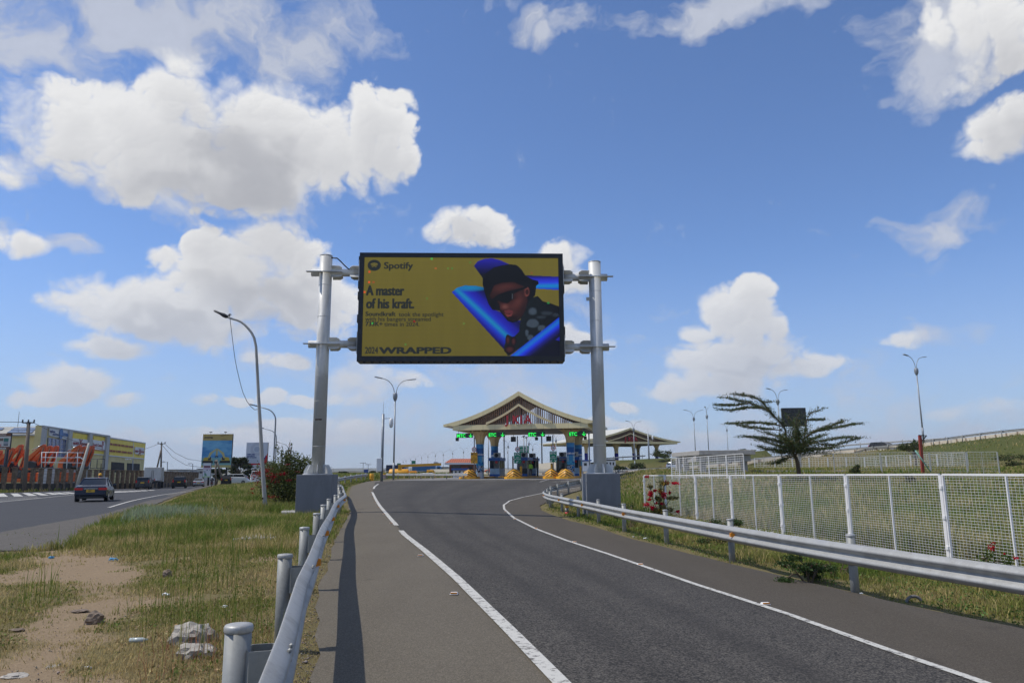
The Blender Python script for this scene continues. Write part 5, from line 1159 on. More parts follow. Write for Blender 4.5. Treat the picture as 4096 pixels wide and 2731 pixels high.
# red post with bracket
RUST = mat('red_oxide_paint', (.26,.035,.02), .6, 0, .15, 3)
a, b = P(3691,1883,60), P(3679,1741,60); root = thing('red_post', 'leaning rust-red steel post with a triangular bracket behind the fences', 'post', a)
mb = MB(); mb.bar(a-UP*.3, b, .20, .20); mb.build('column', RUST, root)
mb = MB(); t1, t2, t3 = P(3674,1740,60), P(3706,1742,60), P(3687,1764,60); mb.bar(t1, t2, .06, .07); mb.bar(t2, t3, .06, .07); mb.build('bracket', DARK, root)
a, b = P(3723,1878,59.5), P(3661,1801,59.5); root = thing('green_pipe', 'pale green pipe leaning against the red post', 'pipe', a); mb = MB(); mb.tube([a-UP*.2, b], .055, 8); mb.build('shaft', mat('pale_green_pipe', (.20,.42,.34), .5, 0, .1, 3), root)
# striped delineator behind the right rail
c = P(2268,2066,33.5); root = thing('marker_post', 'short red, white and yellow banded marker post behind the right guardrail', 'bollard', c)
REDP = mat('red_band', (.55,.03,.03), .4, 0, .1, 4)
for z0, z1, m in ((0,.12,YEL),(.12,.3,GALVD),(.3,.42,REDP),(.42,.58,GALVD),(.58,.68,YEL),(.68,.78,GALVD),(.78,.95,REDP)):
    mb = MB(); mb.tube([(c.x,c.y,c.z-.25+z0*1.1),(c.x,c.y,c.z-.25+z1*1.1)], .085, 14); mb.build('band', m, root)
# yellow barrels
def barrel(x0, x1, y0, y1, Y, lab, m, patch=None):
    a, b = P(x0, y1, Y), P(x1, y0, Y); w = (b.x-a.x)/2; h = b.z-a.z; c = Vector(((a.x+b.x)/2, Y, a.z)); root = thing('barrel', lab, 'barrel', c)
    prof = [(w*.95,0),(w,.05*h),(w,.3*h),(w*1.05,.33*h),(w,.36*h),(w,.62*h),(w*1.05,.65*h),(w,.68*h),(w,.96*h),(w*.9,h)]; mb = MB(); mb.lathe(c, prof, 24); mb.build('drum', m, root)
    if patch: mb = MB(); mb.lathe(c, [(w*1.07,.18*h),(w*1.08,.2*h),(w*1.08,.8*h),(w*1.07,.82*h)], 24); tag(mb.build('sheet', patch, root), 'faded pink sheet round the drum')
barrel(1478,1495,1893.5,1923,84.5,'bright yellow barrel at the end of the left guardrail',YEL)
barrel(1522,1544,1893,1919,105,'yellow barrel wrapped in a faded pink sheet, right of the camera pole',YEL,mat('pink_sheet',(.55,.42,.40),.8,0,.3,3))
# ---------------------------------------------------------------- foliage
LEAF = attr_mat('leaf', rough=.6, transl=.3, spec=.2); GRASSM = attr_mat('grass_blade', rough=.8, transl=.35, spec=.1)
def quads(name, c, size, cols, parent=None, elong=1.6, m=None, flat=0.):
    """leaf quads at points c (n,3)"""
    n = len(c); a = nr.normal(size=(n,3)); a[:,2] *= (1-flat); a /= np.linalg.norm(a, axis=1)[:,None]; b = nr.normal(size=(n,3)); b -= (a*b).sum(1)[:,None]*a; b /= np.linalg.norm(b, axis=1)[:,None]
    s = (size*nr.uniform(.6, 1.3, n))[:,None]; u = a*s*elong*.5; v = b*s*.5
    co = np.stack([c-u, c-v*.9, c+u, c+v*.9], 1).reshape(-1,3); fc = np.arange(4*n).reshape(-1,4); off = wloc(parent) if parent else Vector((0,0,0))
    me = fast_mesh(name, co-np.array(off), fc); face_col(me, cols); me.materials.append(m or LEAF); o = bpy.data.objects.new(name, me); COL.objects.link(o)
    if parent: o.parent = parent
    return o
def leafcol(n, base, var=.35, alt=None, p=.0):
    c = np.array(base)[None,:]*(1+nr.uniform(-var, var, (n,1)))*(1+nr.uniform(-.12,.12,(n,3)))
    if alt is not None: k = nr.random(n) < p; c[k] = np.array(alt)*(1+nr.uniform(-.3,.3,(k.sum(),1)))
    return np.clip(c, .002, 1)
def clump_pts(n, clumps):
    w = np.array([c[3]*c[4]*c[5] for c in clumps])**.8; w /= w.sum(); idx = nr.choice(len(clumps), n, p=w); v = nr.normal(size=(n,3)); v /= np.linalg.norm(v, axis=1)[:,None]; r = nr.random(n)**.45
    C_ = np.array(clumps); return C_[idx,:3]+v*r[:,None]*C_[idx,3:6]*(1+.25*nr.normal(size=(n,1)))
def thorn_tree():
    Y0 = 54; b = P(3197,1893,Y0); root = thing('thorn_tree', 'flat-topped thorn tree with wide feathery branches in front of the black screen', 'tree', b)
    trunk = [(3197,1905,0),(3193,1870,0),(3187,1838,0),(3179,1822,0)]
    limbs = [[(3179,1822,0),(3160,1790,-.3),(3145,1745,-.6),(3135,1705,-.8),(3100,1668,-1.0),(3060,1635,-1.0),(3000,1612,-1.2),(2950,1600,-1.3),(2905,1590,-1.3)],
      [(3100,1668,-1.0),(3075,1640,-.6),(3050,1610,-.4),(3030,1595,-.3),(2985,1582,-.2),(2930,1576,0)],[(3060,1635,-1),(2990,1630,-1.6),(2930,1640,-2),(2880,1638,-2)],[(3000,1612,-1.2),(2940,1620,-1.4),(2860,1621,-1.6)],
      [(3050,1610,-.4),(3080,1606,-.5)],[(3135,1705,-.8),(3080,1695,-1.6),(3010,1690,-2.2),(2960,1692,-2.6),(2905,1694,-2.8)],[(3130,1720,.3),(3060,1715,.4),(3000,1708,.2),(2960,1700,0)],
      [(3155,1780,0),(3110,1765,-1),(3050,1752,-2),(3000,1748,-2.4),(2965,1746,-2.6)],[(3165,1800,0),(3120,1785,1),(3070,1768,1.6),(3030,1758,2)],[(3170,1815,0),(3120,1805,-.6),(3070,1795,-1),(3040,1786,-1.2)],
      [(3179,1822,0),(3205,1790,.3),(3215,1755,.4),(3222,1715,.5),(3228,1680,.4),(3240,1655,.2),(3262,1645,.1),(3284,1636,0)],[(3228,1680,.4),(3260,1678,.8),(3295,1678,1)],
      [(3215,1755,.4),(3250,1730,-.4),(3290,1712,-.8),(3330,1700,-1),(3370,1685,-1.2),(3385,1680,-1.2)],[(3250,1730,-.4),(3310,1715,.5),(3370,1705,1),(3420,1696,1.2),(3450,1695,1.3)],
      [(3205,1790,.3),(3260,1770,-1),(3320,1757,-1.6),(3380,1750,-2),(3450,1750,-2.2)],[(3260,1770,-1),(3330,1780,-1),(3390,1765,-1.2),(3420,1755,-1.2)],[(3190,1810,0),(3240,1800,1.2),(3300,1795,1.8),(3340,1790,2)],
      [(3185,1818,0),(3140,1835,-.5),(3110,1848,-1),(3085,1855,-1.2)],[(3195,1800,0),(3180,1740,1.5),(3170,1690,2),(3150,1660,2.2)],[(3200,1780,0),(3190,1720,-1.5),(3185,1680,-2),(3200,1655,-2.2)],
      [(3179,1822,0),(3165,1772,-2),(3120,1740,-3.2)],[(3187,1815,0),(3235,1765,2.4),(3290,1740,3.6)],[(3170,1800,0),(3130,1755,2.4),(3080,1735,3.4),(3040,1725,3.8)]]
    mb = MB(); tp = catmull([P(x,y,Y0+d) for x,y,d in trunk], .2); mb.tube(tp, [.17-.05*i/len(tp) for i in range(len(tp))], 10); tk = mb.build('trunk', BARK, root)
    C_ = []
    for L in limbs:
        pts = catmull([P(x,y,Y0+d) for x,y,d in L], .18); n = len(pts); mb = MB(); r0 = .075 if len(L) > 5 else .045; mb.tube(pts, [r0*(1-.85*i/n)+.006 for i in range(n)], 6); mb.build('branch', BARK, tk)
        for i, p in enumerate(pts):
            if i/n < .18: continue
            k = 52 if i/n < .85 else 24; q = nr.normal(size=(k,3))*np.array([.17,.34,.055]); q[:,2] += .03-.05*np.abs(q[:,0]); C_.append(np.array(p)+q)
            if rnd.random() < .62:        # side twig
                d = (pts[min(i+1,n-1)]-pts[i-1]).normalized(); sd = Vector((rnd.uniform(-.5,.5), rnd.choice((-1,1))*.7, rnd.uniform(-.12,.2)))+d*.7; L2 = rnd.uniform(.35,.95); tw = np.linspace(0, 1, 30)[:,None]*np.array(sd*L2)+np.array(p); C_.append(tw+nr.normal(size=tw.shape)*np.array([.05,.07,.04]))
    for (x, y, rx, ry, k) in ((3185,1775,1.5,.75,2600),(3215,1800,1.7,.5,1800),(3140,1800,1.2,.4,1100),(3190,1735,.9,.6,900)):
        q = P(x, y, Y0); C_.append(np.array(q)+nr.normal(size=(k,3))*np.array([rx*.55,rx*.6,ry*.42]))
    c = np.concatenate(C_); quads('crown', c, .055, leafcol(len(c), (.055,.078,.024), .55, (.14,.11,.04), .12), root, elong=2.2)
thorn_tree()
def bush(name, label, cat, base, clumps, n, size, col, group=None, stems=6, alt=None, pa=0., flower=None):
    b = Vector(base); root = thing(name, label, cat, b, group); cl = [(b.x+c[0], b.y+c[1], b.z+c[2], c[3], c[4], c[5]) for c in clumps]
    for k in range(stems):
        c = cl[k%len(cl)]; mb = MB(); e = Vector(c[:3]); mid = b.lerp(e, .5)+Vector((rnd.uniform(-.1,.1), rnd.uniform(-.1,.1), .1)); s_ = (e-b).length
        mb.tube(catmull([b+Vector((rnd.uniform(-.1,.1)*s_*.3, rnd.uniform(-.1,.1)*s_*.3, -.1)), mid, e], s_/5), [.012*s_+.006]*2+[.008*s_+.004]*40 if False else .010*s_+.005, 5); mb.build('stem', BARK, root)
    p = clump_pts(n, cl); quads('foliage', p, size, leafcol(n, col, .45, alt, pa), root)
    if flower:
        fcl, fn, fs, fc = flower; fcl = [(b.x+c[0], b.y+c[1], b.z+c[2], c[3], c[4], c[5]) for c in fcl]; p = clump_pts(fn, fcl); quads('blossom', p, fs, leafcol(fn, fc, .35), root, elong=1.1)
    return root
def cl_px(L, base, Y, s=1.):
    out = []
    for x, y, rx, ry, dy in L: q = P(x, y, Y+dy); out.append((q.x-base[0], q.y-base[1], q.z-base[2], rx*Y/FPX, rx*Y/FPX*.9, ry*Y/FPX))
    return out
# big red-flowering bush left of the pedestal
Yb = 37.; bb = P(1130,1995,Yb); bb.z = -.3
cl = cl_px([(1130,1880,75,45,0),(1180,1900,70,60,0),(1100,1930,60,55,-.5),(1200,1960,60,55,-.5),(1080,1870,50,30,.5),(1160,1830,45,28,0),(1230,1900,50,70,.6),(1120,1960,75,40,-.6),(1210,1850,40,28,0),(1250,1960,40,50,0),(1060,1900,36,30,0),
  (1155,1800,6,30,0),(1165,1790,5,36,0),(1128,1815,12,18,0),(1145,1808,5,26,0),(1183,1835,16,10,0),(1105,1785,5,22,.0),(1110,1800,9,16,0),(1130,1800,5,24,.0),(1158,1772,4,14,0)], bb, Yb)
fl = cl_px([(1020,1905,16,22,-1),(1030,1925,14,12,-1),(1045,1890,26,16,-1),(1060,1945,30,10,-1),(1010,1955,12,8,-1),(1008,1971,14,5,-1),(1090,1905,24,18,-1.1),(1130,1895,26,9,-1),(1160,1780,5,8,0),(1150,1857,16,6,-1),(1090,1985,22,8,-1.4),(1070,1880,22,16,-1),(1215,1872,6,4,0),(1190,1885,10,6,-.8),(1160,1920,14,7,-1),(1100,1925,20,9,-1)], bb, Yb)
bush('bougainvillea_bush', 'big bougainvillea bush with dark red blossom behind the leaning lamp', 'bush', bb, cl, 14000, .06, (.095,.115,.035), stems=16, alt=(.12,.12,.03), pa=.12, flower=(fl, 620, .06, (.26,.008,.018)))
# bougainvillea at the white fence
Yb = 29.; bb = P(2645,2065,Yb); bb.z = -.15
cl = cl_px([(2635,1995,14,14,0),(2640,1960,10,22,0),(2628,1990,10,8,0),(2655,1932,24,10,0),(2690,1990,26,7,0),(2600,1945,16,7,0),(2650,2040,22,26,0),(2620,2045,20,16,0),(2685,2040,10,14,0)], bb, Yb)
fl = cl_px([(2602,1975,11,13,0),(2618,1962,8,8,0),(2655,1978,12,14,0),(2643,1968,7,8,0),(2586,2018,13,8,0),(2610,2030,13,9,0),(2598,1998,10,6,0),(2645,2013,10,7,0),(2663,1930,11,9,0),(2700,1932,16,6,0),(2588,1905,10,5,0),(2710,2045,9,7,0),(2625,2012,7,5,0),(2679,1970,7,8,0)], bb, Yb)
bush('bougainvillea_bush', 'small red bougainvillea growing up the left end of the white mesh fence', 'bush', bb, cl, 1700, .05, (.10,.10,.035), stems=8, alt=(.45,.28,.04), pa=.10, flower=(fl, 1500, .05, (.50,.005,.03)))
Yb = 13.; bb = P(3960,2330,Yb); bb.z = -.2
bush('bougainvillea_bush', 'two small red flower sprays low behind the rightmost fence panels', 'bush', bb, cl_px([(3950,2230,30,40,0),(4030,2250,30,40,0),(3985,2290,60,30,0)], bb, Yb), 700, .03, (.09,.13,.03), stems=4, flower=(cl_px([(3966,2190,16,14,0),(3975,2172,8,6,0),(4018,2215,5,5,0),(4060,2230,12,10,0)], bb, Yb), 120, .03, (.5,.005,.03)))
for i, (px, py, Y, w_, h_, lab, n) in enumerate([(2880,2110,19,90,50,'feathery green bush before the fourth fence panel, behind the rail',3400),(3235,2325,12.6,110,45,'dark green leafy shrub growing under the right guardrail',2600),(3340,2200,13.5,60,50,'thin shrub with reddish pods rising over the rail near the middle posts',900),(2520,2060,24.5,55,50,'sparse feathery shrub just right of the right pedestal',1100)]):
    b = P(px, py, Y); b.z = TZ(b.x, Y); k = Y/FPX
    cl = [(rnd.uniform(-w_,w_)*k, rnd.uniform(-.3,.3), (py-py*0+0)*0+rnd.uniform(.15,1)*h_*2*k, w_*.35*k, w_*.35*k, h_*.25*k) for _ in range(9)]
    bush('shrub', lab, 'shrub', b, cl, n, .028, (.05,.085,.025), stems=9, alt=(.14,.06,.04), pa=.05)
for i, (px, py, Y, w_, h_, lab) in enumerate([(2660,1835,176,46,22,'round green bush on the bank below the second canopy'),(2560,1862,172,40,18,'low green bushes on the bank right of the long white building'),(2480,1868,170,30,14,'small green bush at the corner of the long white building'),(2720,1840,140,30,12,'low bush behind the left end of the concrete shelter'),(2985,1795,150,34,9,'scrubby bush on the bank behind the concrete shelter roof'),(3650,1775,95,60,30,'thin grey-green bush on the bank behind the red post'),(3420,1885,60,26,22,'broad-leaved weed in front of the grey wire fence'),(4060,1850,85,70,30,'dark scrub on the embankment slope at the right edge'),(3640,1900,50,20,20,'leafy weed before the leaning fence, left of the red post')]):
    b = P(px, py+h_*.7, Y); k = Y/FPX; b.z = max(TZ(b.x, Y), b.z-.5)
    cl = [(rnd.uniform(-w_,w_)*k*.7, rnd.uniform(-w_,w_)*k*.5, rnd.uniform(.2,.95)*h_*k*1.5, w_*.4*k, w_*.4*k, h_*.4*k) for _ in range(7)]
    bush('bush', lab, 'bush', b, cl, 1500, .11*Y/100*1.2, (.06,.085,.025), stems=4, alt=(.12,.10,.05), pa=.2)
def far_tree(label, px, py0, py1, Y, w, col=(.035,.05,.018), n=2600, flat=.5):
    b = P(px, py1, Y); b.z = TZ(b.x, min(Y,400)); top = P(px, py0, Y).z; h = top-b.z; W_ = w*Y/FPX; root = thing('acacia_tree', label, 'tree', b)
    cl = []; tk = None
    mb = MB(); mb.tube([b-UP*.4, b+UP*h*.3+Vector((.1*h*.3,0,0)), b+UP*h*.55], [.035*h,.028*h,.02*h], 8); tk = mb.build('trunk', BARK, root)
    for k in range(9):
        a = rnd.uniform(0, 6.28); r = rnd.uniform(.2,.9)*W_; z = h*(rnd.uniform(.45,.92)-.15*r/W_); e = b+Vector((r*math.cos(a), r*math.sin(a)*.7, z)); mb = MB(); mb.tube([b+UP*h*.3, b.lerp(e,.6)+UP*h*.12, e], [.018*h,.012*h,.005*h], 5); mb.build('branch', BARK, tk)
        for _ in range(3): cl.append((e.x+rnd.uniform(-.15,.15)*W_, e.y+rnd.uniform(-.15,.15)*W_, e.z+rnd.uniform(-.03,.08)*h, W_*rnd.uniform(.18,.34), W_*.25, h*rnd.uniform(.05,.11)))
    p = clump_pts(n, cl); quads('crown', p, .0016*Y, leafcol(n, col, .5, (.09,.09,.03), .15), root, elong=2.)
far_tree('dark spreading acacia tree right of the tall blue billboard', 952,1822,1935,165,52, n=4200)
far_tree('smaller dark acacia tree between the two large billboards', 1000,1840,1930,190,34, n=2600)
far_tree('low rounded tree behind the parked white van', 868,1868,1930,190,30); far_tree('small tree beside the far end of the left highway', 1000,1885,1925,210,28)
far_tree('faint grey-green tree beyond the first yellow barrel', 1492,1882,1896,240,12, n=700); far_tree('little tree on the horizon left of the blue board', 1370,1886,1902,200,22, n=900)
far_tree('bare thorny tree on the bank just left of the red post', 3655,1740,1790,100,16, n=350)
# ---------------------------------------------------------------- grass
fRL, fRR, fHR, fHL = (np.vectorize(f) for f in (RL, RR, HR, HL))
def blades(name, X, Y, h, w, col, lean=.35, tip=None, kind_label=None):
    n = len(X); Z = gz(X, Y); a = nr.uniform(0, 2*math.pi, n); l = nr.uniform(0, lean, n)*h; dx, dy = np.cos(a), np.sin(a); b = nr.uniform(0, 2*math.pi, n); wx, wy = np.cos(b)*w*.5, np.sin(b)*w*.5
    base = np.stack([X, Y, Z-.01], 1); mid = base+np.stack([dx*l*.35, dy*l*.35, h*.58], 1); top = base+np.stack([dx*l, dy*l, h], 1); W_ = np.stack([wx, wy, wx*0], 1)
    co = np.stack([base-W_, base+W_, mid+W_*.8, top, mid-W_*.8], 1).reshape(-1,3); i = np.arange(n)*5
    q = np.stack([i, i+1, i+2, i+4], 1); t = np.stack([i+4, i+2, i+3, i+3], 1)
    me = bpy.data.meshes.new(name); nv = len(co); me.vertices.add(nv); me.vertices.foreach_set('co', co.astype(np.float32).ravel())
    li = np.concatenate([q.ravel(), t[:, :3].ravel()]); me.loops.add(len(li)); me.loops.foreach_set('vertex_index', li.astype(np.int32))
    me.polygons.add(2*n); me.polygons.foreach_set('loop_start', np.concatenate([np.arange(n)*4, 4*n+np.arange(n)*3]).astype(np.int32)); me.update(calc_edges=True)
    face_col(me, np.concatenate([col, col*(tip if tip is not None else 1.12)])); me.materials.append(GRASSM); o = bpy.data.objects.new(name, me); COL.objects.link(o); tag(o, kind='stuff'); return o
def region(n, y0, y1, xl, xr, pw=1.4):
    u = nr.random(n); k = 1-pw; Y = (y0**k+(y1**k-y0**k)*u)**(1/k); a, b = xl(Y), xr(Y); X = a+(b-a)*nr.random(n); return X, Y
GRN_, DRY, OLV = np.array([.125,.185,.032]), np.array([.50,.39,.19]), np.array([.27,.25,.075])
def gcol(X, Y, dry, n):
    d = np.clip(dry+(fbm(X*.8, Y*.8, 41)-.5)*1.6+nr.normal(size=n)*.22, 0, 1)[:,None]; c = np.where(d < .5, GRN_*(1-2*d)+OLV*2*d, OLV*(2-2*d)+DRY*(2*d-1)); return np.clip(c*(1+nr.uniform(-.3,.3,(n,1))), .005, 1)
# left verge: dry and short near, tall and green farther on
n = 210000; X, Y = region(n, 2.2, 34, lambda y: np.maximum(fHR(np.maximum(y,17.5))-.0, -.78*y-1.5), lambda y: fRL(y)+.02, 1.25)
ok = (X > fHR(Y)+.05)|(Y < 16.8); s_ = sand(X, Y); p_ = nr.random(n); tall = np.clip((Y-13.5)/6, 0, 1)*np.clip(1-(X+4.5)/2.5, 0, 1)
edge = np.clip((fRL(Y)-X)/.9, 0, 1); pat = fbm(X*1.3, Y*1.3, 61)
tuft = fbm(X*3.1, Y*3.1, 161); ok &= (p_ > s_*1.15-.05-.75*np.clip((tuft-.56)*6, 0, 1))&(pat+.25*tall > .30)&(p_ < .35+edge)
X, Y, tall, edge, s_ = X[ok], Y[ok], tall[ok], edge[ok], s_[ok]; n = len(X)
hh = (.03+.10*fbm(X*1.7, Y*1.7, 71)**1.6+tall*.32*(fbm(X*.6, Y*.6, 81)+.15))*nr.uniform(.45,1.35,n)*(.35+.65*edge)*(1-.45*s_); ww = np.maximum(.0045, .0010*Y)*nr.uniform(.7,1.3,n)
blades('verge_grass', X, Y, hh, ww, gcol(X, Y, .80-.42*tall-.06*(Y>9), n), .8)
# tall seeding stalks and red-tipped grass near the rail
n = 2600; X, Y = region(n, 3.5, 22, lambda y: -.55*y-1, lambda y: fRL(y)-.3, 1.2); k = (fbm(X*.9, Y*.9, 91) > .52)&(sand(X, Y) < .25); X, Y = X[k], Y[k]; n = len(X)
blades('tall_weed_stalks', X, Y, nr.uniform(.25,.62,n), np.maximum(.004,.0009*Y), gcol(X, Y, .2, n), .25)
n = 140; X = nr.normal(-2.75,.25,n); Y = nr.normal(6.9,.5,n); k = X < fRL(Y)-.3; X, Y = X[k], Y[k]; blades('red_tipped_grass', X, Y, nr.uniform(.12,.34,len(X)), np.full(len(X),.005), leafcol(len(X), (.36,.15,.09), .3), .5)
# median farther away
n = 70000; X, Y = region(n, 32, 150, lambda y: fHR(y)+.5, lambda y: np.where(y < 90, fRL(y)-.25, -20-(y-90)*.3), 1.5); hh = (.22+.38*fbm(X*.3, Y*.3, 51))*nr.uniform(.5,1.2,n); hh *= np.clip((X-fHR(Y))/2.5, .25, 1)*np.clip((fRL(Y)-X)/2, .3, 1)
blades('median_grass', X, Y, hh, .0011*Y*nr.uniform(.7,1.3,n), gcol(X, Y, .30, n), .5)
n = 9000; X = nr.normal(-14.5,1.6,n); Y = nr.normal(26.5,1.7,n); k = (X > fHR(Y)+.8)&(X < -9.8); X, Y = X[k], Y[k]; n = len(X)     # pale silvery patch
blades('silvery_grass', X, Y, nr.uniform(.3,.55,n), np.full(n,.022), leafcol(n, (.27,.31,.19), .3), .6)
# straw and litter between the rail and the shoulder
n = 9000; X, Y = region(n, 2.5, 34, lambda y: fRL(y)-.75, lambda y: fRL(y)+.28, 1.1); h = nr.uniform(.01,.06,n)+.10*np.clip((fRL(Y)-X-.1)/.5,0,1)*nr.random(n); k = (fbm(X*2, Y*1.2, 33) > .45); X, Y, h = X[k], Y[k], h[k]
blades('straw_edge', X, Y, h, np.maximum(.004,.0009*Y), leafcol(len(X), (.34,.27,.15), .35), 2.5)
# right verge and field
n = 70000; X, Y = region(n, 4.5, 42, lambda y: fRR(y)+.05, lambda y: fRR(y)+2.2+.1*y, 1.3); e = np.clip((X-fRR(Y))/1.0, .12, 1)
hh = (.05+.26*fbm(X*1.3, Y*1.3, 101)**1.6)*nr.uniform(.4,1.3,n)*e; k = (fbm(X*2.2, Y*2.2, 111)+e*.30 > .50); X, Y, hh = X[k], Y[k], hh[k]
blades('right_verge_grass', X, Y, hh, np.maximum(.0045,.0010*Y)*nr.uniform(.7,1.3,len(X)), gcol(X, Y, .30, len(X)), .7)
FLX = lambda y: fa.x+(y-fa.y)/(fb.y-fa.y)*(fb.x-fa.x)
n = 120000; X, Y = region(n, 9, 160, lambda y: np.where(y < 31, np.maximum(fRR(y)+2.0, FLX(y)+.35), fRR(y)+2.0), lambda y: .74*y+6, 1.35); k = (Y < 200)
hh = (.28+.46*fbm(X*.35, Y*.35, 121))*nr.uniform(.5,1.2,n)*(1+.25*np.clip((20-Y)/10,0,1)); onr = np.array([near_ramp(x, y)[2] > 0 for x, y in zip(X, Y)]); k = ~onr; X, Y, hh = X[k], Y[k], hh[k]; n = len(X)
c_ = gcol(X, Y, .24+.34*np.clip((Y-60)/30, 0, 1), n); blades('field_grass', X, Y, hh*np.where(Y > 46, .45, 1), .0011*Y*nr.uniform(.7,1.4,n), c_, .5)
n = 26000; X, Y = region(n, 9, 34, lambda y: fRR(y)+1.2, lambda y: np.maximum(FLX(y)+.3, fRR(y)+3), 1.3); k = fbm(X*1.5, Y*1.5, 141) > .40; X, Y = X[k], Y[k]; blades('fence_foot_grass', X, Y, (.05+.20*fbm(X*.9, Y*.9, 151)**1.5)*nr.uniform(.5,1.3,len(X)), np.maximum(.005,.0011*Y), gcol(X, Y, .34, len(X)), .7)
def weeds(name, n, y0, y1, xl, xr, thr, seed, size, col, hmax=.07):
    X, Y = region(n, y0, y1, xl, xr, 1.3); k = (fbm(X*2.3, Y*2.3, seed, 3) > thr)&((sand(X, Y) < .5)|(X > 0)); X, Y = X[k], Y[k]; m = len(X); c = np.stack([X, Y, gz(X, Y)+nr.uniform(.01, hmax, m)], 1); o = quads(name, c, size, leafcol(m, col, .4, (.20,.17,.06), .2), None, elong=1.5, flat=-.8); tag(o, kind='stuff')
weeds('low_weeds', 42000, 2.8, 22, lambda y: -.8*y-1.5, lambda y: fRL(y)-.2, .52, 171, .022, (.16,.19,.045)); weeds('right_low_weeds', 26000, 5, 24, lambda y: fRR(y)+.12, lambda y: fRR(y)+3.6, .50, 181, .026, (.12,.19,.045), .12)
weeds('dead_thatch', 40000, 2.6, 24, lambda y: -.8*y-1.5, lambda y: fRL(y)-.05, .40, 191, .02, (.40,.30,.15), .03)
n = 30000; Y = nr.uniform(100, 330, n); X = nr.uniform(-30, -6, n)*Y/110; k = (X > fHR(Y)+2)&((X < -19-(Y-105)*.02)|(Y > 112)); X, Y = X[k], Y[k]; blades('far_scrub', X, Y, nr.uniform(.3,.9,len(X)), .0014*Y, gcol(X, Y, .25, len(X)), .5)
# highway left verge
n = 9000; Y = nr.uniform(80, 230, n); X = fHL(Y)-nr.uniform(0, 4.5, n); blades('highway_verge_grass', X, Y, nr.uniform(.15,.5,n), .0013*Y, gcol(X, Y, .45, n), .5)
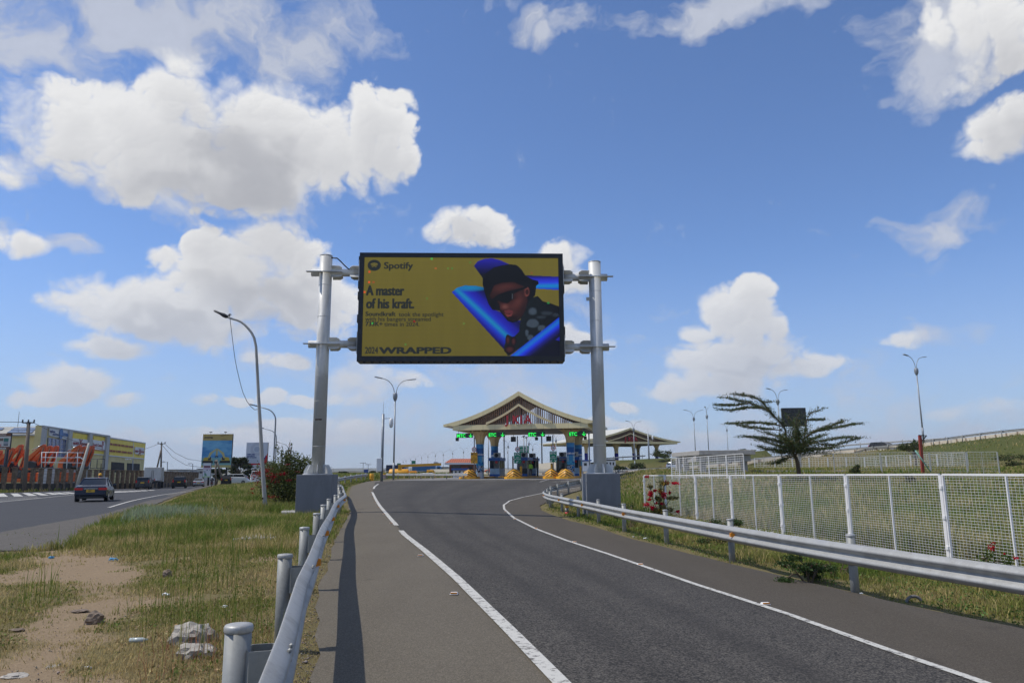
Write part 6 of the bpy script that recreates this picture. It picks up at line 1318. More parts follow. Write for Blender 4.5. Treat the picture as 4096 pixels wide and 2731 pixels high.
# ---------------------------------------------------------------- vehicles
def paintm(name, col, rough=.25, metal=.3): 
    m = mat(name, col, rough, metal, .06, 2); return m
TAIL = mat('red_tail_lamp', (.35,.008,.01), .2, 0, 0, emis=(.35,.01,.01), estr=.15); PLATE = mat('yellow_number_plate', (.70,.42,.03), .5, 0, 0); CHROME = mat('chrome', (.6,.6,.6), .15, .9, 0); HEADL = mat('clear_lamp', (.6,.6,.62), .1, .2, 0)
def loft(mb, secs, mi=0, smooth=True):
    n = len(secs[0]); vs = [p for s in secs for p in s]; k = len(secs)
    mb.add(vs, [(i*n+j, i*n+(j+1)%n, (i+1)*n+(j+1)%n, (i+1)*n+j) for i in range(k-1) for j in range(n)]+[tuple(reversed(range(n))), tuple((k-1)*n+j for j in range(n))], mi, False)
def car(name, label, cat, loc, heading, paint, L=4.6, W=1.76, H=1.46, shape='sedan', plate=True, group=None):
    root = thing(name, label, cat, (0,0,0), group); hw = W/2
    gc = .17; belt = {'sedan': .93, 'suv': 1.02, 'van': 1.05, 'hatch': .92}[shape]*(H/1.46 if shape != 'sedan' else 1)
    st = {'sedan': [(0,.50,.86,.92),(.06,.30,.94,.97),(.5,.20,1.02,1.0),(1.1,.18,belt,1.0),(3.2,.18,belt-.04,1.0),(4.0,.20,.80,.98),(4.45,.28,.68,.92),(4.6,.38,.55,.82)],
          'suv': [(0,.52,belt-.02,.93),(.05,.34,belt,.98),(.5,.24,belt,1.0),(3.3,.22,belt-.03,1.0),(4.2,.26,.92,.97),(4.5,.36,.80,.9),(4.6,.44,.62,.82)],
          'van': [(0,.36,belt,.96),(.05,.28,belt,.98),(2,.24,belt,1.0),(3.9,.24,belt-.05,1.0),(4.4,.28,.88,.95),(4.6,.40,.66,.88)],
          'hatch': [(0,.45,.85,.92),(.06,.30,belt,.97),(.5,.2,belt,1.0),(3.0,.18,belt-.04,1.0),(3.9,.22,.78,.96),(4.6,.38,.56,.82)]}[shape]
    ys = L/4.6; mb = MB(); secs = []
    for y, z0, z1, wf in st:
        w = hw*wf; zm = (z0*.35+z1*.65); secs.append([Vector(p) for p in ((-w*.93,y*ys,z0),(w*.93,y*ys,z0),(w,y*ys,z0+.10),(w,y*ys,zm),(w*.95,y*ys,z1-.04),(w*.88,y*ys,z1),(-w*.88,y*ys,z1),(-w*.95,y*ys,z1-.04),(-w,y*ys,zm),(-w,y*ys,z0+.10))])
    loft(mb, secs); bd = mb.build('body', paint, root, bevel=.025)
    g = {'sedan': (.62,1.45,2.5,3.4), 'suv': (.08,.42,2.55,3.45), 'van': (.04,.16,3.4,4.2), 'hatch': (.12,.75,2.4,3.4)}[shape]
    a, b, c, d = (q*ys for q in g); wb, wt = hw*.88, hw*(.70 if shape in ('sedan','hatch') else .77); zb, zt = belt-.04, H-.05
    V_ = [(-wb,a,zb),(wb,a,zb),(wb,d,zb-.02),(-wb,d,zb-.02),(-wt,b,zt),(wt,b,zt),(wt,c,zt),(-wt,c,zt)]
    mb = MB(); mb.add(V_, [(0,1,5,4),(1,2,6,5),(2,3,7,6),(3,0,4,7),(4,5,6,7)]); mb.build('window', GLASS, root)
    mb = MB(); rw = wt+.02; loft(mb, [[Vector(p) for p in ((-rw*k,y,zt-.03),(rw*k,y,zt-.03),(rw*k*.93,y,zt+.035*q),(-rw*k*.93,y,zt+.035*q))] for y, k, q in ((b-.05,1,.6),(b+.25,1,1.4),(c-.25,1,1.4),(c+.04,.98,.5))]); mb.build('roof', paint, root, bevel=.02)
    mb = MB()
    for s in (-1,1):
        for (y0, y1) in ((a+.02,b),((a+c)/2+.1,(b+c)/2+.0),(d-.03,c)): mb.bar((s*(wb+.005),y0,zb),(s*(wt+.008),y1,zt), .05, .07, up=(0,1,0))
        if shape in ('suv','van'): mb.bar((s*(wb+.005),a+.8*ys,zb),(s*(wt+.008),b+.75*ys,zt), .05, .08, up=(0,1,0))
    mb.build('pillar', paint, root)
    R90 = Matrix.Rotation(math.pi/2, 3, 'Y'); rad = .31 if shape in ('sedan','hatch') else .355
    for y in (.85*ys, 3.62*ys):
        for s in (-1,1):
            mb = MB(); mb.lathe((0,0,0), [(rad*.6,-.11),(rad*.93,-.11),(rad,-.07),(rad,.07),(rad*.93,.11),(rad*.6,.11)], 20); mb.v = [tuple(R90@Vector(v)+Vector((s*(hw-.10),y,rad))) for v in mb.v]; w_ = mb.build('wheel', RUBBER, root)
            mb = MB(); mb.lathe((0,0,0), [(rad*.62,-.115),(rad*.62,.115)], 14, smooth=False); mb.v = [tuple(R90@Vector(v)+Vector((s*(hw-.10),y,rad))) for v in mb.v]; mb.build('rim', CHROME, w_)
            mb = MB(); mb.lathe((0,0,0), [(rad*1.16,-.02),(rad*1.16,.02)], 18, smooth=False); mb.v = [tuple(R90@Vector(v)+Vector((s*(hw-.012),y,rad+.02))) for v in mb.v]; mb.build('wheel_arch', BLACK, w_)
    zl_ = st[1][2]-.14
    for s in (-1,1):
        mb = MB()
        if shape in ('suv','van'): mb.box((s*(hw*.86),.02,zl_+.02), (.16,.10,.34))
        else: mb.box((s*(hw*.72),.03,zl_-.02), (.42,.12,.14)); mb.box((s*(hw*.955),.12,zl_-.01), (.06,.3,.13))
        mb.build('tail_light', TAIL, root)
        mb = MB(); mb.box((s*(hw*.72),L-.08,.60), (.36,.2,.14)); mb.build('headlight', HEADL, root)
        mb = MB(); mb.box((s*(hw+.08),c+.45*ys,zb+.08), (.2,.1,.13)); mb.build('mirror', paint, root, bevel=.02)
    mb = MB(); mb.box((0,-.01,.50), (W*.9,.10,.16)); mb.build('bumper', paint, root, bevel=.02)
    mb = MB(); mb.box((0,.03,.27), (W*.8,.12,.14)); mb.build('diffuser', BLACK, root)
    if shape in ('sedan','hatch'): mb = MB(); mb.box((0,-.005,zl_+.0), (W*.42,.05,.035)); mb.build('chrome_strip', CHROME, root)
    if plate: mb = MB(); mb.box((0,-.03,zl_-.14), (.46,.03,.16)); pl = mb.build('number_plate', PLATE, root)
    root.location = loc; root.rotation_euler = (0,0,heading); return root
def hdg(x, y): return math.atan2(-x, y)
HW = hdg(-.36, .93)
def on(px, py, Y, dz=0.): q = P(px, py, Y); return q
GRPV = None
def roadpt(px, Y): 
    q = P(px, 1900, Y); q.z = TZ(q.x, Y)+.02; return q
DBLU = paintm('dark_blue_car_paint', (.035,.045,.075), .22, .5); DGRY = paintm('dark_grey_car_paint', (.055,.058,.062), .3, .5); BLK = paintm('black_car_paint', (.012,.012,.014), .2, .3); SILV = paintm('silver_car_paint', (.38,.40,.42), .28, .6); WHT = paintm('white_car_paint', (.72,.72,.72), .3, 0.); ORGV = paintm('orange_car_paint', (.55,.08,.02), .3, 0.)
ca = car('sedan_car', 'dark blue sedan driving away, nearest car on the left highway', 'car', roadpt(368, 45.6), HW+.02, DBLU, 4.62, 1.78, 1.46, 'sedan')
text('plate_characters', 'KCX', .075, BLACK, ca, Matrix.Translation(ca.location)@frame((-.10,-.05,.69), (1,0,0), UP), .002, .002, 1.); text('plate_characters', '420X', .075, BLACK, ca, Matrix.Translation(ca.location)@frame((-.12,-.05,.62), (1,0,0), UP), .002, .002, 1.)
car('minivan', 'dark grey minivan driving beside the white box truck', 'car', roadpt(572, 100), HW, DGRY, 4.5, 1.74, 1.62, 'van')
car('suv_car', 'black SUV ahead of the white box truck with a lit tail lamp', 'car', roadpt(718, 108), HW, BLK, 4.6, 1.84, 1.68, 'suv')
car('sedan_car', 'silver sedan between the black SUV and the white van', 'car', roadpt(796, 128), HW, SILV, 4.5, 1.75, 1.42, 'sedan')
car('minivan', 'black and chrome people carrier before the parked white van', 'car', roadpt(906, 134), HW, BLK, 4.7, 1.84, 1.9, 'van')
car('hatchback_car', 'distant dark car at the far end of the left highway', 'car', roadpt(970, 185), HW, BLK, 4.3, 1.72, 1.5, 'hatch', plate=False)
q = P(892,1936,156); car('parked_van', 'white passenger van parked side-on beyond the highway', 'van', q, hdg(1,.15), WHT, 5.4, 1.8, 2.1, 'van', plate=False)
q = P(1026,1934,118); q.z = TZ(q.x,118); car('parked_van', 'white van mostly hidden behind the red-flowering bush', 'van', q, HW, WHT, 4.8, 1.8, 2.2, 'van', plate=False)
q = P(1745,1914,118); q.z = TZ(q.x,118)-.75; car('hatchback_car', 'white car half hidden behind the rail left of the brick gatehouse', 'car', q, hdg(-1,.1), WHT, 4.3, 1.74, 1.5, 'hatch', plate=False)
q = P(2000,1886,185); q.z -= .3; car('hatchback_car', 'small orange-red car seen between the left toll lanes', 'car', q, hdg(-1,.1), ORGV, 4.0, 1.7, 1.5, 'hatch', plate=False)
q = P(2672,1871,158); q.z = rz(q.x,158)+.05; car('suv_car', 'silver-blue SUV on the embankment road left of the concrete shelter', 'car', q, hdg(.75,-.65)+math.pi*0+.0, SILV, 4.6, 1.84, 1.66, 'suv', plate=False)
q = P(2466,1880,175); q.z = rz(q.x,175)+.05; car('hatchback_car', 'small white hatchback on the road right of the gantry pole', 'car', q, hdg(1,-.1), WHT, 4.2, 1.74, 1.5, 'hatch', plate=False)
q = P(2905,1860,146); q.z = rz(q.x,146)+.1; car('hatchback_car', 'white car passing behind the concrete shelter and rusty fence', 'car', q, hdg(.9,-.4), WHT, 4.4, 1.74, 1.5, 'hatch', plate=False)
q = P(3266,1826,146); q.z = rz(q.x,146)+.15; car('suv_car', 'white SUV with dark windows climbing behind the thorn tree', 'car', q, hdg(.55,-.8), WHT, 4.7, 1.86, 1.72, 'suv', plate=False)
q = P(3488,1800,133); q.z = rz(q.x,133)-.15; car('pickup_car', 'dark SUV on the embankment road right of the thorn tree', 'car', q, hdg(.55,-1), BLK, 5.0, 1.9, 1.75, 'suv', plate=False)
def truck(name, label, loc, heading, Lb, W, Hb, boxm, cabm, zf=1.1, kind='box', group=None):
    root = thing(name, label, 'truck'); hw = W/2
    mb = MB(); mb.box((0,Lb/2+1,.85), (.9,Lb+2,.25)); mb.build('chassis', DARK, root)
    if kind == 'box':
        mb = MB(); mb.box((0,Lb/2,zf+Hb/2), (W,Lb,Hb)); bx = mb.build('cargo_box', boxm, root, bevel=.03)
        for s in (-1,1):
            mb = MB(); mb.box((s*hw*.49,-.02,zf+Hb/2), (hw*.93,.05,Hb*.93)); dr = mb.build('rear_door', boxm, bx); mb = MB(); mb.box((s*.12,-.06,zf+Hb*.4), (.04,.05,Hb*.7)); mb.build('lock_rod', DARK, dr)
        for k in range(12): mb = MB(); mb.box((hw+.02,.35+(Lb-.7)*k/11,zf+Hb/2), (.05,.05,Hb*.94)); mb.build('side_rib', boxm, bx)
        for k in range(6): mb = MB(); mb.box((-.55+.22*k,-.05,zf+.18), (.11,.02,.3)); mb.build('chevron', REDP if k%2 == 0 else WHITE, bx)
    elif kind == 'tank':
        mb = MB(); R9 = Matrix.Rotation(-math.pi/2, 3, 'X'); mb.lathe((0,0,0), [(.4,0),(.95,.12),(1.05,.3),(1.05,Lb-.3),(.95,Lb-.12),(.4,Lb)], 20); mb.v = [tuple(R9@Vector(v)+Vector((0,0,zf+1.0))) for v in mb.v]; mb.build('tank', boxm, root)
    mb = MB(); cz = zf+.1; secs = [[Vector(p) for p in ((-hw*.95,y,cz-.3),(hw*.95,y,cz-.3),(hw*.95,y,cz+h*.6),(hw*.85,y,cz+h),(-hw*.85,y,cz+h),(-hw*.95,y,cz+h*.6))] for y, h in ((Lb+.15,1.55),(Lb+1.5,1.55),(Lb+2.0,.9))]; loft(mb, secs); cb = mb.build('cab', cabm, root, bevel=.04)
    for s in (-1,1): mb = MB(); mb.box((s*hw*.955,Lb+.95,cz+.85), (.05,.8,.55)); mb.build('side_window', GLASS, cb)
    R90 = Matrix.Rotation(math.pi/2, 3, 'Y')
    for y in (Lb*.18, Lb*.18+1.0, Lb+1.2):
        for s in (-1,1): mb = MB(); mb.lathe((0,0,0), [(.25,-.15),(.46,-.15),(.48,-.1),(.48,.1),(.46,.15),(.25,.15)], 18); mb.v = [tuple(R90@Vector(v)+Vector((s*(hw-.2),y,.48))) for v in mb.v]; mb.build('wheel', RUBBER, root)
    root.location = loc; root.rotation_euler = (0,0,heading); return root
WBX = mat('dirty_white_truck', (.60,.58,.53), .5, 0, .15, 1.5)
truck('box_truck', 'white box truck with red and white chevrons low on its doors', roadpt(610,107), HW, 4.6, 2.25, 1.95, WBX, WBX)
YLT = mat('crane_yellow', (.75,.36,.02), .45, 0, .15, 1.5)
q = P(1555,1898,160); q.z = P(1555,1893,160).z-2.2; truck('tanker_truck', 'yellow tanker truck beyond the rail, behind the twin-arm lamp', q, hdg(1,.05), 4.4, 2.3, 1., YLT, YLT, kind='tank')
q = P(1630,1898,158); q.z = P(1640,1893,158).z-2.0; t_k = truck('crane_truck', 'yellow mobile crane truck with its long boom lying level', q, hdg(1,.05), 4.0, 2.3, .6, YLT, YLT, kind='box')
t_k2 = t_k; mb = MB(); Mx = Matrix.Translation(t_k.location)
mb.bar((0.3,-1.5,3.6),(0.3,7.2,3.9), .55, .55); o_ = mb.build('boom', YLT, None); o_.parent = t_k; mb = MB(); mb.box((0.3,-1.6,3.3),(.8,.7,1.2)); o_ = mb.build('boom_head', YLT, None); o_.parent = t_k
BLT = mat('blue_truck_paint', (.03,.16,.36), .4, 0, .1, 1)
for px, Y, lab, hh_ in ((1650,260,'light blue truck cab beyond the yellow crane boom',1.6),(1690,250,'long blue truck trailer behind the yellow crane boom',1.7),(1545,240,'dark blue truck box just right of the pink-wrapped barrel',1.9)):
    q = P(px, 1890, Y); q.z = P(px, 1884, Y).z-1.0; truck('blue_truck', lab, q, hdg(1,.1), 4.5, 2.3, hh_, BLT if 'dark' not in lab else mat('navy_truck', (.02,.03,.08), .5, 0, .1, 1), BLT)
# ---------------------------------------------------------------- people
def person(label, base, heading, J, edges, radii, mats_, zsplit, scale=1., extra=None, root_j=0):
    root = thing('person', label, 'person', base)
    me = bpy.data.meshes.new('body'); me.from_pydata([Vector(j)*scale for j in J], edges, []); o = bpy.data.objects.new('body', me); COL.objects.link(o)
    o.modifiers.new('skin', 'SKIN'); me.skin_vertices[0].data[root_j].use_root = True
    for i, r in enumerate(radii): me.skin_vertices[0].data[i].radius = (r*scale, r*scale)
    s = o.modifiers.new('sub', 'SUBSURF'); s.levels = 2; s.render_levels = 2
    bpy.context.view_layer.update(); m2 = bpy.data.meshes.new_from_object(o.evaluated_get(bpy.context.evaluated_depsgraph_get())); bpy.data.objects.remove(o)
    for m in mats_: m2.materials.append(m)
    for p in m2.polygons: p.material_index = zsplit(p.center/scale); p.use_smooth = True
    b = bpy.data.objects.new('body', m2); COL.objects.link(b); b.parent = root; root.rotation_euler = (0,0,heading); root.location = base
    if extra: extra(root, scale)
    return root
SKINM = mat('brown_skin', (.10,.05,.03), .5, 0, .1, 8); VEST = mat('orange_vest', (.85,.12,.02), .6, 0, .1, 6); LIME = mat('lime_vest', (.35,.65,.05), .6, 0, .1, 6); TROU = mat('dark_trousers', (.03,.035,.05), .8, 0, .1, 6); JKT = mat('dark_jacket', (.04,.04,.045), .7, 0, .1, 6)
ST_J = [(0,0,.95),(0,0,1.15),(0,.01,1.38),(0,0,1.50),(0,-.01,1.60),(0,.0,1.70),(-.18,0,1.40),(-.25,-.03,1.12),(-.22,-.14,.90),(.18,0,1.40),(.26,-.02,1.12),(.25,-.12,.88),(-.10,0,.90),(-.11,-.02,.50),(-.11,.02,.08),(-.11,-.12,.04),(.10,0,.90),(.12,-.02,.50),(.12,.02,.08),(.12,-.12,.04),(-.22,-.19,.83),(.25,-.17,.80)]
ST_E = [(0,1),(1,2),(2,3),(3,4),(4,5),(2,6),(6,7),(7,8),(8,20),(2,9),(9,10),(10,11),(11,21),(0,12),(12,13),(13,14),(14,15),(0,16),(16,17),(17,18),(18,19)]
ST_R = [.15,.145,.16,.06,.095,.085,.075,.05,.035,.075,.05,.035,.09,.065,.045,.04,.09,.065,.045,.04,.03,.03]
def helmet(m):
    def f(root, s):
        mb = MB(); mb.lathe((0,0,1.66*s), [(.155*s,-.02),(.13*s,.0),(.125*s,.06*s),(.09*s,.12*s),(.02,.15*s)], 16); mb.v = [tuple(Vector(v)) for v in mb.v]; o = mb.build('helmet', m, None); o.parent = root
    return f
zs = lambda c: 0 if c.z > 1.50 or (c.z < .93 and abs(c.x) > .2) else (1 if c.z > .93 else 2)
q = roadpt(401, 60); person('person in an orange vest and yellow helmet standing just beyond the dark blue sedan', q, 2.6, ST_J, ST_E, ST_R, [SKINM, VEST, TROU], zs, 1.03, helmet(YEL))
q = P(2123,1893,95); q.z = TZ0+.3; person('toll attendant in a lime vest standing beside the middle booth', q, .3, ST_J, ST_E, ST_R, [SKINM, LIME, TROU], zs, 1.0)
RD_J = [(0,0,.85),(0,.05,1.05),(0,.14,1.28),(0,.15,1.42),(0,.17,1.50),(0,.19,1.60),(-.2,.15,1.28),(-.28,.35,1.08),(-.25,.58,1.02),(.2,.15,1.28),(.28,.35,1.08),(.25,.58,1.02),(-.12,.05,.82),(-.17,.42,.72),(-.16,.28,.32),(-.16,.40,.28),(.12,.05,.82),(.17,.42,.72),(.16,.28,.32),(.16,.40,.28)]
RD_E = [(0,1),(1,2),(2,3),(3,4),(4,5),(2,6),(6,7),(7,8),(2,9),(9,10),(10,11),(0,12),(12,13),(13,14),(14,15),(0,16),(16,17),(17,18),(18,19)]
RD_R = [.15,.15,.16,.06,.10,.09,.08,.055,.04,.08,.055,.04,.10,.07,.05,.045,.10,.07,.05,.045]
def motorbike(label, loc, h, m):
    root = thing('motorcycle', label, 'motorcycle'); R90 = Matrix.Rotation(math.pi/2, 3, 'Y')
    for y in (-.35,.95):
        mb = MB(); mb.lathe((0,0,0), [(.22,-.05),(.29,-.05),(.30,0),(.29,.05),(.22,.05)], 20); mb.v = [tuple(R90@Vector(v)+Vector((0,y,.30))) for v in mb.v]; mb.build('wheel', RUBBER, root)
    mb = MB(); secs = [[Vector(p) for p in ((-w,y,z0),(w,y,z0),(w*1.1,y,(z0+z1)/2),(w*.7,y,z1),(-w*.7,y,z1),(-w*1.1,y,(z0+z1)/2))] for y, z0, z1, w in ((-.55,.62,.74,.08),(-.2,.45,.78,.11),(.15,.35,.80,.13),(.4,.45,.98,.15),(.7,.6,.95,.08))]; loft(mb, secs); mb.build('frame_body', m, root, bevel=.02)
    mb = MB(); mb.tube([(-.32,.48,1.02),(0,.58,1.0),(.32,.48,1.02)], .02, 6); mb.build('handlebar', DARK, root); mb = MB(); mb.tube([(0,.95,.3),(0,.65,.95)], .035, 6); mb.build('fork', CHROME, root)
    mb = MB(); mb.box((0,-.58,.66), (.14,.05,.08)); mb.build('tail_light', TAIL, root); root.location = loc; root.rotation_euler = (0,0,h)
zr2 = lambda c: 0 if c.z > 1.42 else (1 if c.z > .86 else 2)
for px, Y, lab, lab2, hm in ((849,127,'motorcycle right of the silver sedan','rider in a dark jacket and white helmet on the motorcycle right of the silver sedan',WHITE),(991,182,'motorcycle beside the distant dark car','rider in a reddish top on the motorcycle beside the distant dark car',RDR)):
    q = roadpt(px, Y); motorbike(lab, q, HW, BLACK); person(lab2, q, HW, RD_J, RD_E, RD_R, [SKINM, JKT if hm is WHITE else VEST, TROU], zr2, 1.0, (lambda m: (lambda root, s: (lambda mb: (mb.lathe((0,.19,1.56), [(.10,-.12),(.14,-.06),(.15,.02),(.11,.10),(.02,.14)], 14), setattr(mb.build('helmet', m, None), 'parent', root)))(MB())))(hm))
# ---------------------------------------------------------------- yard wall on the left
def wz(px): return float(np.interp(px, [0,231,337,430,566,690,790], [84,93,99,107,112,126,146]))
def wtop(px): return float(np.interp(px, [0,134,231,337,430,566,690,790], [1869,1873,1875,1878,1881,1883,1888,1889]))
BRN = mat('brown_stone_pillar', (.20,.145,.095), .9, 0, .45, 3, .3); DKM = mat('dark_wire_screen', (.045,.040,.034), .8, 0, .2, 4)
pill = [-18,20,61,98,134,167,200,231,257,286,313,337,360,386,406,430,451,473,493,512,531,549,566,582,597,612,626,640,653,666,680,692,704,715,726,736,746,756,765,774,782,790]
def wb(px, top): Z = wz(px); q = P(px, wtop(px), Z); return Vector((q.x, q.y, q.z if top else q.z-2.45))
b0 = wb(300, False); root = thing('yard_wall', 'long yard wall of brown stone pillars with dark wire between, along the left highway', 'wall', b0)
for i, px in enumerate(pill):
    a, t1 = wb(px, False), wb(px, True); mb = MB(); mb.box((a+t1)/2-UP*.2, (.40,.40,2.45+.4)); p_ = mb.build('pillar', BRN, root); mb = MB(); mb.box(t1+UP*.04, (.6,.6,.1)); mb.build('coping', BRN, p_)
    if i < len(pill)-1:
        b, t2 = wb(pill[i+1], False), wb(pill[i+1], True); mb = MB(); mb.bar(a+UP*.2, b+UP*.2, .2, .9); mb.build('plinth_wall', DKM, root)
        mb = MB()
        for k in range(4): z = .95+.42*k; mb.bar(a+UP*z, b+UP*z, .02, .025)
        for k in range(1, 3): c1 = a.lerp(b, k/7); mb.bar(c1+UP*.8, c1+UP*2.28, .035, .035)
        mb.build('wire_screen', DKM, root)
# yard building
FA, FB = P(182,1880,133), P(584,1880,209); fd = (FB-FA); fd.z = 0; fd.normalize(); fn = Vector((fd.y, -fd.x, 0))
def FP(px, py, off=0.):
    r = ray(px, py); t = ((FA+fn*off)-Vector((0,0,EYE))).dot(fn)/r.dot(fn); return Vector((0,0,EYE))+r*t
def Z1(x, y): return (x/2.94, 1650+y/2.94)       # close-up coordinates -> photograph
YWALL = mat('faded_yellow_wall', (.66,.56,.27), .75, 0, .12, .5); YSIGN = mat('bright_yellow_sign', (.82,.62,.02), .5, 0, .08, .6); GRYF = mat('grey_white_frame', (.42,.43,.44), .6, 0, .1, .8); BWIN = mat('blue_curtain_glass', (.05,.09,.28), .25, .0, .25, 1.2)
WSGN = mat('white_sign_face', (.66,.67,.70), .5, 0, .05, 1); MAR = mat('maroon_lettering', (.28,.02,.03), .5, 0, 0); NAVY = mat('navy_lettering', (.03,.07,.25), .5, 0, 0)
root = thing('yard_building', 'long yellow and grey commercial building behind the orange excavators at far left', 'building', FA)
BR = root
def fquad(name, pts, off, th, m, parent=root, bevel=0.):
    ps = [FP(*Z1(*p), off) for p in pts]; mb = MB(); mb.prism(ps, (0,0,0), -fn*th); return mb.build(name, m, parent)
zlow = TZ(FA.x, 130)-1.0
def wallpoly(name, px0, px1, ytop0, ytop1, off, th, m, zb=zlow):
    a, b = FP(px0, ytop0, off), FP(px1, ytop1, off); mb = MB(); mb.prism([(a.x,a.y,zb),(b.x,b.y,zb),(b.x,b.y,b.z),(a.x,a.y,a.z)], (0,0,0), -fn*th); return mb.build(name, m, root)
zT1 = FP(178,1700).z; zT2 = FP(445,1749).z
w1 = wallpoly('wall', 178, 442, 1701, 1743, 0., 1.4, YWALL); w2 = wallpoly('wall', 442.3, 583, 1750, 1772, -.02, 14, YWALL)
fquad('parapet_band', [(522,150),(1298,268),(1298,288),(528,172)], .35, .4, GRYF); fquad('parapet_band', [(1300,286),(1713,352),(1713,362),(1300,300)], .3, .35, WSGN)
for x0, x1, yt in ((540,562,160),(822,860,198),(1062,1098,238),(1266,1300,268)):
    a, b = FP(x0/2.94, 1650+yt/2.94, .6), FP(x1/2.94, 1650+(yt+4)/2.94, .6); mb = MB(); mb.prism([(a.x,a.y,zlow),(b.x,b.y,zlow),(b.x,b.y,b.z),(a.x,a.y,a.z)], (0,0,0), -fn*.6); mb.build('pilaster', GRYF, root)
s1 = fquad('sign_board', [(582,180),(812,212),(812,322),(580,270)], .25, .2, WSGN); cw = fquad('curtain_wall', [(566,292),(814,326),(812,530),(560,505)], .12, .1, BWIN)
for k in range(6):
    x = 570+k*46; fquad('glazing_bar', [(x,295+k*6),(x+3,295+k*6),(x+2,508),(x-1,508)], .2, .08, GRYF, cw)
for y in (350,405,455): fquad('glazing_bar', [(562,y),(812,y+24),(812,y+27),(562,y+3)], .2, .08, GRYF, cw)
fquad('yellow_sign', [(862,238),(1060,267),(1058,478),(848,462)], .12, .1, YSIGN); fquad('yellow_sign', [(1100,272),(1266,295),(1252,490),(1105,480)], .12, .1, YSIGN); ys_ = fquad('yellow_sign', [(1300,306),(1708,362),(1700,536),(1286,498)], .12, .1, YSIGN)
fquad('white_divider', [(1571,345),(1576,346),(1570,525),(1565,524)], .18, .05, WSGN, ys_); fquad('white_trim', [(1285,498),(1700,536),(1700,548),(1285,510)], .2, .1, WSGN); fquad('white_trim', [(1104,480),(1252,492),(1252,502),(1104,490)], .2, .1, WSGN)
def oval(pts): 
    return pts
ov1 = fquad('logo_plate', [(862,300),(1030,318),(1042,335),(1040,405),(1028,416),(858,405),(848,392),(850,312)], .3, .12, WSGN)
fquad('truck_plate', [(1096,318),(1205,333),(1208,325),(1232,330),(1240,375),(1250,400),(1245,448),(1228,452),(1215,445),(1090,432)], .3, .12, WSGN); ov2 = fquad('logo_plate', [(1597,402),(1690,412),(1700,425),(1698,484),(1690,494),(1595,484),(1586,474),(1588,412)], .3, .12, WSGN)
tdn = mat('truck_outline_red', (.35,.03,.04), .5, 0, 0)
for a_, b_ in (((1205,333),(1200,440)),((1232,335),(1212,345)),((1213,345),(1216,385)),((1090,432),(1245,449))):
    mb = MB(); mb.bar(FP(*Z1(*a_), .34), FP(*Z1(*b_), .34), .1, .1); mb.build('outline', tdn, root)
def ftext(s, x, y, x2, y2, hgt, m, off=.0, par=root):
    a, b = FP(*Z1(x,y), .36), FP(*Z1(x2,y2), .36); w = (b-a).length; d = (b-a).normalized(); h1 = (FP(*Z1(x,y-hgt), .36)-a).length
    o = text('lettering', s, h1*1.35, m, par, Matrix.Identity(4), .02, off, 1.); o.data.transform(Matrix.Translation(wloc(par))); xs_ = [v.co.x for v in o.data.vertices]; wid = max(xs_)-min(xs_); x0 = min(xs_)
    k = w/wid
    o.data.transform(Matrix.Translation((-x0,0,0))); o.data.transform(Matrix.Diagonal((k,1,1,1))); o.data.transform(frame(a, fd, UP)); o.data.transform(Matrix.Translation(-wloc(par))); return o
ftext('auto', 860,372,928,377,42,MAR,.03); ftext('X', 925,395,966,400,90,MAR,.03); ftext('press', 962,382,1034,388,44,MAR,.03); ftext('Truck Centre', 1092,390,1200,402,34,MAR,.01)
ftext('TYRES • RETREAD TYRES • WHEELS • BRAKES • BATTERIES', 1288,378,1566,414,24,MAR,.02); ftext('LUBRICANTS • OIL SERVICE • ALIGNMENT • BALANCING', 1288,458,1556,478,24,MAR,.02)
ftext('auto', 1590,462,1628,466,34,MAR,.02); ftext('X', 1626,500,1655,502,82,MAR,.02); ftext('press', 1652,470,1696,474,34,MAR,.02)
ftext('spirax', 590,228,650,238,30,NAVY,.02); ftext('sarco', 622,262,692,270,26,NAVY,.02); ftext('GESTRA', 735,270,800,280,36,mat('blue_lettering',(.04,.16,.42),.5,0,0),.03)
mb = MB(); c = FP(*Z1(718,250), .34); mb.prism([c+fd*1.0*math.cos(a*.3927)+UP*1.0*math.sin(a*.3927) for a in range(16)], (0,0,0), fn*.05); mb.build('round_logo', mat('blue_lettering',(.04,.16,.42),.5,0,0), root)
for P4 in ([(1312,577),(1462,590),(1462,700),(1306,700)], [(1496,592),(1646,601),(1642,700),(1494,700)]): o_ = fquad('bay_opening', P4, .05, .06, mat('painted_bay_shade', (.012,.013,.014), .8, 0, .2, 1));  # flat near-black panels on the wall, painting the shade inside the bays
# left wing with pitched roof and solar panels
wa, wb2 = P(-60,1739,131), P(186,1738,133.5); ze_ = (wa.z+wb2.z)/2
mb = MB(); mb.box(((wa.x+FA.x-1.2)/2, 134.2, (ze_+zlow)/2), (FA.x-1.2-wa.x, 2, ze_-zlow)); mb.build('wing_wall', YWALL, root)
ra, rb = P(-60,1711,143), P(178,1711,143); ROOFG = mat('old_roof_sheet', (.36,.34,.28), .6, .1, .25, .5)
mb = MB(); mb.prism([(wa.x-1,132.9,ze_-.02),(FA.x-.9,132.9,ze_-.02),(rb.x,143,ra.z),(wa.x-8,143,ra.z)], (0,0,0), (0,0,.18)); rf = mb.build('wing_roof', ROOFG, root)
SOL = mat('solar_panel', (.02,.025,.045), .2, .1, .1, 1)
def roofq(pts):
    out = []
    for x, y in pts:
        px, py = Z1(x, y); r = ray(px, py); n = Vector((0, -(ra.z-ze_), 10.1)).normalized(); o = Vector((0,132.9,ze_+.2)); t = (o-Vector((0,0,EYE))).dot(n)/r.dot(n); out.append(Vector((0,0,EYE))+r*t)
    return out
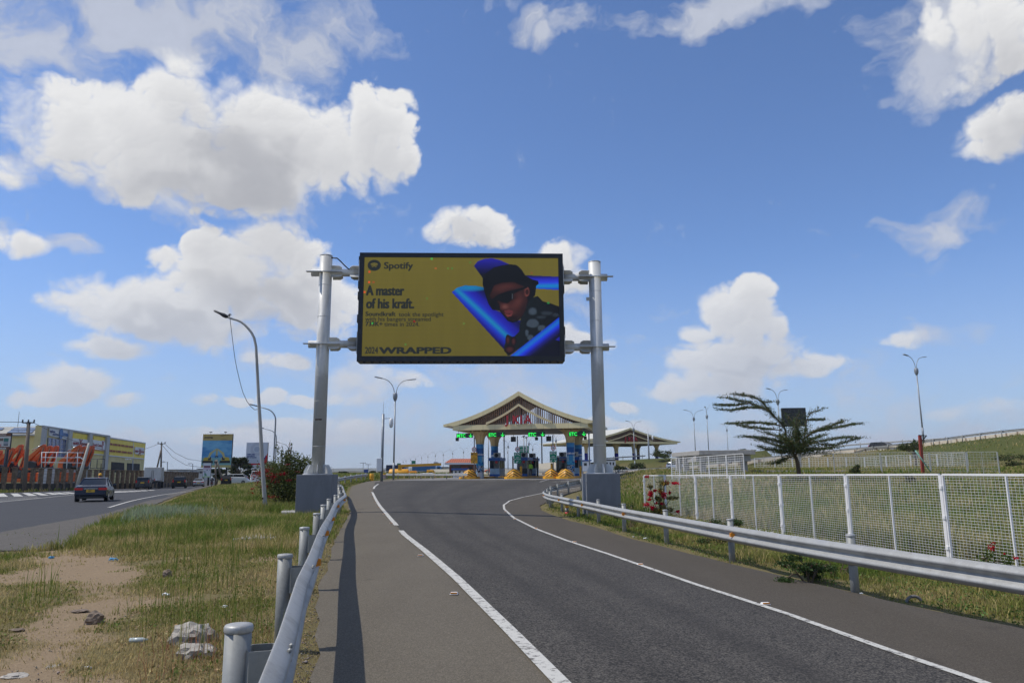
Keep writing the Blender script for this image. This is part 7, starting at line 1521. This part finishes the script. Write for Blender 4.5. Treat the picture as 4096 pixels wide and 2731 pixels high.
for q4 in ([(170,182),(448,182),(425,208),(125,208)], [(130,212),(400,212),(372,242),(80,240)], [(-60,182),(50,184),(20,208),(-60,208)]):
    mb = MB(); mb.prism(roofq(q4), (0,0,.02), (0,0,.12)); mb.build('solar_panel', SOL, rf)
mb = MB(); mb.bar(Vector((wa.x,132.7,ze_)), Vector((FA.x-1.0,132.7,ze_)), .3, .3); mb.build('gutter', GRYF, root)
mb = MB(); q = P(70,1711,143); mb.tube([q, q+UP*3.2], .04, 5); mb.build('aerial', DARK, root)
# excavators parked in a row
OEX = mat('excavator_orange', (.72,.13,.015), .4, 0, .1, 2)
def excavator(tx, ty, Y, lab, k=1., cyl=True):
    tip = P(*Z1(tx, ty), Y); root = thing('excavator', lab, 'excavator', (tip.x-2.6, Y, TZ(tip.x, min(Y,400))), 'orange excavators parked in the yard')
    s = Y/FPX/2.94*k; X0 = Vector((tip.x, Y, tip.z))
    def q(x, y): return X0+Vector((x*s, 0, -y*s))
    boom = [(-232,262),(-225,175),(-200,150),(-95,58),(-30,-4),(-8,-8),(0,6),(-6,22),(-70,80),(-140,150),(-165,190),(-172,262)]
    mb = MB(); mb.prism([q(*p) for p in boom], (0,-.28,0), (0,.28,0)); bm_ = mb.build('boom', OEX, root)
    stick = [(-26,2),(2,-10),(16,0),(14,70),(-14,150),(-40,215),(-62,240),(-72,228),(-50,150),(-30,70)]
    mb = MB(); mb.prism([q(*p) for p in stick], (0,-.36,0), (0,-.02,0)); mb.build('stick', mat('excavator_orange_shade', (.55,.09,.015), .5, 0, .2, 3), root)  # darker orange puts shading into the stick's colour, apart from the boom
    buck = [(-150,180),(-95,190),(-60,205),(-50,245),(-70,262),(-150,262),(-160,220)]
    mb = MB(); mb.prism([q(*p) for p in buck], (0,-.6,0), (0,.5,0)); mb.build('bucket', BLACK, root, bevel=.05)
    if cyl: mb = MB(); mb.tube([q(-130,60)+Vector((0,-.32,0)), q(-22,-6)+Vector((0,-.32,0))], .07, 8); mb.build('ram', CHROME, bm_)
    mb = MB(); mb.tube([q(4,30)+Vector((0,-.4,0)), q(-40,190)+Vector((0,-.4,0))], .05, 6); mb.build('hose', BLACK, bm_)
    b = q(-330,0); z0 = TZ(b.x, min(Y,400)); mb = MB(); mb.box((q(-270,0).x, Y, z0+1.75), (3.6,2.4,1.3)); mb.build('house', OEX, root, bevel=.08)
    mb = MB(); mb.box((q(-215,0).x, Y-.9, z0+2.2), (1.3,.7,1.2)); mb.build('cab', GLASS, root, bevel=.05)
    mb = MB(); mb.box((q(-270,0).x, Y, z0+.5), (4.2,2.6,.9)); mb.build('track', BLACK, root, bevel=.2)
for i, (tx, ty, Y) in enumerate([(22,452,104),(165,422,103),(268,384,105),(332,434,107),(535,382,104),(606,398,106),(684,398,108),(948,392,104),(1006,404,106),(1052,402,108),(1102,398,110)]):
    excavator(tx, ty, Y, '%s from the left of the orange excavators raised behind the yard wall' % ORD[i], cyl=i in (4,7))
# white corrugated container and pipe frames behind the wall
CORR = mat('white_corrugated', (.62,.63,.64), .5, 0, .1, 1); a, b = P(153,1922,99), P(313,1922,108); zt_ = P(200,1870,101).z; root = thing('sheet_stack', 'white corrugated sheets standing behind the yard wall pillars', 'metal sheets', (a+b)/2)
n = 44; mb = MB(); vs = []
for i in range(n+1):
    p = a.lerp(b, i/n); o = (.12 if i%2 else -.12); vs += [(p.x, p.y+o, p.z-1.2), (p.x, p.y+o, zt_), (p.x, p.y+o+.35, zt_), (p.x, p.y+o+.35, p.z-1.2)]
mb.add(vs, [(4*i+j, 4*i+4+j, 4*i+4+(j+1)%4, 4*i+(j+1)%4) for i in range(n) for j in range(4)]); mb.build('corrugated_wall', CORR, root)
root = thing('pipe_frame', 'white scaffold frame standing in front of the excavators', 'scaffold', P(230,1900,97))
for A, B in (((487,640),(492,465)),((528,640),(540,465)),((652,640),(668,465)),((780,700),(795,465)),((905,680),(915,465)),((490,465),(985,470)),((488,525),(985,530)),((486,583),(985,590))):
    mb = MB(); mb.tube([P(*Z1(*A), 97), P(*Z1(*B), 97)], .05, 6); mb.build('pipe', WHITE, root)
root = thing('empty_sign_frame', 'empty dark rectangular sign frame on a post, before the yellow building', 'sign frame', P(404,1900,100))
for A, B in (((1072,542),(1232,545)),((1232,545),(1224,655)),((1224,655),(1060,652)),((1145,545),(1138,655)),((1185,655),(1183,700)),((1072,542),(1060,652)),((1190,598),(1186,655))):
    mb = MB(); mb.tube([P(*Z1(*A), 100), P(*Z1(*B), 100)], .045, 6); mb.build('bar', DARK, root)
# leaning white pole, power poles, lamps
a, b = P(303,1955,83), P(357,1771,83); root = thing('leaning_pole', 'whitish concrete pole leaning right in front of the yard wall', 'pole', a); mb = MB(); mb.tube([a-UP*.3, b], [.2,.13], 10); mb.build('shaft', mat('pale_concrete_pole', (.45,.44,.38), .8, 0, .15, 2), root)
mb = MB(); c = P(320,1828,83); mb.bar(c, c+Vector((-.45,0,.02)), .2, .12); mb.bar(c, P(336,1840,83), .05, .05); mb.build('lamp_head', WHITE, root)
def power_pole(label, b, t, Y, r, arm, brace=None):
    a_, b_ = P(*b, Y), P(*t, Y); root = thing('power_pole', label, 'utility pole', a_); mb = MB(); mb.tube([a_-UP*.3, b_], [r,r*.75], 10); mb.build('pole', WOODP, root)
    (x0, y0), (x1, y1) = arm; A, B = P(x0,y0,Y-.15), P(x1,y1,Y-.15); mb = MB(); mb.bar(A, B, .13, .13); ca_ = mb.build('crossarm', DARK, root)
    for f in (0,.5,1): c = A.lerp(B, f); mb = MB(); mb.lathe(c, [(.05,0),(.11,.12),(.06,.2),(.10,.3),(.04,.36)], 8); mb.build('insulator', DARK, ca_)
    for s in (.25,.75): mb = MB(); mb.bar(A.lerp(B, s), b_.lerp(a_, .06), .05, .05); mb.build('strut', DARK, ca_)
    if brace: mb = MB(); mb.tube([P(*brace[0], Y), P(*brace[1], Y)], r*.9, 8); mb.build('prop', WOODP, root)
power_pole('wooden power pole in front of the yard wall near the left edge', (98,1950), (115,1687), 83, .24, ((90,1690),(136,1690)))
power_pole('wooden power pole with a slanting prop, rising over the white truck', (644,1890), (646,1772), 140, .17, ((632,1774),(660,1774)), ((624,1890),(644,1800)))
power_pole('bare wooden pole before the tall blue billboard', (863,1945), (863,1840), 140, .2, ((858,1850),(868,1850)), ((893,1935),(866,1838)))
for i, (hx, hy, px, Y, lab) in enumerate([(510,1835,532,125,'small street lamp on the verge before the bay openings'),(652,1846,670,150,'small street lamp right of the propped power pole'),(760,1853,771,180,'small street lamp left of the tall blue billboard')]):
    b_ = P(px, 1900, Y); h_ = P(px, hy+1, Y); root = thing('street_lamp', lab, 'street lamp', b_); mb = MB(); e = P(hx+4, hy, Y); mb.tube([b_-UP*1.5, h_, e], .08, 6); mb.build('pole', LAMPG, root); mb = MB(); mb.bar(e, P(hx-6, hy+1, Y), .35, .2); mb.build('lamp_head', WHITE, root)
def wire(label, pts, Y0, Y1, r=.03):
    n = len(pts); ps = catmull([P(x, y, Y0+(Y1-Y0)*i/(n-1)) for i, (x, y) in enumerate(pts)], 3.); root = thing('overhead_wire', label, 'cable', ps[0]); mb = MB(); mb.tube(ps, r, 4); mb.build('cable', DARK, root)
wire('upper overhead wire from the left power pole to the photo edge', [(-60,1685),(20,1687),(90,1688)], 80, 83); wire('lower overhead wire from the left power pole towards the building', [(134,1690),(200,1722),(290,1760),(420,1800)], 83, 110)
wire('overhead wires sagging right of the propped power pole, upper one', [(658,1774),(700,1810),(750,1835),(806,1843)], 140, 142); wire('overhead wires sagging right of the propped power pole, lower one', [(648,1778),(690,1828),(745,1860),(806,1868)], 140, 142); wire('overhead wire left of the propped power pole', [(634,1775),(608,1785),(580,1795),(555,1803)], 140, 150)
# roadside boards
def board4(name, label, P4, Y, th, m, cat='billboard', posts=(), grid=None, fn_=None, yaw=0.):
    a, b, c, d = [P(x, y, Y) for x, y in P4]; x0, x1 = (a.x+d.x)/2, (b.x+c.x)/2; z1, z0 = (a.z+b.z)/2, (c.z+d.z)/2; root = thing(name, label, cat, ((x0+x1)/2, Y, z0-2))
    mb = MB(); mb.box(((x0+x1)/2, Y+th/2, (z0+z1)/2), (x1-x0, th, z1-z0)); bd = mb.build('back_frame', DARK, root)
    if fn_: panel('picture', (x0, Y-.03, z1), (1,0,0), UP, x1-x0, z1-z0, grid[0], grid[1], fn_, M_PR, bd)
    for px in posts: q = P(px, P4[2][1], Y+th); mb = MB(); mb.tube([(q.x,Y+th+.2,TZ(q.x,min(Y,400))-1),(q.x,Y+th+.2,z0+(z1-z0)*.5)], .2, 8); mb.build('post', DARK, root)
    def tx(s, u, v, h, m_, off=0., xs=1.): return text('lettering', s, h*(z1-z0), m_, bd, frame((x0+(x1-x0)*u, Y-.05, z1-(z1-z0)*v), (1,0,0), UP), .01, off, xs)
    return tx
def sl(*c): return np.array(s2l(*c))
def pic_blue(U, V):
    im = np.zeros(U.shape+(3,)); f = fbm(U*4, V*9, 7, 5)[...,None]; im[:] = sl(15,110,175)*(1-f)+sl(130,190,215)*f; k = V < .19; im[k] = sl(185,160,95); k = V > .93; im[k] = sl(180,170,110)
    k = (V > .70)&(V <= .93); im[k] = sl(120,165,165)
    def pl(pts, c):
        m = np.zeros(U.shape, bool); n = len(pts)
        for i in range(n):
            (x1, y1), (x2, y2) = pts[i], pts[(i+1)%n]
            if y1 == y2: continue
            m ^= ((V >= y1) != (V >= y2))&(U < (x2-x1)*(V-y1)/(y2-y1)+x1)
        im[m] = sl(*c)
    for s, o in ((1,0),(-1,1)):
        X = lambda x: o+s*x
        pl([(X(.02),.87),(X(.40),.87),(X(.38),.80),(X(.04),.80)], (30,35,40)); pl([(X(.05),.80),(X(.34),.80),(X(.32),.68),(X(.08),.70)], (190,165,60)); pl([(X(.22),.78),(X(.32),.78),(X(.31),.67),(X(.23),.68)], (50,60,70))
        pl([(X(.20),.70),(X(.26),.56),(X(.48),.43),(X(.50),.46),(X(.32),.60),(X(.27),.72)], (190,180,120)); pl([(X(.46),.44),(X(.51),.44),(X(.50),.66),(X(.46),.68)], (175,165,110)); pl([(X(.42),.66),(X(.51),.65),(X(.47),.71)], (45,50,55))
    return im
tx = board4('tall_billboard', 'tall billboard with two excavators under a blue sky and a tan header', [(812,1735),(931,1736),(923,1870),(805,1869)], 148, .5, DARK, posts=(835,905), grid=(60,68), fn_=pic_blue)
tx('Jonyang', .06, .115, .06, BLACK, .02, 1.3); tx('SALES / SERVICE / PARTS', .60, .04, .022, BLACK, 0, 1.1); tx('HOTLINE', .60, .07, .022, BLACK); tx('www.jonyang.com', .60, .17, .026, BLACK)
for px in (843,902): 
    q = P(px,1736,147.6); root = thing('board_lamp', 'small lamp on a stalk atop the tall blue billboard, '+('left one' if px < 870 else 'right one'), 'lamp', q); mb = MB(); mb.tube([q, q+UP*.35], .03, 5); mb.build('stalk', DARK, root); mb = MB(); mb.box(q+UP*.4, (.45,.3,.16)); mb.build('head', DARK, root)
def pic_scan(U, V):
    im = np.zeros(U.shape+(3,)); im[:] = sl(205,208,215); r = np.hypot((U-.5)*.82, (V-.26)); im[r < .25] = sl(190,193,202); im[(r < .13)] = sl(225,228,232); im[(r < .115)] = sl(175,182,195)
    k = (V > .50)&(U > 1.30-V*.75)&(V < .82); im[k] = sl(45,35,110); k = (U > 1.0-(V-.40)*.45)&(V > .40)&(V < .84); im[k] = sl(200,30,40); k = (V > .80)&(V < .855); im[k] = sl(200,30,45); k = V >= .855; im[k] = sl(215,216,222); return im
tx = board4('tall_billboard', 'white and red billboard for medical scans behind the leaning lamp', [(987,1768),(1073,1770),(1066,1875),(981,1873)], 170, .5, DARK, posts=(1020,), grid=(44,54), fn_=pic_scan)
tx('SWIFT AND', .06, .47, .055, NAVY, .02, 1.); tx('ACCURATE', .06, .53, .055, NAVY, .02, 1.); tx('PET CT SCANS', .06, .59, .055, NAVY, .02, 1.); tx('0711', .55, .93, .05, RDR, .01)
def pic_small(U, V):
    im = np.zeros(U.shape+(3,)); im[:] = sl(205,208,210); im[(V > .20)&(V < .34)&(U > .1)&(U < .9)] = sl(120,70,80); im[(V > .37)&(V < .42)] = sl(200,140,170); n = fbm(U*8, V*12, 4, 3); im[(V > .45)&(V < .65)&(n > .6)] = sl(110,110,125); im[(V > .68)&(V < .9)&(U > .2)&(U < .5)&(n > .45)] = sl(50,130,95); im[V > .93] = sl(170,200,150); return im
board4('small_billboard', 'narrow white board with small pictures before the tall blue billboard', [(813,1851),(845,1851),(842,1908),(811,1908)], 138, .2, DARK, posts=(811,), grid=(24,42), fn_=pic_small)
def pic_truck(U, V):
    im = np.zeros(U.shape+(3,)); im[:] = sl(200,196,190); im[(V < .17)|(V > .83)] = sl(110,66,45); im[(np.abs(U-.78) < .13)&(V > .28)&(V < .5)] = sl(60,120,110); im[(np.abs(U-.78) < .13)&(V >= .5)&(V < .76)] = sl(150,155,160); im[(np.abs(U-.78) < .11)&(V > .68)&(V < .74)] = sl(60,60,60); return im
tx = board4('small_billboard', 'white and brown lorry dealer board cut off by the left edge of the photo', [(-34,1732),(44,1734),(40,1798),(-34,1797)], 86, .2, DARK, posts=(24,), grid=(40,34), fn_=pic_truck)
BRL = mat('brown_lettering', (.10,.05,.03), .5, 0, 0); tx('COMMERCIAL VEHICLES', .10, .12, .10, WHITE, .0, .72); tx('TRUCKS', .12, .45, .20, BRL, .02, .8); tx('722', .38, .78, .15, RDR, .01, .9); tx('trucks.co.ke', .42, .96, .12, WHITE, .01, .8)
q = P(640/3.36+700,1908,150); tx = board4('small_billboard', 'small orange notice board beside the black people carrier', [(885,1901),(898,1901),(898,1915),(885,1915)], 150, .15, DARK, posts=(892,), grid=(4,4), fn_=lambda U, V: np.zeros(U.shape+(3,))+sl(215,110,40))
# distant low buildings and masts
def far_bld(x0, x1, y0, y1, Y, col, lab, roof=None):
    a, b = P(x0, y1, Y), P(x1, y0, Y); root = thing('distant_building', lab, 'building', ((a.x+b.x)/2, Y+6, a.z)); m = mat('far_wall_%02d%02d' % (int(col[0]*99), int(col[2]*99)), col, .8, 0, .12, .2)
    mb = MB(); mb.box(((a.x+b.x)/2, Y+6, (a.z+b.z)/2-1.5), (b.x-a.x, 12, b.z-a.z+3)); mb.build('wall', m, root); mb = MB(); mb.box(((a.x+b.x)/2, Y+6, b.z+.15), (b.x-a.x+.8, 13, .3)); mb.build('roof', mat('far_roof', (.25,.25,.25), .7, 0, .1, .2) if roof is None else roof, root)
    for k in range(max(1, int((b.x-a.x)/4))): mb = MB(); mb.box((a.x+1.5+k*4, Y-.03, (a.z+b.z)/2), (1.4,.1,(b.z-a.z)*.35)); mb.build('window', GLASS, root)
for d in [(672,712,1879,1895,330,(.45,.45,.44),'long pale warehouse beyond the white truck'),(712,790,1880,1896,360,(.40,.41,.42),'grey warehouse right of the power pole'),(790,822,1876,1900,300,(.55,.54,.5),'pale block left of the tall blue billboard'),
    (1296,1330,1888,1898,600,(.45,.42,.38),'tiny tan building right of the left pedestal'),(1383,1412,1887,1897,640,(.40,.24,.2),'reddish building on the horizon left of the blue board'),(1424,1452,1889,1897,700,(.5,.47,.42),'pale building on the horizon just left of the blue board'),
    (1508,1526,1881,1897,420,(.62,.48,.32),'tan building just left of the camera pole'),(1475,1500,1886,1893,900,(.5,.5,.5),'faint grey block above the yellow barrel'),(1562,1590,1868,1880,420,(.6,.6,.58),'white building behind the yellow tanker'),(1758,1790,1868,1877,430,(.5,.47,.4),'low pale shed on the horizon left of the gatehouse'),(1605,1622,1869,1880,450,(.55,.55,.55),'small pale house left of the green boards')]: far_bld(*d)
for px, yt, lab in ((1453,1851,'thin high-mast lamp left of the camera pole'),(1473,1857,'shorter thin high-mast lamp above the yellow barrel')):
    b_, t_ = P(px,1890,420), P(px,yt,420); root = thing('high_mast', lab, 'mast', b_); mb = MB(); mb.tube([b_-UP*3, t_], .16, 6); mb.build('mast', LAMPG, root); mb = MB(); mb.box(t_, (3.4,.5,.3)); mb.build('lamp_ring', LAMPG, root)
# ---------------------------------------------------------------- stones, slabs, litter, studs
ROCKM = mat('pale_rock', (.38,.35,.30), .9, 0, .35, 9, .9); ROCKB = mat('brown_rock', (.20,.15,.11), .9, 0, .25, 8, .5)
def rock(label, px, py, w, h, m, seed, fl=.72):
    q = GT(px, py); s = q.y/FPX; root = tag(MB().ico((q.x, q.y, q.z+h*s*.25), w*s*.5, 3, .35, (1,.75,fl*2*h/w), seed=seed).build('rock', m), label, 'rock'); return root
rock('larger pale angular rock in the dry grass, nearest to the guardrail post', 770, 2568, 170, 75, ROCKM, 3); rock('pale rock just below the larger one beside the nearest post', 778, 2632, 140, 60, ROCKM, 8); rock('brown rock on the sandy path at lower left', 378, 2490, 70, 42, ROCKB, 5)
rock('small dark lump on the verge left of the pedestal', 1042, 2108, 20, 18, BLACK, 6); rock('flat grey stone in the path left of the brown rock', 320, 2445, 60, 14, ROCKB, 9, .3); rock('half-buried grey stone at the bottom left corner', 60, 2708, 90, 26, ROCKM, 12, .3); rock('small flat stone on the path at the bottom', 215, 2668, 55, 16, ROCKM, 13, .3); rock('reddish clod in the dry grass below the slab', 668, 2302, 34, 24, ROCKB, 14); rock('little pale stone near the left edge', 70, 2520, 50, 14, ROCKB, 15, .3)
def slab(label, P4, h, dz=0.):
    ps = [GT(*p)+UP*dz for p in P4]; z = max(p.z for p in ps); mb = MB(); mb.prism([(p.x,p.y,z) for p in ps], (0,0,-.3), (0,0,h)); o = mb.build('concrete_slab', CONC, None, bevel=.02); tag(o, label, 'slab')
slab('broken pale concrete slab lying in the grass left of the third post', [(924,2172),(1105,2166),(1112,2146),(1010,2146)], .10); slab('short concrete block at the foot of the left pedestal', [(1124,2076),(1182,2078),(1184,2058),(1126,2056)], .22)
LIT = mat('litter_white', (.7,.72,.72), .4, 0, .1, 10); LITB = mat('litter_blue', (.08,.3,.5), .4, 0, .1, 10)
for i, (px, py, s, m, lab) in enumerate([(665,2385,.10,LIT,'white scrap of packaging in the grass below the slab'),(452,2242,.16,LITB,'crumpled blue wrapper near the highway edge'),(205,2234,.12,LITB,'small blue wrapper on the sandy patch at left'),(899,2434,.07,LIT,'white scrap left of the second nearest post'),(351,2682,.06,LIT,'white paper scrap at the bottom of the path'),(1088,2088,.18,LIT,'white plastic bag left of the concrete block'),(664,2154,.12,LIT,'white scrap in the middle of the green grass'),(2582,2156,.12,LIT,'pale green cup on the right road edge'),(2534,2150,.05,LIT,'tiny white scrap on the right verge'),(3447,2380,.05,LIT,'white bottle top on the right road edge')]):
    q = GT(px, py); o = MB().ico((q.x, q.y, q.z+.03), s*.5, 2, .8, (1,.6,.35), seed=30+i).build('litter', m); tag(o, lab, 'litter')
q = GT(553, 2580); mb = MB(); c = Vector((q.x,q.y,q.z+.05)); d = Vector((1,.1,0)).normalized(); mb.tube([c-d*.085, c-d*.08, c+d*.04, c+d*.065, c+d*.085], [.014,.022,.022,.011,.010], 12); o = mb.build('plastic_bottle', mat('clear_plastic', (.45,.5,.48), .1, 0, .1, 6)); tag(o, 'clear plastic bottle lying in the dry grass', 'bottle')
q = GT(3672, 2412); mb = MB(); mb.tube([(q.x+.11*math.cos(a), q.y+.1, q.z+.10*math.sin(a)-.02) for a in [math.pi*i/10 for i in range(11)]], .022, 8); tag(mb.build('tyre_piece', mat('grey_rubber', (.16,.15,.14), .8, 0, .1, 6)), 'half-buried piece of grey tyre on the right verge', 'tyre')
def stud(px, py, lab, side):
    q = GT(px, py); z = q.z+.02; root = thing('road_stud', lab, 'road stud', (q.x,q.y,z), 'orange road studs along the edge lines'); mb = MB(); loft(mb, [[Vector(p) for p in ((q.x-.055,q.y+y,z),(q.x+.055,q.y+y,z),(q.x+.045,q.y+y,z+h),(q.x-.045,q.y+y,z+h))] for y, h in ((-.05,.003),(-.028,.022),(.028,.022),(.05,.003))]); mb.build('body', WHITE, root); mb = MB(); mb.box((q.x,q.y-.042,z+.016), (.09,.012,.018)); mb.build('lens', ORANGE, root)
for i, (px, py) in enumerate([(1816,2380),(1682,2226),(1566,2095),(1536,2058),(1515,2031),(1502,2011.5),(1492.5,1994.5),(1485.5,1979.5),(1481.5,1967.5),(1480,1958)]): stud(px, py, '%s nearest orange road stud along the left edge line' % ORD[i], -1)
for i, (px, py) in enumerate([(3062,2421),(2561,2261),(2298,2170.5),(2144,2115),(2060,2078),(2022,2048)]): stud(px, py, '%s nearest orange road stud along the right edge line' % ORD[i], 1)
# gravel along the shoulder and pebbles on the path
n = 5200; X, Y = region(n, 2.6, 26, lambda y: fRL(y)-.15, lambda y: fRL(y)+.30, 1.3); n2 = 2600; X2, Y2 = region(n2, 3, 17, lambda y: -.75*y-1.5, lambda y: fRL(y)-.8, 1.3); k = sand(X2, Y2)+nr.random(n2)*.5 > .7; X = np.concatenate([X, X2[k]]); Y = np.concatenate([Y, Y2[k]])
s = nr.lognormal(-5.05, .40, len(X)); Zg = gz(X, Y)+.012; base = np.array([[1,0,0],[0,1,0],[-1,0,0],[0,-1,0],[0,0,.8],[0,0,-.8]]); co = (np.stack([X, Y, Zg], 1)[:,None,:]+base[None]*s[:,None,None]*nr.uniform(.6,1.3,(len(X),6,1))).reshape(-1,3)
tri = np.array([[0,1,4],[1,2,4],[2,3,4],[3,0,4],[1,0,5],[2,1,5],[3,2,5],[0,3,5]]); fc = (np.arange(len(X))[:,None,None]*6+tri[None]).reshape(-1,3); me = fast_mesh('gravel', co, fc); face_col(me, np.repeat(leafcol(len(X), (.19,.165,.135), .5), 8, 0)); me.materials.append(attr_mat('gravel_stone', rough=.9)); o = bpy.data.objects.new('gravel', me); COL.objects.link(o); tag(o, kind='stuff')

# ---------------------------------------------------------------- air
hm = bpy.data.materials.new('hazy_air'); hm.use_nodes = True; t = hm.node_tree; t.nodes.clear()
pvl = nd(t, 'ShaderNodeVolumePrincipled', ins={'Color': (.78,.86,1,1), 'Density': HAZE, 'Anisotropy': .1}); oo = nd(t, 'ShaderNodeOutputMaterial'); t.links.new(pvl.outputs[0], oo.inputs['Volume'])
mb = MB(); mb.box((0, 4000, 149), (13000, 11000, 330)); hb = mb.build('haze', hm); tag(hb, kind='stuff')
